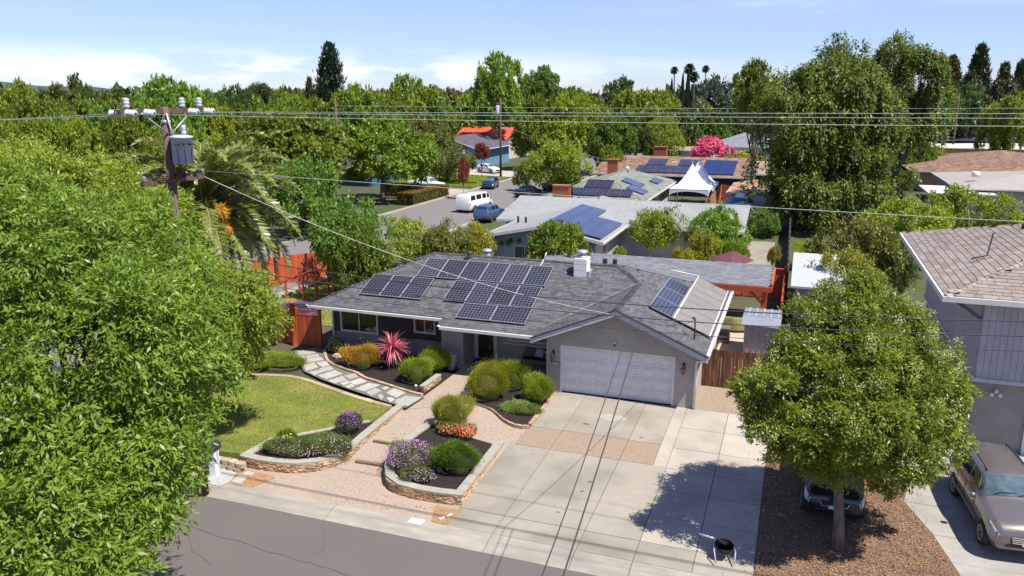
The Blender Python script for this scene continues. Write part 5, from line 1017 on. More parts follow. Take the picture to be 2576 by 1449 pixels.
c = A(zc, 1150, 450, 0.0); flowers('purple_flower_plant', 'dark purple flowering plant at the lawn end of the curved planter', (c.x, c.y, 0), 0.45, 0.42, 0.75, 4000, 450, ML('leaf_bronze', (0.045, 0.07, 0.02), (0.14, 0.17, 0.05), trans=0.2, var=0), f_pur, 0.0, seed=35, fs=0.05)
c = A(zc, 720, 520, 0.0); flowers('yellow_flower_plant', 'small yellow flowering plant in the curved planter next to the lawn', (c.x, c.y, 0), 0.32, 0.3, 0.42, 1800, 60, g_box, f_yel, 0.0, seed=36, fs=0.06)
c = AG(zc, 1850, 480); flowers('coral_flower_plant', 'low coral red flowering plant below the ball shaped shrub', (c.x, c.y, 0), 0.45, 0.35, 0.38, 2600, 520, g_ger, f_cor, -0.1, seed=37, fs=0.05)
c = AG(zc, 1950, 510); flowers('coral_flower_plant', 'upright coral red kangaroo paw flowers in the middle of the horseshoe planter', (c.x, c.y, 0), 0.42, 0.32, 0.50, 1500, 520, g_ger, f_cor, -0.1, seed=38, fs=0.055)
def sword_plant(name, label, c, n, L_, w, mat, z0=0.0, h0=0.0, el=(-0.2, 1.4), seg=4, trunk=0, seed=0, cat='plant'):
    rd = random.Random(seed); t = thing(name, label, cat, (c[0], c[1], z0)); mb = MB()
    for i in range(n):
        az = rd.uniform(0, 6.28); e = rd.uniform(*el); p = Vector((0, 0, h0 + rd.uniform(-0.12, 0.12) * (h0 > 0))); h = Vector((math.cos(az), math.sin(az), 0)); s = Vector((-h.y, h.x, 0)); l = L_ * rd.uniform(0.7, 1.1); vs = []
        for k in range(seg + 1):
            ww = w * (0.55, 1.0, 0.85, 0.5, 0.05)[k] / 2; vs += [p + s * ww, p - s * ww]; p = p + (h * math.cos(e) + Vector((0, 0, math.sin(e)))) * l / seg; e -= rd.uniform(0.12, 0.32)
        mb.add(vs, [(2 * k, 2 * k + 1, 2 * k + 3, 2 * k + 2) for k in range(seg)], rd.random())
    obj('leaf', mb, mat, t, kind='stuff')
    if trunk: mb = MB(); mb.tube([(0, 0, 0), (0.02, 0, h0 * 0.5), (0, 0, h0)], [trunk, trunk * 0.8, trunk * 0.6], 7); mb.tube([(0.15, 0, 0), (0.2, 0.02, h0 * 0.4), (0.05, 0.0, h0 * 0.85)], [trunk * 0.8, trunk * 0.6, trunk * 0.5], 6); obj('stem', mb, bark2, t)
    return t
c = A(z5, 918, 978); sword_plant('cordyline', 'spiky pink and red leaved cordyline in front of the bedroom windows', c, 120, 1.0, 0.07, ML('leaf_pink', (0.42, 0.06, 0.10), (0.80, 0.28, 0.30), trans=0.3, tc=(1.2, 0.8, 0.8), var=0), 0.0, 1.0, el=(-0.55, 1.5), trunk=0.045, seed=2)
c = AG(zc, 1965, 610); sword_plant('iris_clump', 'clump of green sword leaves in the horseshoe planter', c, 46, 0.42, 0.03, g_box, -0.1, el=(0.5, 1.45), seed=4)
c = AG(zc, 1905, 570); sword_plant('iris_clump', 'smaller tuft of green sword leaves behind the box shrub', c, 26, 0.36, 0.03, g_box, -0.1, el=(0.6, 1.45), seed=6)
sword_plant('agave', 'dark spiky low plant at the foot of the pink cordyline', A(z5, 830, 985), 40, 0.45, 0.035, M('dark_leaf', (0.02, 0.022, 0.02), (0.012, 0.013, 0.012)), 0.0, el=(0.1, 0.9), seed=5)
c = A(z5, 515, 905); rk = thing('garden_rock', 'pinkish tan rock in the mulch bed beside the golden shrub', 'rock', (c.x, c.y, 0.02)); mb = MB(); mb.lathe([(0.26, -0.02), (0.28, 0.08), (0.2, 0.2), (0.02, 0.25)], (0, 0, 0), 8, smooth=False); mb.v = [(x * (1 + 0.2 * math.sin(z * 30)), y * 0.7 + 0.02 * math.sin(x * 30), z) for x, y, z in mb.v]; obj('rock', mb, M('pink_rock', (0.45, 0.33, 0.28), (0.33, 0.24, 0.2), rough=0.9, bump=0.6), rk)
for x, y, lab in ((1082, 1135, 'white pathway light at the end of the short stone wall'), (1183, 0, ''), (1880, 1265, 'white pathway light in the mulch beside the lime shrubs')):
    if not lab: continue
    c = AG(z5, x, y); s = thing('garden_light', lab, 'garden light', c); mb = MB(); mb.lathe([(0.05, 0), (0.05, 0.17), (0.065, 0.18), (0.05, 0.24), (0.001, 0.25)], (0, 0, 0), 10); obj('lamp', mb, m_white, s)
# ---------------------------------------------------------------- fences and back gardens
m_red = M('red_stain', (0.52, 0.105, 0.038), (0.40, 0.075, 0.028), scale=4, rough=0.7, objvar=0.16, stretch=(6, 6, 0.7))
m_brownf = M('brown_fence', (0.16, 0.075, 0.04), (0.075, 0.038, 0.026), scale=3, rough=0.9, objvar=0.3, stretch=(8, 8, 0.8), c3=(0.34, 0.12, 0.035), scale3=1.4, f3=(0.5, 0.8))
m_orangef = M('orange_fence', (0.52, 0.22, 0.085), (0.36, 0.14, 0.05), scale=4, rough=0.8, tint=0.3, objvar=0.15)
m_greywood = M('grey_wood', (0.20, 0.17, 0.15), (0.13, 0.11, 0.10), scale=4, rough=0.9, tint=0.2)
def board_mesh(w, h, t=0.02, dog=0.0, name='board'):
    mb = MB(); p = [(-w / 2, 0), (w / 2, 0), (w / 2, h - dog), (w / 2 - dog, h), (-w / 2 + dog, h), (-w / 2, h - dog)] if dog else [(-w / 2, 0), (w / 2, 0), (w / 2, h), (-w / 2, h)]
    mb.prismY(p, -t / 2, t / 2, 0.5); return mb.mesh(name)
def fence(name, label, a, b, h, mat, bw=0.145, gap=0.008, dog=0.0, z0=0.0, rails=True, posts=2.4, joined=False, post_h=None, cap=False, hvar=0.0, lattice=False):
    a, b = Vector((a[0], a[1], 0)), Vector((b[0], b[1], 0)); L_ = (b - a).length; ang = math.atan2(b.y - a.y, b.x - a.x); t = thing(name, label, 'fence', (a.x, a.y, z0), ang)
    hb = h - (0.32 if lattice else 0); n = int(L_ / (bw + gap)); me = board_mesh(bw, hb, dog=dog); me.materials.append(mat)
    if joined:
        mb = MB()
        for i in range(n): x = (i + 0.5) * (bw + gap); mb.box(x - bw / 2, x + bw / 2, -0.01, 0.01, 0, hb + random.uniform(-hvar, hvar))
        obj('board', mb, mat, t, kind='stuff')
    else:
        for i in range(n): link('board', me, None, t, loc=((i + 0.5) * (bw + gap), random.uniform(-0.006, 0.006), random.uniform(-hvar, hvar)), rot=(0, random.uniform(-0.006, 0.006), 0))
    if rails:
        for z in (0.3, hb - 0.25): mb = MB(); mb.box(0, L_, 0.014, 0.06, z, z + 0.09); obj('rail', mb, mat, t)
    np_ = max(1, round(L_ / posts)); ph = post_h or h + 0.05
    for i in range(np_ + 1): mb = MB(); x = L_ * i / np_; mb.box(x - 0.06, x + 0.06, -0.035 if post_h else 0.014, 0.11, -0.1, ph); obj('post', mb, mat, t)
    if cap: mb = MB(); mb.box(0, L_, -0.07, 0.09, h, h + 0.04); obj('cap_rail', mb, mat, t)
    if lattice:
        mb = MB(); mb.box(0, L_, -0.02, 0.02, hb, hb + 0.06); mb.box(0, L_, -0.02, 0.02, h - 0.05, h); k = int(L_ / 0.11)
        for i in range(k): x = (i + 0.5) * 0.11; mb.box(x - 0.015, x + 0.015, -0.015, 0.015, hb + 0.06, h - 0.05)
        obj('lattice', mb, mat, t)
    return t
fence('red_fence', 'long red stained back fence behind the house and its covered patio', (-17.5, 52.0), (-0.4, 52.0), 1.9, m_red, joined=True, post_h=2.05, cap=True, posts=2.6)
fence('red_fence', 'red stained side fence right of the covered patio', (-0.42, 51.9), (-0.42, 43.5), 1.9, m_red, posts=2.4)
fence('brown_fence', 'weathered dark brown picket fence beside the garage', (-3.35, 34.4), (-0.2, 34.4), 1.75, m_brownf, dog=0.03, hvar=0.02, post_h=1.7, bw=0.145, gap=0.003)
fence('red_side_fence', 'bright red side gate fence with lattice top left of the house', (-26.9, 33.55), (-24.15, 33.5), 1.95, m_red, bw=0.14, lattice=True, posts=2.8, post_h=2.1)
fence('red_side_gate', 'red stained gate with lattice top between round post and house corner', (-23.95, 33.5), (-22.55, 33.55), 1.9, m_red, bw=0.14, lattice=True, posts=1.4, post_h=1.95)
t = thing('gate_post', 'tall round red post beside the side gate', 'post', (-24.05, 33.4, 0)); mb = MB(); mb.lathe([(0.14, -0.1), (0.13, 2.2), (0.15, 2.21), (0.13, 2.3), (0.001, 2.33)], (0, 0, 0), 12); obj('post', mb, m_red, t)
# fences and bridge-like arch in the left yard
fence('red_yard_fence', 'red fence standing in the left yard behind the trees', (-31.0, 47.8), (-26.6, 44.6), 1.9, m_red, posts=2.2)
fence('red_yard_fence', 'red fence running back along the left yard', (-33.9, 43.0), (-31.05, 47.8), 1.9, m_red, posts=2.4)
t = thing('yard_post', 'tall red post at the corner of the left yard', 'post', (*A(l5, 235, 270, 1.2)[:2], 0)); mb = MB(); mb.box(-0.14, 0.14, -0.14, 0.14, 0, 3.1); mb.box(-0.17, 0.17, -0.17, 0.17, 3.1, 3.16); obj('post', mb, m_red, t)
t = thing('garden_bridge', 'red curved timber handrails in the left yard', 'handrail', (-28.5, 41.5, 0)); 
for dy in (0, 1.5):
    P = [(-2.2 + 0.44 * k, dy, 0.9 + 0.75 * math.sin(math.pi * k / 10)) for k in range(11)]; mb = MB(); mb.tube(P, 0.05, 6); obj('handrail', mb, m_red, t)
    for k in (1, 4, 6, 9): mb = MB(); mb.box(P[k][0] - 0.05, P[k][0] + 0.05, dy - 0.05, dy + 0.05, 0, P[k][2]); obj('baluster', mb, m_red, t)
sheet('lawn', [(-31, 37, 0), (-23.5, 37, 0), (-23.0, 46, 0), (-23.0, 52, 0), (-30, 52, 0)], -0.03, m_lawn, label='bright lawn of the left back yard'); grass('grass', [(-31, 37), (-23.5, 37), (-23, 46), (-23, 52), (-30, 52)], 22000, 0.09, -0.03, 'grass of the left back yard', w=0.03)
tr = thing('trampoline', 'purple edged trampoline behind the red side gate', 'trampoline', (-26.6, 37.0, 0)); mb = MB(); mb.lathe([(1.35, 0.72), (1.7, 0.75), (1.7, 0.68), (1.35, 0.68)], (0, 0, 0), 24); obj('edge_pad', mb, M('purple_pad', (0.16, 0.06, 0.28), (0.11, 0.04, 0.2), rough=0.5), tr); mb = MB(); mb.lathe([(1.36, 0.70), (0.01, 0.70)], (0, 0, 0), 24); obj('mat', mb, m_black, tr)
for k in range(6): a = k * math.pi / 3; mb = MB(); mb.tube([(1.6 * math.cos(a), 1.6 * math.sin(a), 0), (1.6 * math.cos(a), 1.6 * math.sin(a), 0.7)], 0.03, 6); obj('leg', mb, m_galv, tr)
# covered patio (pergola with a roof)
Pg = thing('patio_cover', 'covered patio with grey roof on red braced posts behind the house', 'pergola', (-5.5, 46, 0))
pP = lambda x, y: 2.62 + 0.06 * (y - 43.6)
roof_plane(Pg, [(-14.5, 43.6), (-1.0, 43.6), (-1.0, 48.2), (-14.5, 48.2)], pP, 0.12, m_under); m_slate = M('slate_shingle', (0.20, 0.205, 0.22), (0.15, 0.155, 0.17), scale=7, rough=0.95, tint=0.22, c3=(0.17, 0.17, 0.18)); shingles(Pg, [(-14.5, 43.6), (-1.0, 43.6), (-1.0, 48.2), (-14.5, 48.2)], pP, 0, 1, 1, m_slate, 0.2, 0.35)
mb = MB(); mb.box(-14.5, -0.95, 43.5, 43.6, 2.34, 2.6); obj('beam', mb, m_red, Pg, wm=True); mb = MB(); mb.box(-1.0, -0.9, 43.6, 48.2, 2.4, 2.78); obj('beam', mb, m_red, Pg, wm=True)
for x in (-1.35, -7.5):
    for y in (43.9, 47.9): mb = MB(); mb.box(x - 0.1, x + 0.1, y - 0.1, y + 0.1, 0, 2.5); obj('post', mb, m_red, Pg, wm=True)
mb = MB(); mb.bar((-2.2, 43.75, 2.45), (-1.35, 43.75, 1.6), 0.1, 0.12); obj('brace', mb, m_red, Pg, wm=True); mb = MB(); mb.bar((-1.3, 44.8, 2.45), (-1.3, 43.9, 1.6), 0.1, 0.12); obj('brace', mb, m_red, Pg, wm=True)
for i, (x, c) in enumerate(((-6.9, 0), (-6.0, 0), (-5.1, 0))): pass
sheet('patio', [(-7.5, 42.3, 0), (-0.45, 42.3, 0), (-0.45, 48, 0), (-7.5, 48, 0)], -0.01, m_conc2, label='concrete patio behind the house')
sheet('patio', [(-3.3, 34.6, 0), (-0.4, 34.6, 0), (-0.4, 42.3, 0), (-3.3, 42.3, 0)], -0.006, M('tan_paving', (0.52, 0.41, 0.29), (0.44, 0.34, 0.24), scale=2, rough=0.9, c3=(0.40, 0.31, 0.22), scale3=1.5), label='tan paved side yard behind the brown fence')
tb = thing('covered_table', 'patio table under an olive cloth below the patio cover', 'table', (-2.7, 44.2, 0)); mb = MB(); n = 24; vs = []
for j, (r_, z) in enumerate(((0.01, 0.76), (0.75, 0.76), (0.82, 0.70), (0.9, 0.1))):
    for k in range(n): a = 2 * math.pi * k / n; q = 1 + (0.06 * math.sin(a * 7) if j > 1 else 0); vs.append((r_ * q * math.cos(a) * 1.3, r_ * q * math.sin(a), z))
mb.add(vs, [(i * n + k, (i + 1) * n + k, (i + 1) * n + (k + 1) % n, i * n + (k + 1) % n)[::-1] for i in range(3) for k in range(n)], smooth=True); obj('cloth', mb, M('olive_cloth', (0.22, 0.20, 0.06), (0.13, 0.12, 0.04), rough=0.9), tb)
hb = thing('storage_cabinet', 'weathered slatted storage box behind the brown fence', 'box', (*A(zoomer(2150, 880, 0.1518), 90, 950, 0)[:2], 0)); mb = MB(); mb.box(-0.4, 0.4, -0.3, 0.3, 0, 0.75); mb.box(-0.44, 0.44, -0.34, 0.34, 0.75, 0.8); obj('box', mb, m_greywood, hb); mb = MB(); mb.box(-0.3, 0.3, -0.31, -0.3, 0.2, 0.3); mb.box(-0.3, 0.3, -0.31, -0.3, 0.45, 0.55); obj('slot', mb, m_black, hb)
# small metal shed
sh = thing('metal_shed', 'small grey metal garden shed with a pale ribbed roof behind the fence', 'shed', (-1.15, 39.9, 0)); m_mgrey = M('shed_metal', (0.24, 0.23, 0.28), (0.19, 0.18, 0.22), rough=0.5, metal=0.2); m_mroof = M('shed_roof', (0.56, 0.58, 0.64), (0.48, 0.50, 0.56), rough=0.4, metal=0.3)
mb = MB(); mb.box(-0.8, 0.75, -1.3, 1.4, 0, 1.85); obj('wall', mb, m_mgrey, sh)
for k in range(6): x = -0.72 + 0.28 * k; mb = MB(); mb.box(x, x + 0.03, -1.33, -1.3, 0.05, 1.8); obj('rib', mb, m_mgrey, sh)
mb = MB(); mb.add([(-0.95, -1.5, 1.84), (0.85, -1.5, 1.84), (0.85, -0.6, 2.06), (-0.95, -0.6, 2.06)], [(0, 1, 2, 3), (3, 2, 1, 0)]); mb.add([(-0.95, -0.6, 2.06), (0.85, -0.6, 2.06), (0.85, 1.5, 1.95), (-0.95, 1.5, 1.95)], [(0, 1, 2, 3), (3, 2, 1, 0)]); obj('roof', mb, m_mroof, sh)
for k in range(5): x = -0.7 + 0.35 * k; mb = MB(); mb.bar((x, -0.6, 2.08), (x, 1.5, 1.97), 0.05, 0.03); obj('roof_rib', mb, m_mroof, sh)

# ---------------------------------------------------------------- generic houses behind
def hip_house(name, label, x0, x1, y0, y1, ez, pitch, wall, roofm, ov=0.5, ridge=None, hip=True, windows=(), course=0.3, tab=0.5, cat='house', trim=None, group=None, walls=True, pieces=0, fz=0.16, shing=True):
    """house with eaves at x0..x1,y0..y1 and height ez; the ridge follows the longer side"""
    t = thing(name, label, cat, ((x0 + x1) / 2, (y0 + y1) / 2, 0), 0, group); W, D_ = x1 - x0, y1 - y0; alongx = (W >= D_) if ridge is None else ridge == 'x'
    half = (D_ if alongx else W) / 2; rz = ez + half * pitch; cx, cy = (x0 + x1) / 2, (y0 + y1) / 2; ins_ = half if hip else 0
    if alongx: ra, rb_ = (x0 + ins_, cy), (x1 - ins_, cy)
    else: ra, rb_ = (cx, y0 + ins_), (cx, y1 - ins_)
    S = lambda x, y: ez + pitch * (y - y0); Nn = lambda x, y: ez + pitch * (y1 - y); Wt = lambda x, y: ez + pitch * (x - x0); E_ = lambda x, y: ez + pitch * (x1 - x)
    if alongx: pl = [([(x0, y0), (x1, y0), rb_, ra], S, 0, 1, 1), ([(x1, y1), (x0, y1), ra, rb_], Nn, 0, 1, -1)] + ([([(x0, y1), (x0, y0), ra], Wt, 1, 0, 1), ([(x1, y0), (x1, y1), rb_], E_, 1, 0, -1)] if hip else [])
    else: pl = [([(x0, y1), (x0, y0), ra, rb_], Wt, 1, 0, 1), ([(x1, y0), (x1, y1), rb_, ra], E_, 1, 0, -1)] + ([([(x0, y0), (x1, y0), ra], S, 0, 1, 1), ([(x1, y1), (x0, y1), rb_], Nn, 0, 1, -1)] if hip else [])
    for p, f, u, v, s in pl:
        roof_plane(t, p, f, 0.12, m_under if shing else roofm, 'roof')
        if shing and not (f is Nn): shingles(t, p, f, u, v, s, roofm, course, tab, 0.03, pieces=pieces)
    if shing:
        cap_row(t, (*ra, rz), (*rb_, rz), roofm, 0.25, 0.4)
        if hip:
            for c, r_ in (((x0, y0), ra), ((x1, y0), rb_ if alongx else ra), ((x0, y1), ra if alongx else rb_), ((x1, y1), rb_)): cap_row(t, (*c, ez), (*r_, rz), roofm, 0.25, 0.4)
    tm = trim or m_trim; mb = MB(); mb.box(x0 - 0.08, x1 + 0.08, y0 - 0.08, y0 - 0.005, ez - fz, ez) if (hip or alongx) else None; mb.box(x0 - 0.08, x0 - 0.005, y0, y1, ez - fz, ez) if (hip or not alongx) else None; mb.box(x1 + 0.005, x1 + 0.08, y0, y1, ez - fz, ez) if (hip or not alongx) else None
    obj('gutter', mb, tm, t, wm=True, kind=None)
    if walls:
        mb = MB(); mb.box(x0 + ov, x1 - ov, y0 + ov, y1 - ov, -0.1, ez - 0.02); obj('wall', mb, wall, t, wm=True)
        if not hip:
            mb = MB()
            if alongx: 
                for x in (x1 - ov - 0.1,): mb.add([(x, y0 + ov, ez - 0.02), (x, y1 - ov, ez - 0.02), (x, cy, rz - 0.15), (x + 0.1, y0 + ov, ez - 0.02), (x + 0.1, y1 - ov, ez - 0.02), (x + 0.1, cy, rz - 0.15)], [(0, 2, 1), (3, 4, 5), (0, 3, 5, 2), (1, 2, 5, 4)])
            else: mb.prismY([(x0 + ov, ez - 0.02), (x1 - ov, ez - 0.02), (cx, rz - 0.15)], y0 + ov, y0 + ov + 0.1)
            obj('gable', mb, wall, t, wm=True)
            if not alongx: mb = MB(); mb.prismY([(x0 - 0.05, ez + 0.02), (cx, rz + 0.03), (cx, rz - 0.2), (x0 - 0.05, ez - 0.2)][::-1], y0 - 0.06, y0 - 0.005); mb.prismY([(x1 + 0.05, ez + 0.02), (x1 + 0.05, ez - 0.2), (cx, rz - 0.2), (cx, rz + 0.03)][::-1], y0 - 0.06, y0 - 0.005); obj('bargeboard', mb, tm, t, wm=True)
    for w in windows:
        if w[0] == 'S': window_x(t, w[1], w[2], w[3], w[4], y0 + ov, 0.1)
        else: window_y(t, w[1], w[2], w[3], w[4], x1 - ov if w[0] == 'E' else x0 + ov, 0.1, face=1 if w[0] == 'E' else -1)
    t['_rz'] = rz; del t['_rz']; return t
m_paleroof = M('pale_grey_roof', (0.28, 0.29, 0.28), (0.23, 0.24, 0.235), scale=3, rough=0.95, bump=0.2, c3=(0.22, 0.225, 0.22), scale3=0.5)
m_greenroof = M('green_grey_shingle', (0.215, 0.23, 0.195), (0.155, 0.17, 0.14), scale=5, rough=0.95, tint=0.25)
m_brownroof = M('brown_shingle', (0.27, 0.165, 0.115), (0.19, 0.115, 0.08), scale=5, rough=0.95, tint=0.3)
m_tanroof = M('tan_brown_shingle', (0.33, 0.24, 0.175), (0.25, 0.18, 0.13), scale=5, rough=0.95, tint=0.2)
m_greyroof = M('blue_grey_shingle', (0.24, 0.25, 0.28), (0.18, 0.19, 0.215), scale=5, rough=0.95, tint=0.2)
m_bluewall = M('pale_blue_siding', (0.36, 0.43, 0.52), (0.30, 0.37, 0.46), scale=2, rough=0.8)
m_cream = M('cream_wall', (0.55, 0.50, 0.42), (0.48, 0.43, 0.36), scale=2, rough=0.85)
m_pink = M('pink_stucco', (0.58, 0.36, 0.26), (0.52, 0.31, 0.22), scale=2, rough=0.9)
m_orange = M('orange_stucco', (0.62, 0.34, 0.14), (0.52, 0.27, 0.11), scale=2, rough=0.9)
m_darkwall = M('dark_wall', (0.07, 0.06, 0.06), (0.05, 0.045, 0.045), scale=2, rough=0.9)
m_brick = M('brick_red', (0.42, 0.13, 0.06), (0.30, 0.09, 0.045), scale=8, rough=0.9)
m_pvb = grid_mat('pv_blue', (0.030, 0.035, 0.085), (0.085, 0.095, 0.16), 1, 8, 1.1, 1.7, 0.03, rough=0.18)
m_pvk = grid_mat('pv_dark', (0.022, 0.022, 0.035), (0.10, 0.10, 0.12), 4, 1, 1.1, 1.7, 0.03, rough=0.2)
def pv(root, x0, x1, y0, y1, zf, rx=0.0, ry=0.0, mat=None, nx=1, ny=1):
    for i in range(nx):
        for j in range(ny):
            a0, a1 = x0 + (x1 - x0) * i / nx, x0 + (x1 - x0) * (i + 1) / nx; b0, b1 = y0 + (y1 - y0) * j / ny, y0 + (y1 - y0) * (j + 1) / ny; cx, cy = (a0 + a1) / 2, (b0 + b1) / 2
            w, h = (a1 - a0) / math.cos(ry) - 0.02, (b1 - b0) / math.cos(rx) - 0.02; mb = MB(); mb.box(-w / 2, w / 2, -h / 2, h / 2, -0.04, 0.0); obj('solar_panel', mb, mat or m_pvb, root, loc=Vector((cx, cy, zf(cx, cy) + 0.16)) - root.location, rot=(rx, ry, 0))
def chimney(root, x, y, z0, z1, w=0.5, d=0.5, mat=None, cap=True):
    mb = MB(); n = max(2, int((z1 - z0) / 0.18)); 
    for i in range(n): mb.box(x - w / 2 - 0.004 * (i % 2), x + w / 2 + 0.004 * (i % 2), y - d / 2 - 0.004 * (i % 2), y + d / 2 + 0.004 * (i % 2), z0 + (z1 - z0) * i / n, z0 + (z1 - z0) * (i + 1) / n - 0.01)
    if cap: mb.box(x - w / 2 - 0.08, x + w / 2 + 0.08, y - d / 2 - 0.08, y + d / 2 + 0.08, z1, z1 + 0.08)
    return obj('chimney', mb, mat or m_brick, root, wm=True)
def vent(root, x, y, z, h=0.35, r_=0.06, mat=None): mb = MB(); mb.tube([(x, y, z - 0.1), (x, y, z + h)], r_, 8); return obj('roof_vent', mb, mat or m_black, root, wm=True)

# pale blue L-shaped house
h3 = hip_house('blue_house', 'pale blue house with grey gable roof and blue solar array behind the fence', -21.5, -12.5, 53.3, 72.0, 2.66, 0.205, m_bluewall, m_paleroof, ov=0.7, ridge='y', hip=False, windows=(('S', -19.3, -17.6, 0.9, 1.95), ('E', 56.0, 57.4, 1.2, 2.1)), shing=False)
zE = lambda x, y: 2.66 + 0.205 * (-12.5 - x)
def add_block(root, x0, x1, y0, y1, ez, pitch, roofm, wall):
    cy = (y0 + y1) / 2; mb = MB(); mb.prism([(x0, y0), (x1, y0), (x1, cy), (x0, cy)], lambda x, y: ez + pitch * (y - y0) - 0.12, lambda x, y: ez + pitch * (y - y0)); obj('roof', mb, roofm, root, wm=True)
    mb = MB(); mb.prism([(x0, cy), (x1, cy), (x1, y1), (x0, y1)], lambda x, y: ez + pitch * (y1 - y) - 0.12, lambda x, y: ez + pitch * (y1 - y)); obj('roof', mb, roofm, root, wm=True)
    mb = MB(); mb.box(x0 + 0.6, x1 - 0.5, y0 + 0.8, y1 - 0.6, -0.1, ez); obj('wall', mb, wall, root, wm=True); mb = MB(); mb.box(x0, x1, y0 - 0.07, y0 - 0.004, ez - 0.18, ez + 0.01); obj('gutter', mb, m_trim, root, wm=True)
add_block(h3, -23.5, -3.6, 61.4, 73.5, 2.62, 0.205, m_paleroof, m_bluewall)
for k in range(26): x = -20.75 + k * 0.3; mb = MB(); mb.box(x, x + 0.03, 53.975, 54.0, 0, 2.7); obj('batten', mb, m_bluewall, h3, wm=True)
pv(h3, -17.0, -12.75, 53.7, 61.0, zE, 0, math.atan(0.205), m_pvb, 4, 4); pv(h3, -17.0, -14.9, 61.0, 64.6, zE, 0, math.atan(0.205), m_pvb, 2, 2)
chimney(h3, -21.6, 74.2, 2.5, 4.1, 1.6, 0.8)
for x, y in ((-20.3, 57.8), (-19.6, 57.6), (-18.5, 69.0), (-16.8, 69.5), (-10, 70)): vent(h3, x, y, 3.1 if x < -19 else 3.4, 0.4, 0.09)
vent(h3, -20.5, 74, 3.0, 1.4, 0.1)
gt = thing('grey_gate', 'grey arched garden gate against the blue house', 'gate', (-12.7, 52.9, 0)); mb = MB(); mb.prismY([(-0.75, 0), (0.75, 0), (0.75, 1.75), (0.4, 1.88), (-0.4, 1.88), (-0.75, 1.75)], -0.03, 0.03); obj('panel', mb, m_greywood, gt); mb = MB(); mb.tube([(-0.8, -0.02, 0), (-0.8, -0.02, 1.78), (-0.4, -0.02, 1.93), (0.4, -0.02, 1.93), (0.8, -0.02, 1.78), (0.8, -0.02, 0)], 0.03, 6); obj('frame', mb, m_trim, gt)
for k, (x, y) in enumerate(((795, 150), (885, 140), (935, 110), (1045, 110))):
    q = atY(*zoomer(1340, 700, 460 / 2222)(x, y), 53.85); s = thing('wall_planter', 'small hanging pot of greenery, number %s from the left on the blue gable wall' % ('one', 'two', 'three', 'four')[k], 'plant pot', q, 0, 'hanging pots on the blue gable wall'); mb = MB(); mb.lathe([(0.05, -0.12), (0.1, 0.0)], (0, 0, 0), 8); obj('pot', mb, m_greywood, s); link('foliage', leaf_mesh('foliage', rng.normal(0, 0.08, (160, 3)) + np.array([0, 0, 0.02]), sph(160), sph(160), 0.1, 0.04, rng.uniform(0, 1, 160), g_mid), None, s)
sheet('patio', [(-12.6, 52.3, 0), (-3.0, 52.3, 0), (-3.0, 62.0, 0), (-12.6, 62.0, 0)], -0.02, M('tan_paving', (0.5, 0.4, 0.3)), label='tan patio behind the blue house')
tb = thing('patio_table', 'small white wooden table on the tan patio', 'table', (*A(z2, 1720, 1220, 0)[:2], 0)); mb = MB(); mb.box(-0.5, 0.5, -0.3, 0.3, 0.62, 0.7); obj('tabletop', mb, m_cream, tb)
for x in (-0.45, 0.37):
    for y in (-0.25, 0.17): mb = MB(); mb.box(x, x + 0.08, y, y + 0.08, 0, 0.62); obj('leg', mb, m_cream, tb)
# green hip roof house with panels
h4 = hip_house('green_roof_house', 'house with grey green hip roof and several dark solar panels', -24.2, -13.9, 76.4, 97.2, 2.6, 0.33, m_cream, m_greenroof, ov=0.8, hip=True, windows=(('E', 79, 81, 1.0, 2.0), ('E', 84, 87, 0.6, 2.0)))
pS = lambda x, y: 2.6 + 0.33 * (y - 76.4); pE4 = lambda x, y: 2.6 + 0.33 * (-13.9 - x); a33 = math.atan(0.33)
pv(h4, -22.6, -15.4, 77.0, 78.6, pS, a33, 0, m_pvk, 6, 1); pv(h4, -20.6, -17.8, 78.7, 80.6, pS, a33, 0, m_pvk, 2, 1)
pv(h4, -17.6, -15.6, 82.5, 85.6, pE4, 0, a33, m_pvb, 2, 2); pv(h4, -16.4, -14.6, 79.3, 82.3, pE4, 0, a33, m_pvb, 2, 2); pv(h4, -15.8, -14.8, 89, 93, pE4, 0, a33, m_pvb, 1, 3)
chimney(h4, -20.6, 92, 3.6, 5.3, 1.2, 0.7); vent(h4, -18.4, 90, 4.2, 0.5, 0.12, m_galv); vent(h4, -19.4, 94, 3.9, 0.5, 0.12, m_galv)
# brown roofed long house with a lot of solar
h5 = hip_house('brown_roof_house', 'long low house with brown tiled roof mostly covered by dark solar panels', -26, -6.3, 103.6, 121, 2.6, 0.2, m_darkwall, m_brownroof, ov=0.9, ridge='x', hip=False, shing=True, course=0.5, tab=0.6)
p5f = lambda x, y: 2.6 + 0.2 * (y - 103.6); a2 = math.atan(0.2)
pv(h5, -20.5, -12.6, 104.2, 107.4, p5f, a2, 0, m_pvk, 8, 2); pv(h5, -19.6, -17.0, 107.6, 110.6, p5f, a2, 0, m_pvk, 3, 2); pv(h5, -15.4, -12.6, 107.6, 110.6, p5f, a2, 0, m_pvk, 3, 2); pv(h5, -12.0, -7.9, 104.2, 110.6, p5f, a2, 0, M('pv_flat_blue', (0.012, 0.025, 0.10), (0.008, 0.015, 0.06), rough=0.08, spec=0.8), 4, 3)
mb = MB(); mb.box(-16.5, -15.8, 109, 109.8, 3.7, 3.85); obj('skylight', mb, m_cream, h5, wm=True); chimney(h5, -19.6, 119, 3.5, 5.2, 1.9, 0.9)
hip_house('tan_roof_annex', 'tan roofed annex at the right end of the brown roofed house', -6.1, -0.5, 108.0, 120, 2.7, 0.2, m_darkwall, m_tanroof, ov=0.6, ridge='x', hip=False, course=0.5, tab=0.6)
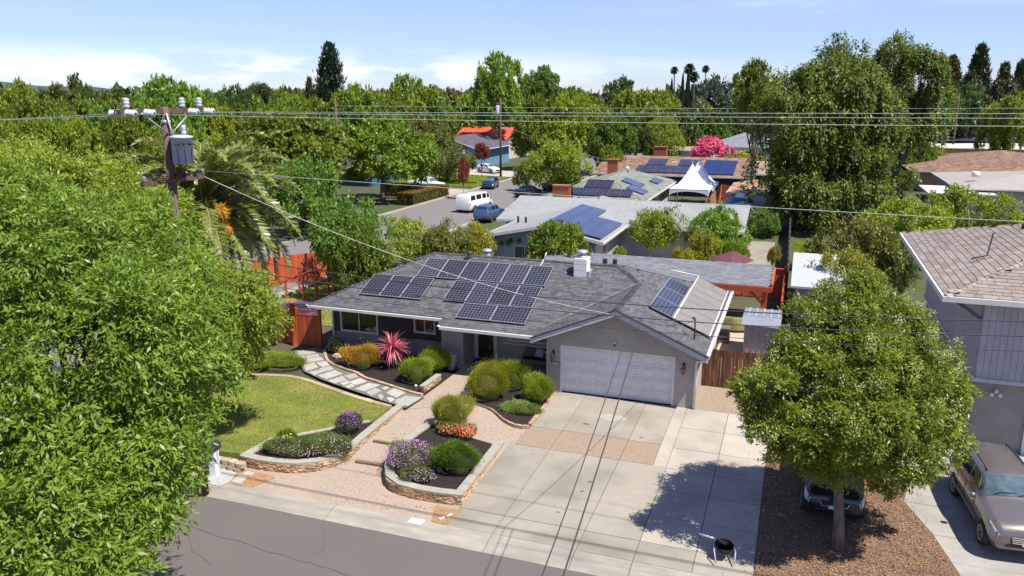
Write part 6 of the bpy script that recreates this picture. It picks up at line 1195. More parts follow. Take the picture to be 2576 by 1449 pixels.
# marquee
def tent(label, cx, cy, s, ez, az_):
    t = thing('marquee', label, 'marquee', (cx, cy, 0), 0, 'white peaked marquees behind the orange fence'); n = 10; vs = []; mb = MB()
    for j in range(9):
        v = j / 8; hgt = ez + (az_ - ez) * (v ** 1.75); rr = (1 - v) * s / 2 + 0.02
        for k in range(4 * n):
            side, u = divmod(k, n); a = -1 + 2 * u / n; x, y = ((a, -1), (1, a), (-a, 1), (-1, -a))[side]
            sag = 0.10 * (1 - a * a) * (1 - v) * v * 4; vs.append((x * rr * (1 - sag), y * rr * (1 - sag), hgt))
    m = 4 * n; mb.add(vs, [(j * m + k, j * m + (k + 1) % m, (j + 1) * m + (k + 1) % m, (j + 1) * m + k) for j in range(8) for k in range(m)], smooth=True); obj('canopy', mb, M('marquee_white', (0.72, 0.73, 0.76), (0.66, 0.67, 0.70), rough=0.6), t)
    for side in range(4):
        mb = MB(); vs = []
        for u in range(n + 1):
            a = -1 + 2 * u / n; x, y = ((a, -1), (1, a), (-a, 1), (-1, -a))[side]; vs += [(x * s / 2, y * s / 2, ez), (x * s / 2 * 1.005, y * s / 2 * 1.005, ez - 0.75 + 0.5 * (1 - a * a) ** 0.6)]
        mb.add(vs, [(2 * k, 2 * k + 1, 2 * k + 3, 2 * k + 2) for k in range(n)]); obj('valance', mb, MATS['marquee_white'], t)
    for x in (-1, 1):
        for y in (-1, 1): mb = MB(); mb.tube([(x * s / 2 * 0.98, y * s / 2 * 0.98, 0), (x * s / 2 * 0.98, y * s / 2 * 0.98, ez)], 0.04, 6); obj('pole', mb, m_galv, t)
    mb = MB(); mb.tube([(0, 0, az_ - 0.1), (0, 0, az_ + 0.25)], 0.03, 5); obj('finial', mb, m_white, t)
tent('nearer white peaked marquee tent behind the orange fence', -11.5, 92.0, 4.3, 2.45, 5.1); tent('farther white peaked marquee tent partly behind the nearer one', -11.3, 96.6, 4.3, 2.45, 5.35)
fence('orange_fence', 'orange timber fence running back beside the marquees', (-9.0, 83.0), (-9.0, 101.5), 1.85, m_orangef, joined=True, bw=0.16); fence('orange_fence', 'reddish timber fence closing the yard behind the marquees', (-8.9, 101.5), (-5.4, 101.5), 1.85, M('red_brown_fence', (0.36, 0.09, 0.05), (0.28, 0.07, 0.04), tint=0.2, rough=0.8), joined=True, bw=0.16); fence('orange_fence', 'low orange fence in front of the marquees', (-14.5, 82.8), (-9.1, 82.8), 1.1, m_orangef, joined=True, bw=0.16)
for k, (x, y) in enumerate(((1000, 930), (960, 950))):
    q = A(z3, x, y, 0.4); s = thing('garden_chair', ('red garden chair by the reddish fence' if k else 'second red garden chair beside the tan garage'), 'chair', (q.x, q.y, 0)); mr_ = M('red_plastic', (0.45, 0.07, 0.06), rough=0.5); mb = MB(); mb.box(-0.3, 0.3, -0.3, 0.3, 0.38, 0.44); obj('seat', mb, mr_, s); mb = MB(); mb.box(-0.3, 0.3, 0.26, 0.32, 0.44, 1.0); obj('backrest', mb, mr_, s)
    for a in (-0.27, 0.23):
        for b in (-0.27, 0.23): mb = MB(); mb.box(a, a + 0.05, b, b + 0.05, 0, 0.38); obj('leg', mb, mr_, s)
hip_house('tan_garage', 'low garage with terracotta coloured roof right of the marquees', -7.4, -2.2, 89.5, 100.5, 2.3, 0.16, m_cream, M('terracotta_roof', (0.42, 0.25, 0.16), (0.34, 0.20, 0.13), tint=0.15, rough=0.9), ov=0.4, ridge='y', hip=False, course=0.5, tab=0.7, cat='garage')
hip_house('garden_shed', 'grey gabled garden shed in front of the terracotta garage', -7.0, -2.9, 78.6, 86.5, 2.1, 0.3, m_cream, M('weathered_roof', (0.34, 0.32, 0.28), (0.27, 0.25, 0.22), tint=0.15, rough=0.9), ov=0.25, ridge='y', hip=False, course=0.5, tab=0.8, cat='shed')
wt = thing('water_tank', 'blue covered tank with a white lid behind the blue house', 'tank', (*A(z3, 1230, 1200, 1.2)[:2], 0)); mb = MB(); mb.lathe([(1.1, 0), (1.15, 2.5), (0.9, 2.9), (0.001, 2.95)], (0, 0, 0), 16); obj('body', mb, M('blue_tarp', (0.05, 0.13, 0.30), (0.03, 0.09, 0.22), rough=0.5), wt); mb = MB(); mb.lathe([(0.85, 2.95), (0.9, 3.15), (0.7, 3.3), (0.001, 3.35)], (0.3, 0, 0), 16); obj('lid', mb, m_white, wt)
# far roofs on the right
q = atD(1745, 372, 168); hip_house('grey_roof_house', 'house with pale blue grey hip roof beyond the pink bougainvillea', q.x - 6, q.x + 5, q.y, q.y + 12, 2.7, 0.33, m_cream, m_greyroof)
q = atD(1860, 378, 160); hip_house('grey_roof_house', 'second blue grey roofed house partly behind the great weeping tree', q.x - 7, q.x + 8, q.y - 2, q.y + 14, 2.8, 0.32, m_white, m_greyroof, windows=(('E', q.y + 2, q.y + 5, 1, 2.2),))
q = atD(1700, 385, 150); hip_house('flat_roof_house', 'low tan flat roofed house behind the brown roofed one', q.x - 6, q.x + 7, q.y - 3, q.y + 9, 2.9, 0.05, m_cream, m_tanroof, shing=False, hip=True)
q = atD(1870, 330, 230); hip_house('tan_roof_house', 'small distant house with tan roof left of the great weeping tree', q.x - 8, q.x + 9, q.y, q.y + 14, 3.2, 0.35, m_white, m_tanroof)
hip_house('pink_house', 'pink stucco house with brown hip roof at the right', 14.0, 40.0, 119.5, 145.0, 2.75, 0.17, m_pink, m_brownroof, ov=1.2, hip=True, ridge='x', windows=(('S', 17.5, 21.8, 0.7, 2.3),), course=0.45, tab=0.6)
h8 = hip_house('grey_low_house', 'low house with mottled grey roof in front of the pink house', 16.0, 44.0, 97.0, 116.0, 2.9, 0.14, m_cream, M('mottled_grey_roof', (0.34, 0.31, 0.28), (0.27, 0.245, 0.22), rough=0.95, scale=6), ov=0.8, shing=False); vent(h8, 24, 105, 4, 0.7, 0.12); vent(h8, 18.5, 102, 3.8, 0.5, 0.4, m_white)
mb = MB(); mb.box(24.5, 25.0, 99, 103, 3.4, 3.75); obj('skylight', mb, m_black, h8, wm=True)
pc_ = thing('patio_roof', 'white flat patio roof in front of the pink house', 'patio roof', (15, 100, 0)); mb = MB(); mb.box(-2.0, 4.5, -5, 3, 2.35, 2.5); obj('roof', mb, M('dirty_white', (0.6, 0.56, 0.5), (0.5, 0.47, 0.42), rough=0.8), pc_)
for x in (-1.8, 4.3): mb = MB(); mb.box(x - 0.08, x + 0.08, -4.8, -4.6, 0, 2.35); obj('post', mb, m_white, pc_)
h9 = hip_house('orange_building', 'orange stucco building with flat roof and purple solar sheets at the right edge', 22, 60, 160, 196, 3.6, 0.03, m_orange, m_cream, ov=0.4, hip=True, shing=False, windows=(('S', 33.5, 34.3, 1.8, 2.6), ('S', 35.6, 36.4, 1.8, 2.6), ('S', 37.8, 38.6, 1.8, 2.6)))
pv(h9, 24, 52, 172, 184, lambda x, y: 4.1, 0, 0, M('pv_purple', (0.07, 0.06, 0.14), (0.05, 0.045, 0.10), rough=0.3), 14, 3)
hip_house('green_grey_roof_house', 'wide house with grey green roof beyond the orange building', 16, 58, 205, 240, 3.0, 0.22, m_cream, m_greenroof, ov=1, course=0.8, tab=1.0)
# dark roofed houses across the side street
h10 = hip_house('dark_roof_house', 'blue house with black gable roof and carport across the side street', -66, -53.2, 131, 149, 3.3, 0.33, M('blue_siding', (0.13, 0.27, 0.36), (0.10, 0.22, 0.30), rough=0.8), M('purple_black_shingle', (0.115, 0.095, 0.12), (0.08, 0.068, 0.085), tint=0.25, rough=0.9), ov=0.8, ridge='y', hip=False, course=0.4, tab=0.6)
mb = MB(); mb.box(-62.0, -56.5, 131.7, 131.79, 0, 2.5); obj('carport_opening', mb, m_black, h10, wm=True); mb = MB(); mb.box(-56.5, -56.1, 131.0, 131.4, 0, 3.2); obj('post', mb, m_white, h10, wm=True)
q = atD(1212, 345, 165); h11 = hip_house('red_roof_house', 'house with bright orange red roof behind the black roofed house', q.x - 6, q.x + 6, q.y - 4, q.y + 14, 3.0, 0.35, m_cream, M('bright_red_roof', (0.66, 0.10, 0.045), (0.55, 0.085, 0.04), tint=0.12, rough=0.8), ridge='x', hip=False, course=0.5, tab=0.7)
h12 = hip_house('dark_blue_house', 'dark blue house with white eaves beyond the left pole', -68.0, -56.5, 99.5, 112, 2.7, 0.3, M('deep_blue_wall', (0.055, 0.13, 0.20), (0.04, 0.10, 0.16), rough=0.8), M('dark_grey_roof', (0.07, 0.07, 0.09), (0.05, 0.05, 0.06), tint=0.2), ov=0.7, windows=(('S', -63.5, -62.0, 0.7, 2.0),))

# ---------------------------------------------------------------- two storey neighbour at the right edge
m_side2 = M('grey_blue_siding', (0.41, 0.405, 0.41), (0.365, 0.36, 0.365), scale=2, rough=0.8, objvar=0.06); m_st2 = M('grey_brown_stucco', (0.33, 0.30, 0.27), (0.285, 0.26, 0.235), scale=2, rough=0.95, bump=0.4, bscale=50)
m_roof2 = M('taupe_shingle', (0.285, 0.235, 0.195), (0.215, 0.175, 0.145), scale=5, rough=0.95, tint=0.22, objvar=0.12, c3=(0.24, 0.205, 0.175), scale3=0.6)
N2 = thing('two_storey_house', 'grey two storey neighbour house with taupe shingle roof at the right edge', 'house', (12, 38, 0))
EX, EY0, EY1, EZ, PT = 5.1, 30.4, 44.4, 5.8, 0.30; MY = (EY0 + EY1) / 2; RX = EX + (MY - EY0)
nW = lambda x, y: EZ + PT * (x - EX); nS = lambda x, y: EZ + PT * (y - EY0); nN = lambda x, y: EZ + PT * (EY1 - y)
for p, f, u, v, s, pc2 in (([(EX, EY1), (EX, EY0), (RX, MY)], nW, 1, 0, 1, 220), ([(EX, EY0), (20, EY0), (20, MY), (RX, MY)], nS, 0, 1, 1, 80), ([(20, EY1), (EX, EY1), (RX, MY), (20, MY)], nN, 0, 1, -1, 0)):
    roof_plane(N2, p, f, 0.1); shingles(N2, p, f, u, v, s, m_roof2, 0.24, 0.42, 0.022, pieces=pc2, jag=0.01, gap=0.012)
cap_row(N2, (EX, EY0, EZ), (RX, MY, EZ + PT * (RX - EX)), m_roof2, 0.25, 0.25); cap_row(N2, (EX, EY1, EZ), (RX, MY, EZ + PT * (RX - EX)), m_roof2, 0.25, 0.25)
mb = MB(); mb.box(EX - 0.1, EX, EY0 - 0.1, EY1, EZ - 0.2, EZ - 0.01); obj('gutter', mb, m_trim, N2, wm=True); mb = MB(); mb.box(EX, 20, EY0 - 0.1, EY0, EZ - 0.2, EZ - 0.01); obj('gutter', mb, m_trim, N2, wm=True)
mb = MB(); mb.box(EX + 0.02, 20, EY0 + 0.02, EY1, EZ - 0.14, EZ - 0.11); obj('soffit', mb, m_fascia, N2, wm=True)
WX = 6.45; mb = MB(); mb.box(WX, 20, 31.0, 44.0, 2.75, EZ - 0.14); obj('upper_wall', mb, m_side2, N2, wm=True); mb = MB(); mb.box(WX + 0.12, 20, 31.35, 44.0, -0.2, 2.62); obj('lower_wall', mb, m_st2, N2, wm=True)
bm_ = MB(); bm_.box(0, 0.193, -0.022, 0, 0, EZ - 2.92); bme = bm_.mesh('siding_board'); bme.materials.append(m_side2)
for k in range(26): link('siding_board', bme, None, N2, loc=Vector((WX + 0.02 + k * 0.205, 31.0, 2.76)) - N2.location)
for k in range(22): link('siding_board', bme, None, N2, loc=Vector((WX, 31.15 + k * 0.205 + 0.2, 2.76)) - N2.location, rot=(0, 0, R(-90)))
mb = MB(); mb.box(WX - 0.06, 20, 30.93, 31.1, 2.62, 2.76); mb.box(WX - 0.06, WX + 0.1, 31.1, 44.0, 2.62, 2.76); obj('belt_trim', mb, m_fascia, N2, wm=True)
mb = MB(); mb.bar((EX + 0.25, EY0 + 0.7, EZ - 0.16), (WX - 0.02, EY0 + 0.75, 4.9), 0.1, 0.12); obj('brace', mb, M('blue_grey_dark', (0.12, 0.14, 0.17)), N2, wm=True)
window_x(N2, 9.15, 10.6, 3.6, 5.0, 31.0, 0.06, mat=m_black); mb = MB(); mb.box(8.3, 13.2, 31.25, 31.34, -0.25, 1.95); obj('garage_door', mb, m_door, N2, wm=True)
mb = MB(); mb.tube([(8.05, 31.2, 1.95), (8.05, 31.2, -0.2)], 0.03, 6); obj('downpipe', mb, m_st2, N2, wm=True) if False else None
mb = MB(); mb.tube([(WX + 0.03, 31.2, 2.6), (WX + 0.03, 31.2, 0.0)], 0.05, 8); obj('downpipe', mb, M('dark_pipe', (0.12, 0.11, 0.11)), N2, wm=True)
for dx, dy, h in ((1.1, 1.9, 0.9),):
    x, y = EX + dx + 0.9, EY0 + dy + 2.6; z = nW(x, y); mb = MB(); mb.tube([(x - 0.6, y - 0.4, z + 0.03), (x, y, z + 0.12), (x + 0.1, y, z + 1.0), (x + 0.18, y, z + 1.02)], 0.03, 6); obj('service_mast', mb, M('dark_metal', (0.06, 0.07, 0.09)), N2, wm=True)
for x, y in ((9.2, 39.2), (9.4, 37.6), (10.6, 35.8)): mb = MB(); z = nW(x, y) if x - EX < EY1 - y else nN(x, y); mb.tube([(x, y, z - 0.05), (x, y, z + 0.22)], 0.1, 8); obj('roof_vent', mb, M('dark_metal', (0.05, 0.05, 0.055)), N2, wm=True)
fl = thing('flood_light', 'white twin head security light on the lower wall of the grey neighbour house', 'light', (7.25, 31.35, 2.2))
for dx in (-0.13, 0.13): mb = MB(); mb.lathe([(0.001, -0.09), (0.05, -0.08), (0.075, 0.05), (0.001, 0.05)], (dx, -0.14, -0.07), 10); obj('lamp_head', mb, m_white, fl)
mb = MB(); mb.lathe([(0.07, -0.08), (0.07, 0.05), (0.001, 0.06)], (0, -0.09, 0.06), 10); obj('sensor', mb, m_white, fl)
# shed with pale roof between the gardens
S2 = thing('white_roof_shed', 'shed with a white sloping roof and white downpipe beside the red fence', 'shed', (2.5, 49, 0)); pSh = lambda x, y: 2.3 + 0.10 * (y - 46.0)
mb = MB(); mb.prism([(0.0, 45.8), (3.4, 45.8), (3.4, 52.5), (0.0, 52.5)], lambda x, y: pSh(x, y) - 0.12, pSh); obj('roof', mb, M('white_roof', (0.42, 0.44, 0.48), (0.36, 0.38, 0.42), rough=0.6), S2, wm=True); mb = MB(); mb.box(0.25, 3.2, 46.2, 52.2, -0.1, 2.2); obj('wall', mb, m_side2, S2, wm=True); mb = MB(); mb.tube([(0.9, 45.85, 2.2), (0.35, 46.05, 2.1), (0.35, 46.1, 0.2)], 0.05, 8); obj('downpipe', mb, m_pipe, S2, wm=True)
fence('grey_boundary_fence', 'dark weathered fence between the back gardens', (-0.2, 52.3), (-0.5, 78.0), 1.7, m_greywood, joined=True, dog=0, bw=0.16)
sheet('lawn', [(0.0, 63, 0), (3.2, 63, 0), (3.2, 74, 0), (0.0, 74, 0)], -0.02, m_lawn, label='small bright lawn in the garden right of the boundary fence'); grass('grass', [(0.0, 68), (3.2, 68), (3.2, 74), (0.0, 74)], 9000, 0.16, -0.02, 'bright grass of the small back lawn', mat=g_lime, w=0.05)
sheet('garden_path', [(-4.2, 60, 0), (-1.6, 60, 0), (-1.6, 73, 0), (-4.2, 73, 0)], -0.015, m_conc, label='grey path in the back garden')
um = thing('parasol', 'faded maroon parasol behind the red back fence', 'parasol', (-4.0, 56.3, 0)); mb = MB(); vs = [(0, 0, 2.1)] + [(1.5 * math.cos(k * math.pi / 4), 1.5 * math.sin(k * math.pi / 4), 1.5) for k in range(8)]; mb.add(vs, [(0, k + 1, (k + 1) % 8 + 1) for k in range(8)] + [(0, (k + 1) % 8 + 1, k + 1) for k in range(8)]); obj('canopy', mb, M('maroon_cloth', (0.26, 0.10, 0.13), (0.2, 0.08, 0.10), rough=0.9), um); mb = MB(); mb.tube([(0, 0, 0), (0, 0, 2.1)], 0.03, 6); obj('pole', mb, m_greywood, um)
tr = tree('weeping_bush', 'spare', (0, -500), 1, 2, 'far', g_mid); [bpy.data.objects.remove(o) for o in list(tr.children)]; bpy.data.objects.remove(tr)
# side street with its kerbs
sheet('side_street', [(-41.6, 19.5, 0), (-31.2, 19.5, 0), (-31.2, 134, 0), (-27, 150, 0), (-27, 420, 0), (-42.0, 420, 0), (-41.6, 150, 0)], 0.0, m_asph2, label='asphalt side street running away behind the trees')
ks = sthing('side_kerb', 'pale kerb along the left edge of the side street')
for k in range(24): y = 24 + k * 5; mb = MB(); mb.box(-42.3, -41.6, y, y + 4.97, -0.05, 0.12); obj('kerb_segment', mb, m_kerb, ks)
ks = sthing('side_kerb', 'pale kerb along the right edge of the side street')
for k in range(22): y = 24 + k * 5; mb = MB(); mb.box(-31.2, -30.6, y, y + 4.97, -0.05, 0.12); obj('kerb_segment', mb, m_kerb, ks)
sheet('parking_pad', [(-53, 94.5, 0), (-42.2, 94.5, 0), (-42.2, 101, 0), (-53, 101, 0)], 0.012, m_conc2, label='concrete drive where the white pickup stands'); sheet('parking_pad', [(-60, 122, 0), (-42.2, 119, 0), (-42.2, 129, 0), (-60, 131, 0)], 0.012, m_conc2, label='concrete drive of the black roofed house')
sheet('front_lawn', [(-58, 106, 0), (-43.2, 104, 0), (-43.2, 118, 0), (-58, 120, 0)], 0.02, m_lawn, label='bright lawn across the side street'); grass('grass', [(-58, 106), (-43.2, 104), (-43.2, 118), (-58, 120)], 14000, 0.2, 0.02, 'grass of the lawn across the side street', mat=g_lime, w=0.08)
# ---------------------------------------------------------------- trees of the neighbourhood, near to far
T = ptree
T(872, 492, 255, 51, 'loose', g_mid, 'bushy green tree behind the side gate at the left end of the house roof', cb=0.12, i=0)

T(900, 585, 150, 48, 'dense', g_mid, 'dense dark green tree just behind the left end of the roof ridge', cb=0.2, i=2)
T(1035, 545, 150, 58, 'loose', g_yel, 'loose yellow green tree by the side street, left of three', cb=0.15, i=3)
T(1130, 560, 140, 56, 'loose', g_olive, 'loose yellow green tree by the side street, middle of three', cb=0.15, i=1)
T(1200, 555, 130, 57, 'loose', g_yel, 'loose reddish yellow tree by the side street in front of the blue van', cb=0.1, i=2)
T(1404, 570, 165, 50.5, 'dense', g_bright, 'round bright green tree in front of the pale blue house', cb=0.12, i=0)
T(1640, 522, 165, 59, 'loose', g_bright, 'spreading green tree with a crooked pale trunk on the tan patio', cb=0.28, bk=bark2, i=3)
T(1822, 530, 150, 60, 'dense', g_bright, 'round dense green tree in front of the blue house\'s right wing', cb=0.2, i=1)
T(1775, 588, 85, 57, 'dense', g_yel, 'yellow green bush below the round tree behind the red back fence', cb=0.03, i=2, cat='shrub')
T(1720, 630, 60, 55, 'dense', g_yel, 'small yellow green bush on the tan patio behind the red back fence', cb=0.03, i=0, cat='shrub')
T(1852, 612, 62, 57, 'dense', g_bright, 'small bright bush behind the faded parasol', cb=0.03, i=3, cat='shrub')
T(1556, 622, 36, 55, 'dense', g_bright, 'little bright bush beside the grey arched gate', cb=0.03, i=1, cat='shrub')
T(1948, 618, 44, 58, 'loose', g_gold, 'orange tipped conical shrub beside the boundary fence', cb=0.02, i=1, cat='shrub')
T(1915, 520, 100, 72, 'loose', g_mid, 'dark loose tree behind the blue covered tank', cb=0.05, i=2)
T(2020, 650, 70, 58, 'dense', g_bright, 'bright hedge like bush beyond the white roofed shed', cb=0.02, i=0, cat='shrub')
T(2150, 545, 230, 50, 'loose', g_olive, 'loose olive green tree behind the small street tree', cb=0.18, i=1, bk=bark2)
T(2130, 620, 190, 46, 'loose', g_yel, 'airy yellow green tree between the white roofed shed and the neighbour house', cb=0.15, i=3, bk=bark2)
T(2290, 495, 240, 56, 'loose', g_bright, 'wide airy yellow green tree behind the neighbour house roof', cb=0.3, i=2, bk=bark2)
T(2450, 468, 240, 58, 'loose', g_bright, 'wide airy green tree at the right edge behind the neighbour house roof', cb=0.3, i=0, bk=bark2)
T(2260, 600, 130, 49, 'loose', g_olive, 'scrubby olive tree under the eave of the neighbour house', cb=0.1, i=1, bk=bark2)
# street trees in the middle distance
T(690, 305, 330, 88, 'broad', g_mid, 'broad rounded green tree left of the tall wooden pole', cb=0.12, i=0)
T(955, 305, 250, 98, 'broad', g_bright, 'broad rounded bright green tree right of the tall wooden pole', cb=0.14, i=1)
T(610, 400, 170, 70, 'broad', g_mid, 'dark green tree just behind the date palm', cb=0.1, i=2)
T(745, 420, 190, 72, 'dense', g_mid, 'dense green tree beside the base of the wooden pole', cb=0.05, i=3)
T(1130, 355, 130, 118, 'loose', g_olive, 'olive brown tree left of the black roofed house', cb=0.15, i=2)
T(1105, 395, 100, 122, 'loose', g_olive, 'olive tree behind the white pickup', cb=0.1, i=1)
T(1180, 250, 120, 175, 'far', g_bright, 'bright round tree above the red roof', cb=0.15, i=0)
T(1165, 402, 26, 99, 'dense', ML('leaf_maroon', (0.10, 0.03, 0.02), (0.30, 0.08, 0.05), trans=0.2), 'small maroon leaved tree on the lawn across the side street', cb=0.4, i=0)
T(1212, 365, 34, 116, 'dense', MATS['leaf_maroon'], 'maroon leaved shrub in front of the black roofed house', cb=0.1, i=2)
T(1395, 350, 175, 104, 'loose', g_bright, 'big feathery green tree over the parked cars', cb=0.12, i=3)
T(1330, 400, 80, 108, 'loose', g_mid, 'smaller feathery tree left of the big one over the parked cars', cb=0.1, i=0)
T(1255, 155, 150, 160, 'broad', g_bright, 'very tall green tree right of the far utility pole', cb=0.2, i=3)
T(1360, 172, 85, 168, 'broad', g_mid, 'tall darker tree beside the very tall one', cb=0.2, i=1)
T(1440, 240, 180, 135, 'broad', g_bright, 'tall bright green tree above the green roofed house', cb=0.15, i=2)
T(1345, 260, 130, 140, 'broad', g_mid, 'green tree between the tall pair and the side street', cb=0.15, i=0)
T(1530, 300, 120, 130, 'broad', g_mid, 'green tree above the long brown roofed house', cb=0.12, i=1)
T(1538, 375, 70, 112, 'dense', g_bright, 'small light green tree beside the brick chimney of the brown roofed house', cb=0.1, i=2)
T(1600, 310, 90, 145, 'broad', g_dark, 'dark green tree with open shade below it behind the brown roof', cb=0.3, i=3)
T(1620, 212, 150, 185, 'broad', g_mid, 'tall rounded tree left of the cypresses', cb=0.1, i=2)
T(1560, 200, 70, 210, 'far', g_dark, 'tall dark tree left of the tall rounded one', cb=0.1, i=0)
T(1690, 268, 120, 180, 'broad', g_bright, 'tall bright tree just in front of the cypresses', cb=0.1, i=0)
T(1666, 305, 92, 148, 'dense', g_yel, 'round yellow green tree above the brown roofed house', cb=0.1, i=1)
T(1770, 282, 82, 172, 'dense', g_gold, 'golden orange crowned tree right of the cypresses', cb=0.35, i=2)
T(1810, 320, 60, 165, 'far', g_mid, 'small round green tree below the golden one', cb=0.1, i=3)
T(1800, 195, 100, 230, 'far', g_grey, 'grey green eucalyptus near the tall fan palms', cb=0.3, i=1)
T(1750, 250, 60, 220, 'far', g_grey, 'smaller grey green eucalyptus behind the cypresses', cb=0.2, i=2)
bo = T(1796, 352, 100, 122, 'far', ML('bougainvillea_pink', (0.42, 0.05, 0.14), (0.75, 0.22, 0.34), trans=0.25, tc=(1.1, 0.8, 0.9)), 'large pink bougainvillea over the long brown roof', cb=0.5, i=0, cat='shrub')
T(1870, 382, 110, 124, 'far', g_yel, 'low yellow green hedge right of the bougainvillea', cb=0.55, i=2, cat='hedge')
T(1912, 172, 130, 92, 'broad', g_mid, 'tall green tree on the left flank of the weeping tree', cb=0.08, i=0)
T(2400, 150, 110, 175, 'conifer', g_con2, 'brown green conifer, leftmost of the conifers at the right', cb=0.02, i=0)
T(2470, 122, 120, 190, 'conifer', g_con, 'tallest dark conifer at the right', cb=0.02, i=1)
T(2440, 190, 130, 165, 'conifer', g_con2, 'brownish conifer in front of the tallest one at the right', cb=0.02, i=2)
T(2530, 165, 100, 185, 'conifer', g_con, 'dark conifer near the right edge of the sky', cb=0.02, i=3)
T(2573, 160, 100, 180, 'conifer', g_con, 'dark conifer cut by the right edge of the view', cb=0.02, i=0)
T(2500, 200, 120, 170, 'far', g_con2, 'brown green rounded tree below the conifers at the right', cb=0.1, i=1)
T(2400, 230, 110, 160, 'far', g_dark, 'dark rounded tree right of the weeping trees', cb=0.1, i=2)
T(2545, 250, 130, 125, 'broad', g_bright, 'bright green tree at the right edge above the orange building', cb=0.1, i=3)
T(2470, 260, 120, 210, 'far', g_dark, 'dark tree behind the wide green roofed house', cb=0.1, i=3)
T(2310, 360, 80, 118, 'dense', g_mid, 'round dark green shrub left of the pink house', cb=0.05, i=0, cat='shrub')
T(2360, 368, 60, 122, 'loose', g_yel, 'pale flowering shrub beside the pink house', cb=0.05, i=1, cat='shrub')
T(2250, 430, 90, 98, 'loose', g_olive, 'olive shrub between the weeping tree and the pink house', cb=0.05, i=2, cat='shrub')
T(828, 118, 135, 195, 'conifer', g_con, 'tall dark redwood standing above the left tree line', cb=0.03, i=1)
T(777, 200, 60, 215, 'conifer', g_con2, 'slim conifer left of the tall redwood', cb=0.03, i=2)
T(1045, 205, 165, 185, 'broad', g_mid, 'large dark domed tree in the middle of the left skyline', cb=0.1, i=3)
T(890, 235, 150, 160, 'broad', g_bright, 'bright tree below the tall redwood', cb=0.1, i=0)
T(990, 265, 130, 150, 'broad', g_mid, 'mid green tree between the redwood and the domed tree', cb=0.1, i=1)
T(840, 300, 100, 125, 'broad', g_bright, 'light green tree behind the wooden pole', cb=0.1, i=2)
T(1090, 300, 120, 140, 'broad', g_olive, 'olive tree below the large domed tree', cb=0.1, i=0)
T(35, 222, 130, 120, 'broad', g_bright, 'bright green tree at the left edge of the skyline', cb=0.1, i=0)
T(190, 207, 180, 135, 'broad', g_dark, 'dark spreading tree on the left skyline', cb=0.1, i=1)
T(100, 235, 130, 110, 'broad', g_mid, 'mid green tree below the dark spreading one at the far left', cb=0.1, i=2)
T(425, 222, 190, 100, 'broad', g_bright, 'large bright tree directly behind the pole crossarm', cb=0.1, i=3)
T(300, 290, 170, 85, 'broad', g_mid, 'green tree left of the pole crossarm', cb=0.1, i=0)
T(545, 260, 130, 110, 'broad', g_bright, 'bright tree right of the pole crossarm', cb=0.1, i=1)
T(150, 290, 180, 80, 'broad', g_bright, 'broad bright tree under the left skyline', cb=0.1, i=2)
T(20, 290, 160, 75, 'broad', g_mid, 'broad mid green tree at the left edge', cb=0.1, i=3)
T(600, 222, 90, 150, 'broad', g_dark, 'dark domed tree, left of the pair before the redwood', cb=0.1, i=2)
T(653, 218, 75, 155, 'dense', g_dark, 'smooth dark domed tree, right of the pair before the redwood', cb=0.1, i=3)
T(700, 235, 90, 170, 'far', g_mid, 'small round tree right of the two dark domed ones', cb=0.1, i=0)
T(730, 262, 140, 120, 'broad', g_mid, 'broad green tree above the left street tree', cb=0.1, i=1)
# cypresses and fan palms
for k, (x, y, w) in enumerate(((1690, 212, 13), (1704, 232, 12), (1718, 200, 14), (1732, 190, 15), (1740, 225, 12))):
    T(x, y, w, 205, 'spire', g_con, 'slim dark cypress, %s from the left of the row of five' % ('first', 'second', 'third', 'fourth', 'fifth')[k], cb=0.01, i=k % 4, name='cypress', group='row of slim cypresses')
fpm, fpr = palm_mesh(34, 1.0, 9, g_con, dens=16, leaf=0.42, up=(-0.9, 1.4), w=0.16, droopk=0.6)
for k, (x, y, D) in enumerate(((1697, 166, 250), (1735, 158, 215), (1746, 178, 215), (1776, 163, 260))):
    q = atD(x, y, D); t = thing('fan_palm', 'tall thin fan palm, %s from the left of the four' % ('first', 'second', 'third', 'fourth')[k], 'palm tree', (q.x, q.y, 0), 0, 'tall fan palms on the skyline'); s_ = 1.7 if k in (1, 2) else 1.4
    link('fronds', fpm, None, t, loc=(0, 0, q.z - s_ * 0.9), scale=(s_, s_, s_)); mb = MB(); mb.tube([(0, 0, 0), (0.4, 0, q.z / 2), (0, 0, q.z - s_)], [0.3, 0.2, 0.16], 6); obj('trunk', mb, bark3, t)
# the great weeping trees
def weeping(label, lob, D, ncl, per, seed, hang, i):
    L_ = [lobe_px(x, y, r, d) for x, y, r, d in lob]; c = L_[0]; foot = (c[0], c[1], 0); t = thing('weeping_tree', label, 'tree', foot); lo = [(a - foot[0], b - foot[1], z, r, e) for a, b, z, r, e in L_]
    link('crown', crown_mesh('crown', lo, ncl, per, 0.40, 0.36, 0.15, g_weep, droop=0.7, hang=hang, low=-0.95, shell=(0.6, 1.0), spread=0.6, clump=(int(ncl / 16), 1.5)), None, t)
    link('trunk', trunk_mesh('trunk', c[2] + 2, 0.55, [(a, b, z) for a, b, z, r, e in lo], bark3, 0.25, seed), None, t)
weeping('great dark weeping tree, much the largest in the view, right of the marquees', [(2090, 252, 120, 78), (2110, 177, 64, 80), (2020, 312, 88, 76), (1985, 412, 72, 75), (2180, 302, 88, 79), (2215, 322, 45, 80), (2080, 432, 112, 77), (2030, 492, 72, 75), (2150, 492, 72, 77), (2210, 412, 64, 79), (2000, 227, 72, 78), (1960, 302, 48, 77), (2150, 205, 55, 79), (1950, 472, 40, 74)], 78, 5200, 24, 3, 1.7, 0)
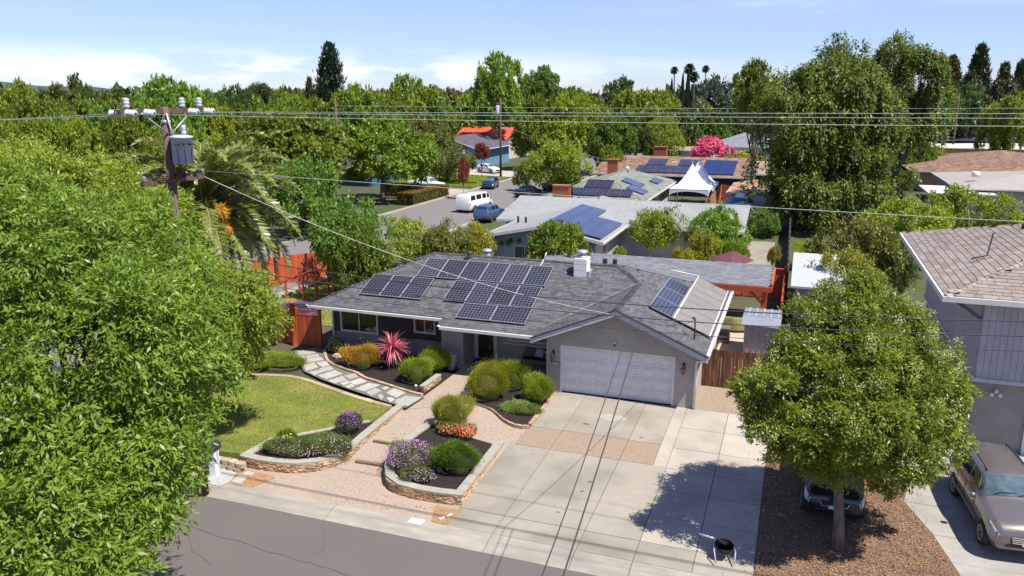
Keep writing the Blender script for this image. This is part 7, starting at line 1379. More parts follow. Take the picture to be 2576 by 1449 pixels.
weeping('second tall weeping tree behind the great one', [(2290, 202, 64, 97), (2270, 142, 48, 98), (2320, 172, 44, 96), (2340, 252, 36, 97), (2250, 242, 48, 98), (2290, 302, 48, 97), (2350, 312, 28, 96)], 97, 2000, 24, 4, 2.0, 1)
# clipped hedge by the side street
hd = thing('hedge', 'low clipped hedge with orange brown top beside the side street', 'hedge', (-43.6, 88, 0)); mb = MB(); mb.box(-1.1, 1.0, -4, 6.0, 0, 1.3); mb.box(-7, -1.1, 3.2, 5.2, 0, 1.35); obj('inner_twigs', mb, M('twig_dark', (0.03, 0.035, 0.012)), hd, kind='stuff')
n = 9000; X = np.concatenate([rng.uniform(-1.2, 1.1, n), rng.uniform(-7.1, -1.1, n // 2)]); Y = np.concatenate([rng.uniform(-4.1, 6.1, n), rng.uniform(3.1, 5.3, n // 2)]); n = len(X); Z = rng.uniform(0, 1.35, n); face = rng.integers(0, 3, n)
Z[face > 0] = 1.36; X[face == 0] = np.where(rng.random((face == 0).sum()) < 0.5, 1.06, X[face == 0]); 
side = (face == 0) & (X != 1.06); Y[side] = np.where(X[side] < -1.1, 3.14, -4.05)
P = np.stack([X, Y, Z], 1); me = leaf_mesh('foliage', P, sph(n) + np.array([0.4, -0.4, 0.6]), sph(n), 0.16, 0.09, np.where(face > 0, rng.uniform(0.5, 1, n), rng.uniform(0, 0.5, n)), ML('hedge_leaf', (0.05, 0.09, 0.015), (0.36, 0.20, 0.05), trans=0.15)); link('foliage', me, None, hd)
# belts of trees filling the distance
no_go = [(-45, -27, -10, 180), (-30, 0, 52, 124), (0, 46, 92, 250), (-70, -50, 96, 152), (-80, -40, 145, 200)]
ordn = ['first', 'second', 'third', 'fourth', 'fifth', 'sixth', 'seventh', 'eighth', 'ninth', 'tenth', 'eleventh', 'twelfth', 'thirteenth', 'fourteenth', 'fifteenth', 'sixteenth', 'seventeenth', 'eighteenth', 'nineteenth', 'twentieth'] + [t + '-' + o for t in ('twenty', 'thirty', 'forty', 'fifty', 'sixty', 'seventy', 'eighty') for o in ('zeroth', 'first', 'second', 'third', 'fourth', 'fifth', 'sixth', 'seventh', 'eighth', 'ninth') if o != 'zeroth' or t != 'twenty']
ordn = [o.replace('thirty-zeroth', 'thirtieth').replace('forty-zeroth', 'fortieth').replace('fifty-zeroth', 'fiftieth').replace('sixty-zeroth', 'sixtieth').replace('seventy-zeroth', 'seventieth').replace('eighty-zeroth', 'eightieth') for o in ordn]
adj = {'leaf_bright': 'bright green', 'leaf_mid': 'mid green', 'leaf_dark': 'dark green', 'leaf_olive': 'olive green', 'needle_dark': 'dark', 'needle_brown': 'brownish'}
def belt(name, D, xs, ytop, wpx, jit, kinds, seed):
    rd = random.Random(seed); k = 0
    for x in range(*xs):
        px = x + rd.uniform(-0.3, 0.3) * xs[2]; d = D * rd.uniform(0.94, 1.08); yt = ytop(px) + rd.uniform(-jit, jit); q = atD(px, yt, d)
        if any(a < q.x < b and c < q.y < e for a, b, c, e in no_go): continue
        kind, mt_ = rd.choice(kinds); w = wpx * rd.uniform(0.8, 1.35) * (0.42 if kind == 'conifer' else 1); lab = '%s %s from the left in the %s' % (ordn[k], adj[mt_.name] + (' conifer' if kind == 'conifer' else ' rounded tree'), name); k += 1
        T(px, yt, w, d, kind, mt_, lab, cb=0.05, i=rd.randrange(4), group='trees of the ' + name, name='conifer' if kind == 'conifer' else 'tree')
B_, Mi, Dk, Ol = ('far', g_bright), ('far', g_mid), ('far', g_dark), ('far', g_olive)
belt('nearest left tree belt', 78, (-60, 560, 85), lambda x: 330 + 20 * math.sin(x / 60), 150, 12, [('broad', g_bright), ('broad', g_mid)], 1)
belt('second left tree belt', 112, (-60, 800, 90), lambda x: 275 + 12 * math.sin(x / 50), 150, 10, [('broad', g_bright), ('broad', g_mid), ('broad', g_olive)], 2)
belt('third left tree belt', 150, (-60, 1180, 80), lambda x: 262 + 8 * math.sin(x / 40), 120, 10, [B_, Mi, Mi, Dk], 3)
belt('street side tree belt', 165, (1130, 1880, 70), lambda x: 285, 110, 14, [B_, Mi, Dk], 4)
belt('distant left tree belt', 230, (-60, 1250, 60), lambda x: 246 + 5 * math.sin(x / 45), 90, 7, [B_, Mi, Dk, Ol], 5)
belt('distant middle tree belt', 240, (1180, 1960, 60), lambda x: 250 + 6 * math.sin(x / 30), 90, 8, [B_, Mi, Dk], 6)
belt('far right tree belt', 270, (1960, 2620, 60), lambda x: 250, 90, 12, [Mi, Dk, Ol], 7)
belt('right hand tree belt', 250, (2240, 2620, 60), lambda x: 275, 90, 10, [Mi, Dk, Dk], 8)
belt('skyline tree belt', 330, (-60, 2640, 48), lambda x: 237 + 3 * math.sin(x / 33), 66, 4, [Mi, Dk, Dk, ('conifer', g_con)], 9)
belt('line of small conifers on the skyline', 360, (860, 1240, 22), lambda x: 232, 34, 7, [('conifer', g_con), ('far', g_con)], 10)
belt('garden trees under the weeping tree', 84, (1930, 2330, 70), lambda x: 480, 80, 15, [('loose', g_mid), ('loose', g_dark)], 11)
T(2150, 375, 150, 120, 'dense', g_dark, 'dark dense tree behind the trunk of the great weeping tree', cb=0.05, i=1); T(2230, 420, 120, 105, 'dense', g_dark, 'dark dense tree right of the great weeping trunk', cb=0.05, i=2)
# a low wooded ridge closes the view: beyond counting
n = 26000; a = rng.uniform(-1.15, 1.0, n); d = rng.uniform(420, 1500, n); X = np.sin(a - R(YAW)) * d; Y = np.cos(a - R(YAW)) * d; Z = rng.uniform(2, 11.5, n) * (1 + 0.15 * np.sin(a * 40) + 0.1 * np.sin(a * 97)) + np.maximum(0, (d - 700)) * 0.004
me = leaf_mesh('wood', np.stack([X, Y, Z], 1), sph(n) + np.array([0, 0, 0.4]), sph(n), 7.5, 5, rng.uniform(0, 1, n), ML('far_wood', (0.035, 0.06, 0.022), (0.09, 0.135, 0.04), trans=0.1, var=0)); stuff(link('distant_wood', me, None), 'distant wooded suburb reaching to the horizon', 'woods')
mb = MB(); k = 60; vs = []
for i in range(k + 1):
    a_ = R(-72 - YAW) + i * R(60) / k; dd = 3800; hgt = 30 + 34 * math.exp(-((i - 38) / 7) ** 2) + 26 * math.exp(-((i - 22) / 9) ** 2) + 5 * math.sin(i * 1.3); x, y = math.sin(a_) * dd, math.cos(a_) * dd
    vs += [(x, y, -5), (x, y, hgt), (x * 1.15, y * 1.15, -5)]
mb.add(vs, [(3 * i, 3 * i + 3, 3 * i + 4, 3 * i + 1) for i in range(k)] + [(3 * i + 1, 3 * i + 4, 3 * i + 5, 3 * i + 2) for i in range(k)]); struct('hills', mb, M('far_hill', (0.13, 0.17, 0.17), (0.10, 0.13, 0.13), scale=0.01, rough=1), 'low distant hills at the left of the horizon')
# ---------------------------------------------------------------- cars
m_tyre = M('tyre', (0.02, 0.02, 0.02), (0.015, 0.015, 0.015), rough=0.85); m_rim = M('alloy', (0.55, 0.55, 0.57), (0.48, 0.48, 0.5), rough=0.3, metal=0.8); m_cglass = M('car_glass', (0.015, 0.022, 0.025), (0.01, 0.015, 0.018), rough=0.03, spec=0.9); m_wscreen = M('windscreen', (0.10, 0.15, 0.16), (0.05, 0.08, 0.09), scale=3, rough=0.03, spec=0.9)
m_lamp = M('headlamp', (0.55, 0.57, 0.6), (0.4, 0.42, 0.45), scale=20, rough=0.1, spec=0.8); m_amber = M('amber_lamp', (0.6, 0.2, 0.03), rough=0.2); m_red = MATS['red_stain']; m_rlamp = M('tail_lamp', (0.45, 0.02, 0.02), rough=0.2); m_chrome = M('chrome', (0.7, 0.7, 0.72), rough=0.15, metal=1.0); m_plastic = M('black_plastic', (0.03, 0.03, 0.032), rough=0.6)
def paint(name, c, metal=0.35): return M(name, c, tuple(v * 0.92 for v in c), scale=1.5, rough=0.28, metal=metal, spec=0.5, coat=0.7)
STY = {   # t, bottom, shoulder, roof, width, roof width
 'suv': [(0, .42, .66, .70, .70, .60), (.012, .34, .78, .84, .86, .72), (.05, .30, .90, .97, .95, .80), (.14, .28, .98, 1.06, 1.0, .84), (.25, .27, 1.04, 1.12, 1.0, .84), (.29, .27, 1.06, 1.17, 1.0, .82), (.41, .27, 1.08, 1.60, 1.0, .74), (.50, .27, 1.09, 1.68, 1.0, .74), (.75, .28, 1.10, 1.68, 1.0, .73), (.90, .30, 1.12, 1.61, .98, .71), (.97, .34, 1.08, 1.30, .95, .74), (.99, .38, .95, 1.02, .90, .78), (1, .45, .80, .84, .82, .74)],
 'sedan': [(0, .38, .55, .58, .68, .55), (.015, .28, .64, .70, .86, .70), (.08, .22, .74, .80, .96, .80), (.20, .20, .84, .91, 1.0, .84), (.28, .20, .88, .96, 1.0, .82), (.42, .20, .92, 1.36, 1.0, .70), (.55, .20, .93, 1.43, 1.0, .69), (.70, .20, .94, 1.38, 1.0, .69), (.84, .22, .95, 1.05, .98, .76), (.96, .26, .92, .98, .93, .76), (1, .36, .72, .76, .84, .70)],
 'hatch': [(0, .38, .60, .64, .68, .55), (.015, .28, .70, .76, .86, .70), (.08, .22, .82, .88, .96, .80), (.18, .20, .93, 1.0, 1.0, .84), (.24, .20, .97, 1.06, 1.0, .82), (.40, .20, 1.0, 1.44, 1.0, .72), (.55, .20, 1.02, 1.50, 1.0, .71), (.80, .20, 1.04, 1.46, 1.0, .70), (.93, .24, 1.04, 1.22, .97, .74), (.985, .28, .95, 1.0, .93, .78), (1, .40, .72, .76, .86, .74)],
 'van': [(0, .42, .80, .84, .78, .70), (.012, .34, .92, .97, .90, .80), (.06, .30, 1.05, 1.12, .97, .86), (.11, .28, 1.15, 1.24, 1.0, .86), (.22, .28, 1.22, 1.95, 1.0, .80), (.28, .28, 1.22, 2.02, 1.0, .80), (.60, .28, 1.22, 2.05, 1.0, .80), (.96, .30, 1.22, 2.0, .99, .79), (.985, .34, 1.18, 1.88, .98, .80), (1, .42, 1.1, 1.75, .95, .80)],
 'pickup': [(0, .48, .80, .84, .74, .62), (.012, .40, .92, .98, .88, .76), (.05, .36, 1.03, 1.10, .96, .84), (.16, .34, 1.10, 1.18, 1.0, .86), (.25, .34, 1.12, 1.22, 1.0, .84), (.34, .34, 1.14, 1.70, 1.0, .75), (.42, .34, 1.14, 1.78, 1.0, .75), (.64, .34, 1.14, 1.76, 1.0, .75), (.69, .34, 1.14, 1.24, 1.0, .90), (.72, .34, 1.14, 1.17, 1.0, .92), (.98, .36, 1.14, 1.17, 1.0, .92), (1, .46, 1.05, 1.08, .96, .9)]}
def car(name, label, loc, rz, L_, W, style, body, group=None, detail=1, screen=None, rim=None, lower=None, wb=(0.175, 0.80), wr=0.34, grille='dark', cat='car'):
    """front looks down -y"""
    t = thing(name, label, cat, loc, rz, group); st = STY[style]
    if detail > 1: st = [(a, b, c * 1.04, d * 1.06, e, f) for a, b, c, d, e, f in st]
    ts = [s[0] for s in st]
    def ring(tt):
        k = 0
        while k < len(st) - 2 and st[k + 1][0] < tt: k += 1
        f = (tt - st[k][0]) / (st[k + 1][0] - st[k][0]); b, sh, rf, w, wr_ = [st[k][i] + (st[k + 1][i] - st[k][i]) * f for i in range(1, 6)]
        y = -L_ / 2 + tt * L_; hw = W / 2 * w; rw = W / 2 * wr_ if w > 0 else 0; zm = b + (sh - b) * 0.55
        half = [(0, b), (hw * 0.86, b), (hw * 0.965, b + (sh - b) * 0.2), (hw, zm), (hw * 0.965, sh), (hw * 0.90 if rf - sh > 0.3 else (hw * 0.93), sh + (rf - sh) * 0.12), (rw + (hw * 0.9 - rw) * 0.12, sh + (rf - sh) * 0.86), (rw * 0.88, rf - 0.0), (0, rf + 0.045)]
        full = half + [(-x, z) for x, z in reversed(half[1:-1])]
        return [Vector((x, y, z)) for x, z in full]
    dense = sorted(set(ts + [(a + b) / 2 for a, b in zip(ts[:-1], ts[1:])])); mb = MB(); rings = [ring(q) for q in dense]; n = len(rings[0])
    mb.add([v for r_ in rings for v in r_], [(i * n + j, (i + 1) * n + j, (i + 1) * n + (j + 1) % n, i * n + (j + 1) % n) for i in range(len(rings) - 1) for j in range(n)] + [tuple(range(n)), tuple(reversed(range((len(rings) - 1) * n, len(rings) * n)))], 0.5, True)
    me = mb.mesh('body'); me.set_sharp_from_angle(angle=R(38)) if hasattr(me, 'set_sharp_from_angle') else None; link('body', me, body, t)
    def S(tt, k):
        r_ = ring(tt); k0 = int(k) % n; f = k - int(k); return r_[k0].lerp(r_[(k0 + 1) % n], f)
    def patch(nm, t0, t1, k0, k1, mat, out=0.008, nt=5, nk=2, sk0=0.0, sk1=0.0, parent=None):
        P = []; cen = Vector((0, (t0 + t1) / 2 * L_ - L_ / 2, 0.75))
        for i in range(nt + 1):
            for j in range(nk + 1):
                tt = t0 + (t1 - t0) * i / nt; k = k0 + (k1 - k0) * j / nk; tt2 = tt + (sk0 if i == 0 else sk1 if i == nt else 0) * j / nk
                p = S(tt2, k); q1, q2 = S(min(1, tt2 + 0.01), k), S(max(0, tt2 - 0.01), k); a = S(tt2, k + 0.1) - S(tt2, max(0, k - 0.1)); nn = (q1 - q2).cross(a)
                if nn.length > 1e-9: nn.normalize()
                if nn.dot(p - cen) < 0: nn = -nn
                P.append(p + nn * out)
        m2 = MB(); m2.add(P, [(i * (nk + 1) + j, i * (nk + 1) + j + 1, (i + 1) * (nk + 1) + j + 1, (i + 1) * (nk + 1) + j) for i in range(nt) for j in range(nk)], 0.5, True); return obj(nm, m2, mat, parent or t)
    N8 = 8; R_ = lambda k: 16 - k      # mirrored ring index
    cab = [s for s in st if s[3] - s[2] > 0.3]; c0, c1 = cab[0][0], cab[-1][0]; pre = max(s[0] for s in st if s[0] < c0); post = min([s[0] for s in st if s[0] > c1] + [1.0])
    patch('windscreen', pre + (c0 - pre) * 0.06, c0 - 0.004, 7 - 0.65, 9 + 0.65, screen or m_wscreen, 0.012, 6, 6)
    if style == 'van': patch('rear_window', 0.997, 0.9985, 5.1, 5.9, m_cglass)
    else: patch('rear_window', c1 + (post - c1) * 0.1, c1 + (post - c1) * 0.85, 6.5, 9.5, m_cglass, 0.012, 4, 6)
    if style == 'van': spans = [(pre + 0.045, 0.27), (0.30, 0.46), (0.50, 0.70), (0.74, 0.93)]
    elif style == 'pickup': spans = [(0.315, 0.475), (0.495, 0.635)]
    elif style == 'sedan' or style == 'hatch': spans = [(c0 - 0.08, 0.53), (0.55, c1 + 0.04 if style == 'sedan' else 0.80)] 
    else: spans = [(c0 - 0.055, 0.555), (0.575, 0.755), (0.775, 0.905)]
    for q, (a, b) in enumerate(spans):
        for k0, k1 in ((5.1, 5.95), (R_(5.1), R_(5.95))): patch('side_window', a, b, k0, k1, m_cglass, 0.01, 5, 2, sk0=0.055 if q == 0 else 0, sk1=-0.02 if q == len(spans) - 1 else 0)
    if detail:
        for k0, k1 in ((3.15, 4.6), (R_(3.15), R_(4.6))): patch('headlight', 0.008, 0.072, k0, k1, m_lamp, 0.012, 4, 3, sk1=0.02)
        for k0, k1 in ((3.0, 4.6), (R_(3.0), R_(4.6))): patch('tail_light', 0.965, 0.992, k0, k1, m_rlamp, 0.01, 3, 2)
        f = ring(0.0); yf = -L_ / 2; z0, z1_ = f[0].z, f[4].z
        g = MB(); w = W * 0.23
        if grille == 'bars':
            g.box(-w, w, yf - 0.02, yf + 0.03, z1_ - 0.14, z1_ + 0.09); obj('grille', g, m_plastic, t)
            for i in range(4): b = MB(); b.box(-w + 0.012 * i, w - 0.012 * i, yf - 0.035, yf - 0.02, z1_ + 0.055 - i * 0.055, z1_ + 0.085 - i * 0.055); obj('grille_bar', b, m_chrome, t)
        else:
            g.prismY([(-w, z1_ + 0.07), (w, z1_ + 0.07), (w * 0.86, z1_ - 0.09), (-w * 0.86, z1_ - 0.09)][::-1], yf - 0.022, yf + 0.03); obj('grille', g, m_plastic, t)
            b = MB(); b.tube([(-w, yf - 0.03, z1_ + 0.07), (-w * 0.86, yf - 0.03, z1_ - 0.09), (w * 0.86, yf - 0.03, z1_ - 0.09), (w, yf - 0.03, z1_ + 0.07)], 0.012, 5); obj('grille_trim', b, m_chrome, t)
            b = MB(); b.lathe([(0.001, -0.006), (0.05, -0.006), (0.05, 0.006)], (0, 0, 0), 14, axis='y'); b.v = [(x * 1.6, y + yf - 0.03, z * 0.7 + z1_ - 0.005) for x, y, z in b.v]; obj('emblem', b, M('emblem_blue', (0.05, 0.07, 0.15), rough=0.2), t)
        b = MB(); b.box(-W * 0.30, W * 0.30, yf - 0.012, yf + 0.05, z0 + 0.03, z0 + 0.11); obj('lower_intake', b, m_plastic, t); b = MB(); b.box(-0.16, 0.16, yf - 0.03, yf - 0.015, z0 + 0.10, z0 + 0.2); obj('number_plate', b, m_white, t) if detail > 1 else None
        for s_ in (-1, 1):
            yy = -L_ / 2 + (pre + 0.05) * L_; b = MB(); b.lathe([(0.001, -0.09), (0.07, -0.06), (0.085, 0.03), (0.06, 0.08), (0.001, 0.09)], (s_ * (W / 2 + 0.09), yy + 0.03, st[5][2] + 0.02), 8, axis='x'); obj('wing_mirror', b, body if detail > 1 else m_plastic, t)
            if detail > 1:
                for z_ in (0.52,): b = MB(); b.box(s_ * W / 2 - (0.0 if s_ > 0 else 0.022), s_ * W / 2 + (0.022 if s_ > 0 else 0.0), -L_ * 0.22, L_ * 0.24, z_ - 0.05, z_ + 0.05); obj('door_moulding', b, lower or body, t)
                for tt in (0.36, 0.56, 0.735): 
                    b = MB(); p, q = S(tt, 2.0 if s_ > 0 else 14.0), S(tt, 4.0 if s_ > 0 else 12.0); m3 = S(tt, 3.0 if s_ > 0 else 13.0); o = Vector((s_ * 0.004, 0, 0)); b.tube([p + o, m3 + o, q + o], 0.006, 4); obj('door_gap', b, m_plastic, t)
                for tt in (0.50, 0.70): b = MB(); p = S(tt, 3.75 if s_ > 0 else 12.25); b.box(p.x - 0.012, p.x + 0.03 * s_ + 0.012, p.y - 0.09, p.y + 0.05, p.z - 0.015, p.z + 0.015); obj('door_handle', b, body, t)
                p, q = S(c0 + 0.03, 7.05 if s_ > 0 else 8.95), S(c1, 7.05 if s_ > 0 else 8.95); b = MB(); u = Vector((0, 0, 0.05)); b.tube([p, p + u, (p + q) / 2 + u * 1.3 + Vector((0, 0, 0.02)), q + u, q], 0.018, 5); obj('roof_rail', b, m_plastic, t)
        if detail > 1:
            for x0 in (-0.55, 0.1): p, q = S(pre + 0.01, 7.1) , S(pre + 0.01, 8); b = MB(); z_ = S(pre + 0.004, 8).z + 0.035; yy = -L_ / 2 + (pre + 0.008) * L_; b.tube([(x0, yy, z_), (x0 + 0.25, yy + 0.06, z_ + 0.05), (x0 + 0.6, yy + 0.05, z_ + 0.05)], 0.01, 4); obj('wiper', b, m_plastic, t)
    for tt in wb:
        for s_ in (-1, 1):
            y = -L_ / 2 + tt * L_; xo = s_ * (W / 2 - 0.035); a = MB(); a.lathe([(0.001, s_ * 0.0), (wr * 1.20, s_ * 0.0), (wr * 1.22, -s_ * 0.10)], (s_ * (W / 2 + 0.006), y, wr), 20, axis='x'); a.v = [(x, y_, max(z, 0.2)) for x, y_, z in a.v]; obj('wheel_arch', a, m_plastic, t)
            w_ = MB(); w_.lathe([(wr * 0.66, 0.045 * s_), (wr * 0.92, 0.05 * s_), (wr, 0.03 * s_), (wr, -0.16 * s_), (wr * 0.6, -0.18 * s_)], (xo, y, wr), 20, axis='x'); tyre = obj('wheel', w_, m_tyre, t)
            rm = MB(); rm.lathe([(0.02, 0.03 * s_), (wr * 0.16, 0.035 * s_), (wr * 0.2, 0.01 * s_)], (xo, y, wr), 12, axis='x'); rm.lathe([(wr * 0.58, 0.02 * s_), (wr * 0.64, 0.052 * s_), (wr * 0.68, 0.045 * s_)], (xo, y, wr), 20, axis='x')
            for k in range(6 if detail > 1 else 5): an = k * 2 * math.pi / (6 if detail > 1 else 5); rm.bar((xo + 0.028 * s_, y + wr * 0.1 * math.cos(an), wr + wr * 0.1 * math.sin(an)), (xo + 0.04 * s_, y + wr * 0.62 * math.cos(an), wr + wr * 0.62 * math.sin(an)), wr * 0.17, 0.02, up=(1, 0, 0))
            rm.lathe([(0.001, -0.02 * s_), (wr * 0.6, -0.02 * s_)], (xo, y, wr), 16, axis='x'); obj('rim', rm, rim or m_rim, tyre)
    return t
gz = lambda x, y: G(y) if y < 31.5 else 0
hy = car('parked_suv', 'metallic bronze grey SUV parked nose out on the neighbour\'s drive', (6.6, 26.0, G(26)), R(5), 4.85, 1.92, 'suv', paint('bronze_paint', (0.20, 0.175, 0.155), 0.5), detail=2, grille='bars', wr=0.35, lower=paint('gold_lower', (0.24, 0.18, 0.09), 0.4))
es = car('parked_suv', 'black SUV parked under the small street tree beside the driveway', (1.72, 26.2, G(26)), R(1.5), 4.4, 1.80, 'suv', paint('navy_black_paint', (0.012, 0.014, 0.028), 0.2), detail=2, lower=m_plastic, screen=M('sunshade_screen', (0.20, 0.27, 0.25), (0.16, 0.22, 0.20), rough=0.05, spec=0.8))
for s_ in (-1, 1): pass
car('parked_pickup', 'white pickup parked on the drive across the side street', (-47.8, 98.3, 0.02), R(78), 5.4, 1.95, 'pickup', paint('white_paint_car', (0.72, 0.72, 0.72), 0.0), wr=0.4)
car('parked_car', 'dark blue hatchback parked at the far kerb of the side street', (-40.5, 103.6, 0), R(8), 4.0, 1.75, 'hatch', paint('deep_blue_paint', (0.012, 0.025, 0.085), 0.2))
car('parked_car', 'white sedan in front of the black roofed house', (-49.0, 124.5, 0.02), R(62), 4.6, 1.8, 'hatch', paint('white_paint_car', (0.72, 0.72, 0.72), 0.0))
car('parked_van', 'white van with dark windows parked on the side street', (-34.2, 82.6, 0), R(172), 5.4, 2.0, 'van', paint('white_paint_car', (0.72, 0.72, 0.72), 0.0), wr=0.38, cat='van')
car('parked_suv', 'blue boxy SUV seen from behind beside the white van', (-30.0, 76.5, 0.0), R(176), 4.5, 1.82, 'suv', paint('mid_blue_paint', (0.06, 0.12, 0.24), 0.3))
car('parked_car', 'navy sedan at the right kerb of the side street', (-32.6, 96.8, 0), R(168), 4.6, 1.8, 'sedan', paint('navy_paint', (0.010, 0.016, 0.06), 0.2))
car('parked_pickup', 'dark pickup behind the navy sedan under the feathery tree', (-31.4, 104.6, 0), R(175), 5.2, 1.9, 'pickup', paint('black_blue_paint', (0.012, 0.014, 0.035), 0.2), wr=0.4)
car('parked_car', 'blue sedan half hidden behind the pale blue house roof', (-28.6, 87.0, 0), R(84), 4.6, 1.8, 'sedan', paint('deep_blue_paint', (0.012, 0.025, 0.085), 0.2))
car('parked_car', 'pale silver car beside the green roofed house', (-26.2, 88.8, 0), R(80), 4.4, 1.8, 'hatch', paint('silver_green_paint', (0.30, 0.33, 0.31), 0.4))

# ---------------------------------------------------------------- poles and wires
m_pole = M('pole_wood', (0.15, 0.09, 0.065), (0.08, 0.05, 0.038), scale=4, rough=0.9, bump=0.6, stretch=(2, 2, 0.2), coord='obj'); m_ins = M('porcelain', (0.50, 0.53, 0.56), (0.36, 0.38, 0.41), scale=12, rough=0.25, spec=0.7); m_tank = M('transformer_grey', (0.42, 0.46, 0.56), (0.36, 0.40, 0.50), scale=4, rough=0.45)
PXY = Vector((-18.1, 19.5, 0)); P = thing('utility_pole', 'near utility pole with crossarm, insulators and grey transformer above the big tree', 'utility pole', PXY + Vector((0, 0, -0.5)))
mb = MB(); mb.tube([(0, 0, 0), (0, 0, 6), (0, 0, 12.75)], [0.2, 0.17, 0.125], 14); obj('pole', mb, m_pole, P)
mb = MB(); mb.box(-0.06, 0.06, -1.75, 1.75, 12.56, 12.69); obj('crossarm', mb, m_pole, P); mb = MB(); mb.box(-0.22, -0.12, -1.7, 1.7, 12.56, 12.69); obj('crossarm', mb, m_pole, P)
for s_ in (-1, 1): mb = MB(); mb.tube([(0.08, s_ * 1.0, 12.58), (0.12, s_ * 0.05, 11.95)], 0.022, 6); obj('brace', mb, m_galv, P)
mb = MB(); mb.lathe([(0.132, 12.25), (0.14, 12.25), (0.14, 12.36), (0.13, 12.36)], (0, 0, 0), 14); obj('band', mb, m_galv, P)
for y in (-1.45, 0.75, 1.5):
    mb = MB(); mb.lathe([(0.04, 12.68), (0.04, 12.72), (0.09, 12.74), (0.10, 12.79), (0.07, 12.81), (0.095, 12.84), (0.095, 12.90), (0.07, 12.92), (0.09, 12.95), (0.08, 13.0), (0.001, 13.02)], (0, y, 0), 12); obj('pin_insulator', mb, m_ins, P)
for y in (-1.6, -0.9, 0.9, 1.6):
    for s_ in (-1, 1):
        mb = MB(); prof_ = []
        for k in range(3): x = 0.12 + k * 0.13; prof_ += [(0.03, x), (0.11, x + 0.03), (0.115, x + 0.05), (0.04, x + 0.075)]
        mb.lathe(prof_, (0, y, 12.6), 14, axis='x'); mb.v = [(x * s_, yy, z - abs(x) * 0.06) for x, yy, z in mb.v]; obj('strain_insulator', mb, m_ins, P)
mb = MB(); mb.lathe([(0.27, 11.07), (0.30, 11.08), (0.31, 11.82), (0.34, 11.83), (0.34, 11.88), (0.20, 11.92), (0.001, 11.93)], (0.48, 0.05, 0), 22); tk = obj('transformer', mb, m_tank, P)
mb = MB(); mb.lathe([(0.05, 11.92), (0.07, 11.94), (0.08, 12.02), (0.05, 12.04), (0.08, 12.08), (0.07, 12.18), (0.05, 12.22)], (0.50, 0.15, 0), 10); obj('bushing', mb, m_tank, tk)
for k, a in enumerate((-70, -40, -10)): c, s_ = math.cos(R(a)), math.sin(R(a)); mb = MB(); mb.tube([(0.48 + 0.30 * c, 0.05 + 0.30 * s_, 11.67), (0.48 + 0.42 * c, 0.05 + 0.42 * s_, 11.65)], 0.035, 8); mb.tube([(0.48 + 0.42 * c, 0.05 + 0.42 * s_, 11.65), (0.48 + 0.40 * c, 0.05 + 0.38 * s_, 11.42), (0.48 + 0.37 * c, 0.05 + 0.33 * s_, 11.02), (0.2, -0.1, 10.72)], 0.012, 5); obj('lead_wire', mb, m_black, tk)
mb = MB(); mb.tube([(0.14, -0.1, 12.57), (0.2, -0.05, 12.12), (0.25, 0, 11.87)], 0.03, 6); obj('bracket', mb, m_galv, P)
mb = MB(); mb.box(0.05, 0.16, -1.3, 1.3, 10.5, 10.62); obj('crossarm', mb, m_pole, P)
for y in (-1.2, -0.8, -0.4, 0.5, 0.9, 1.25): mb = MB(); mb.lathe([(0.05, 10.62), (0.075, 10.65), (0.05, 10.7), (0.075, 10.75), (0.03, 10.79)], (0.1, y, 0), 10); obj('spool_insulator', mb, M('brown_porcelain', (0.25, 0.2, 0.18), rough=0.3), P)
mb = MB(); 
for k in range(5): mb.tube([(0.1, -1.2, 10.77 + 0.02 * k), (0.2 + 0.05 * k, -0.5, 10.52 + 0.07 * k), (0.15, 0.1, 10.77 - 0.05 * k), (0.2, 0.9, 10.67 + 0.03 * k), (0.1, 1.25, 10.72)], 0.014, 5)
obj('jumper_wires', mb, m_black, P, kind='stuff')
def wire(label, a, b, sag, r_, mat, n=40, name='overhead_wire', group=None):
    a, b = Vector(a), Vector(b); mid = (a + b) / 2; mb = MB(); mb.tube([a + (b - a) * t + Vector((0, 0, -sag * 4 * t * (1 - t))) - a for t in [k / n for k in range(n + 1)]], r_, 5, cap=False); w = thing(name, label, 'wire', a, 0, group); obj('wire', mb, mat, w); return w
m_wire = M('wire_green', (0.40, 0.46, 0.42), (0.33, 0.39, 0.36), rough=0.5); m_cable = M('cable_black', (0.05, 0.05, 0.055), (0.04, 0.04, 0.045), rough=0.6); m_drop = M('service_cable', (0.50, 0.50, 0.50), (0.30, 0.30, 0.31), scale=6, rough=0.6)
for k, (y, ye, lab) in enumerate(((-1.6, 318, 'lowest'), (0.9, 298, 'middle'), (1.6, 286, 'highest'))):
    a = PXY + Vector((0.5, y, 12.07)); e = atY(2576, ye, 19.5 + y); b = a + (e - a) * 1.9; wire('%s of the three pale power wires running right from the crossarm' % lab, a, (b.x, b.y, a.z + 0.25 * k), 0, 0.011, m_wire) if False else None
    xb = 30.0; ts = (e.x - a.x) / (xb - a.x); sag = (a.z + (0.3) * ts - e.z) / (4 * ts * (1 - ts)); wire('%s of the three pale power wires running right from the crossarm' % lab, a, (xb, e.y, a.z + 0.3), sag, 0.007, m_wire)
    wire('%s power wire leaving the crossarm to the left' % ('nearest', 'middle', 'farthest')[k], PXY + Vector((-0.5, y, 12.07)), (-60, 19.5 + y, 12.6), 0.7, 0.007, m_wire)
wire('single pale wire below the power lines crossing the whole view', PXY + Vector((0.1, 1.2, 10.25)), (30, 20.7, 9.9), 0.28, 0.008, m_wire)
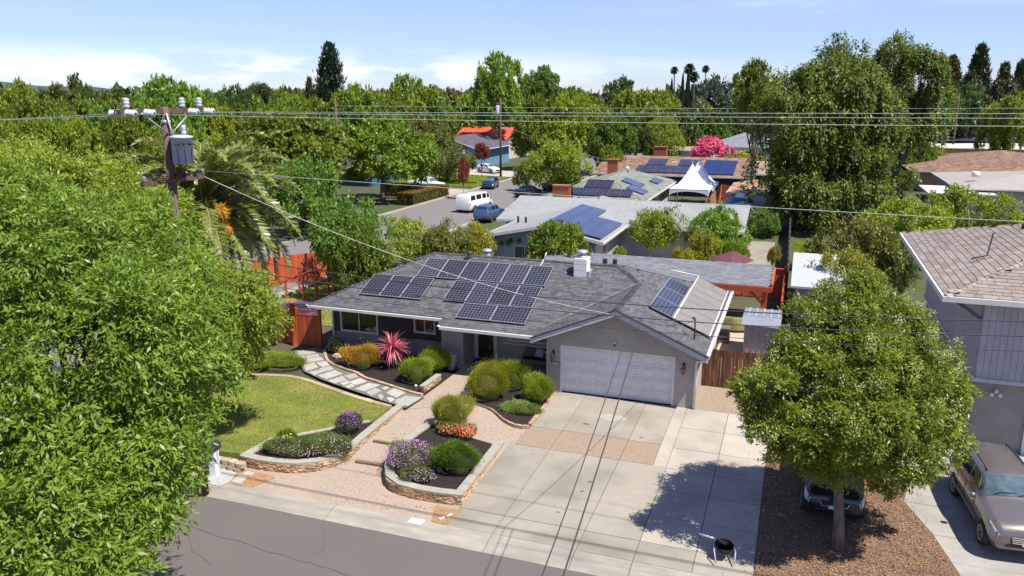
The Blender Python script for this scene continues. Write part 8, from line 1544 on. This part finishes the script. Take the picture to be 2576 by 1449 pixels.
for k, (dz, lab, rr) in enumerate(((0, 'highest', 0.015), (-0.34, 'middle', 0.014), (-0.68, 'lowest', 0.009))):
    wire('%s of the three black cables crossing in front of the roof' % lab, (-18.1, 19.5, 7.95 + dz), (12.5, 19.5, 8.6 + dz), 0.86, rr, m_cable)
    wire('%s black cable leaving the pole to the left' % ('top', 'middle', 'bottom')[k], (-18.1, 19.5, 7.95 + dz), (-55, 19.5, 8.2 + dz), 0.7, rr, m_cable)
wire('thick pale twisted service cable from the pole to the garage gable', atY(505, 440, 20.7), (-6.8, 31.0, 3.85), 0.55, 0.012, m_drop, name='service_cable')
wire('left one of two black wires running toward the camera over the driveway', (-3.75, 19.5, 7.1), (-1.35, -8, 7.2), 0.9, 0.010, m_cable); wire('right one of two black wires running toward the camera over the driveway', (-3.5, 19.5, 7.05), (-1.05, -8, 7.2), 0.9, 0.013, m_cable)
wire('thin dark wire from the cables down to the service mast on the garage roof', (-3.75, 19.5, 7.1), (-3.62, 32.2, 3.6), 0.25, 0.01, m_cable)
def far_pole(label, x, y, h, arms, tr=False, top=0):
    t = thing('utility_pole', label, 'utility pole', (x, y, 0)); mb = MB(); mb.tube([(0, 0, 0), (0, 0, h)], [0.2, 0.13], 8); obj('pole', mb, m_pole, t)
    for z, l in arms: mb = MB(); mb.box(-l, l, -0.06, 0.06, z, z + 0.12); obj('crossarm', mb, m_pole, t); 
    for z, l in arms:
        for q in (-l * 0.9, -l * 0.4, l * 0.4, l * 0.9): mb = MB(); mb.lathe([(0.05, z + 0.12), (0.08, z + 0.2), (0.03, z + 0.3)], (q, 0, 0), 6); obj('insulator', mb, m_ins, t)
    if tr: mb = MB(); mb.lathe([(0.3, h - 2.4), (0.32, h - 1.2), (0.2, h - 1.1), (0.001, h - 1.1)], (-0.45, 0, 0), 12); obj('transformer', mb, m_tank, t)
    return t
far_pole('far utility pole with a grey transformer at the side street corner', -44.3, 117.8, 12.2, [(11.2, 0.6), (8.0, 0.5)], True); far_pole('tall wooden utility pole with crossarms between the two round street trees', -60.9, 97.5, 12.3, [(8.2, 1.1), (7.4, 1.2)])
q = atD(2402, 330, 150); far_pole('thin distant pole above the green roofed house at the right', q.x, q.y, 13, [(11.5, 1.0)])
wire('far pale wires running right from the tall wooden pole', (-60.9, 97.5, 11.2), (80, 110, 12.0), 0.5, 0.02, m_wire); wire('second far wire between the two far poles', (-60.9, 97.5, 8.3), (-44.3, 117.8, 8.2), 0.5, 0.02, m_cable); wire('thin pale wire slanting down from the far pole to the street trees', (-44.3, 117.8, 8.3), (-22, 98, 4.6), 0.4, 0.015, m_wire)
# basketball like mower / leaf blower lying at the drive's end
bl = thing('wheelbarrow', 'black wheelbarrow with pale handles standing in the tree shade on the driveway', 'wheelbarrow', (-1.2, 21.3, G(21.3)), R(10)); bl.scale = (0.74, 0.74, 0.74)
mb = MB(); n = 14; vs = []
for j, (r_, z) in enumerate(((0.22, 0.28), (0.30, 0.42), (0.37, 0.56))):
    for k in range(n): a = 2 * math.pi * k / n; vs.append((r_ * math.cos(a), r_ * 1.15 * math.sin(a), z))
mb.add(vs, [(i * n + k, i * n + (k + 1) % n, (i + 1) * n + (k + 1) % n, (i + 1) * n + k) for i in range(2) for k in range(n)] + [tuple(range(n))], smooth=True); obj('tray', mb, M('black_tub', (0.012, 0.012, 0.014), rough=0.45), bl)
for s_ in (-1, 1): mb = MB(); mb.tube([(s_ * 0.34, -0.62, 0.10), (s_ * 0.40, -0.25, 0.42), (s_ * 0.36, 0.15, 0.44), (s_ * 0.22, 0.55, 0.36)], 0.03, 6); obj('handle', mb, M('pale_steel', (0.36, 0.38, 0.42), rough=0.4), bl); mb = MB(); mb.tube([(s_ * 0.36, 0.15, 0.42), (s_ * 0.36, 0.2, 0.0)], 0.02, 6); obj('leg', mb, m_black, bl)
mb = MB(); mb.lathe([(0.001, -0.04), (0.17, -0.04), (0.19, 0), (0.17, 0.04), (0.001, 0.04)], (0, 0.62, 0.19), 16, axis='x'); obj('wheel', mb, m_tyre, bl)
gr = thing('garden_tool', 'pale handled garden tool lying across the wheelbarrow', 'tool', (-1.5, 21.4, G(21.4) + 0.45)); mb = MB(); mb.tube([(-0.45, 0.16, 0.0), (0.05, 0.0, 0.03)], 0.03, 6); obj('handle', mb, M('tool_white', (0.6, 0.58, 0.55)), gr); mb = MB(); mb.tube([(0.05, 0.0, 0.03), (0.4, -0.08, 0.02)], 0.022, 6); mb.tube([(0.05, 0.0, 0.03), (0.36, -0.16, 0.0)], 0.018, 6); obj('tines', mb, m_wood, gr)
# fallen leaves on lawn, beds and the wood chips
n = 2600; X = np.concatenate([rng.uniform(-24, -14, 900), rng.uniform(-1.2, 4.6, 1100), rng.uniform(-14, -9.6, 600)]); Y = np.concatenate([rng.uniform(22, 31, 900), rng.uniform(20.4, 30, 1100), rng.uniform(20.5, 33, 600)])
Z = np.array([0.05 if (x < -14) else G(y) + 0.012 for x, y in zip(X, Y)]); k = np.ones(n, bool); k[:900] = inside([tuple(p[:2]) for p in lawn_poly], X[:900], Y[:900]); X, Y, Z = X[k], Y[k], Z[k]; n = len(X)
D = sph(n); D[:, 2] *= 0.2; me = leaf_mesh('fallen_leaves', np.stack([X, Y, Z], 1), D, np.array([0, 0, 1.0]) + sph(n) * 0.4, 0.075 * rng.uniform(0.5, 1.3, n), 0.035, rng.uniform(0, 1, n), ML('dry_leaf', (0.16, 0.09, 0.03), (0.50, 0.40, 0.14), trans=0.1, rough=0.8, var=0)); stuff(link('fallen_leaves', me, None), 'dry fallen leaves scattered on the lawn, walk and wood chips', 'fallen leaves')
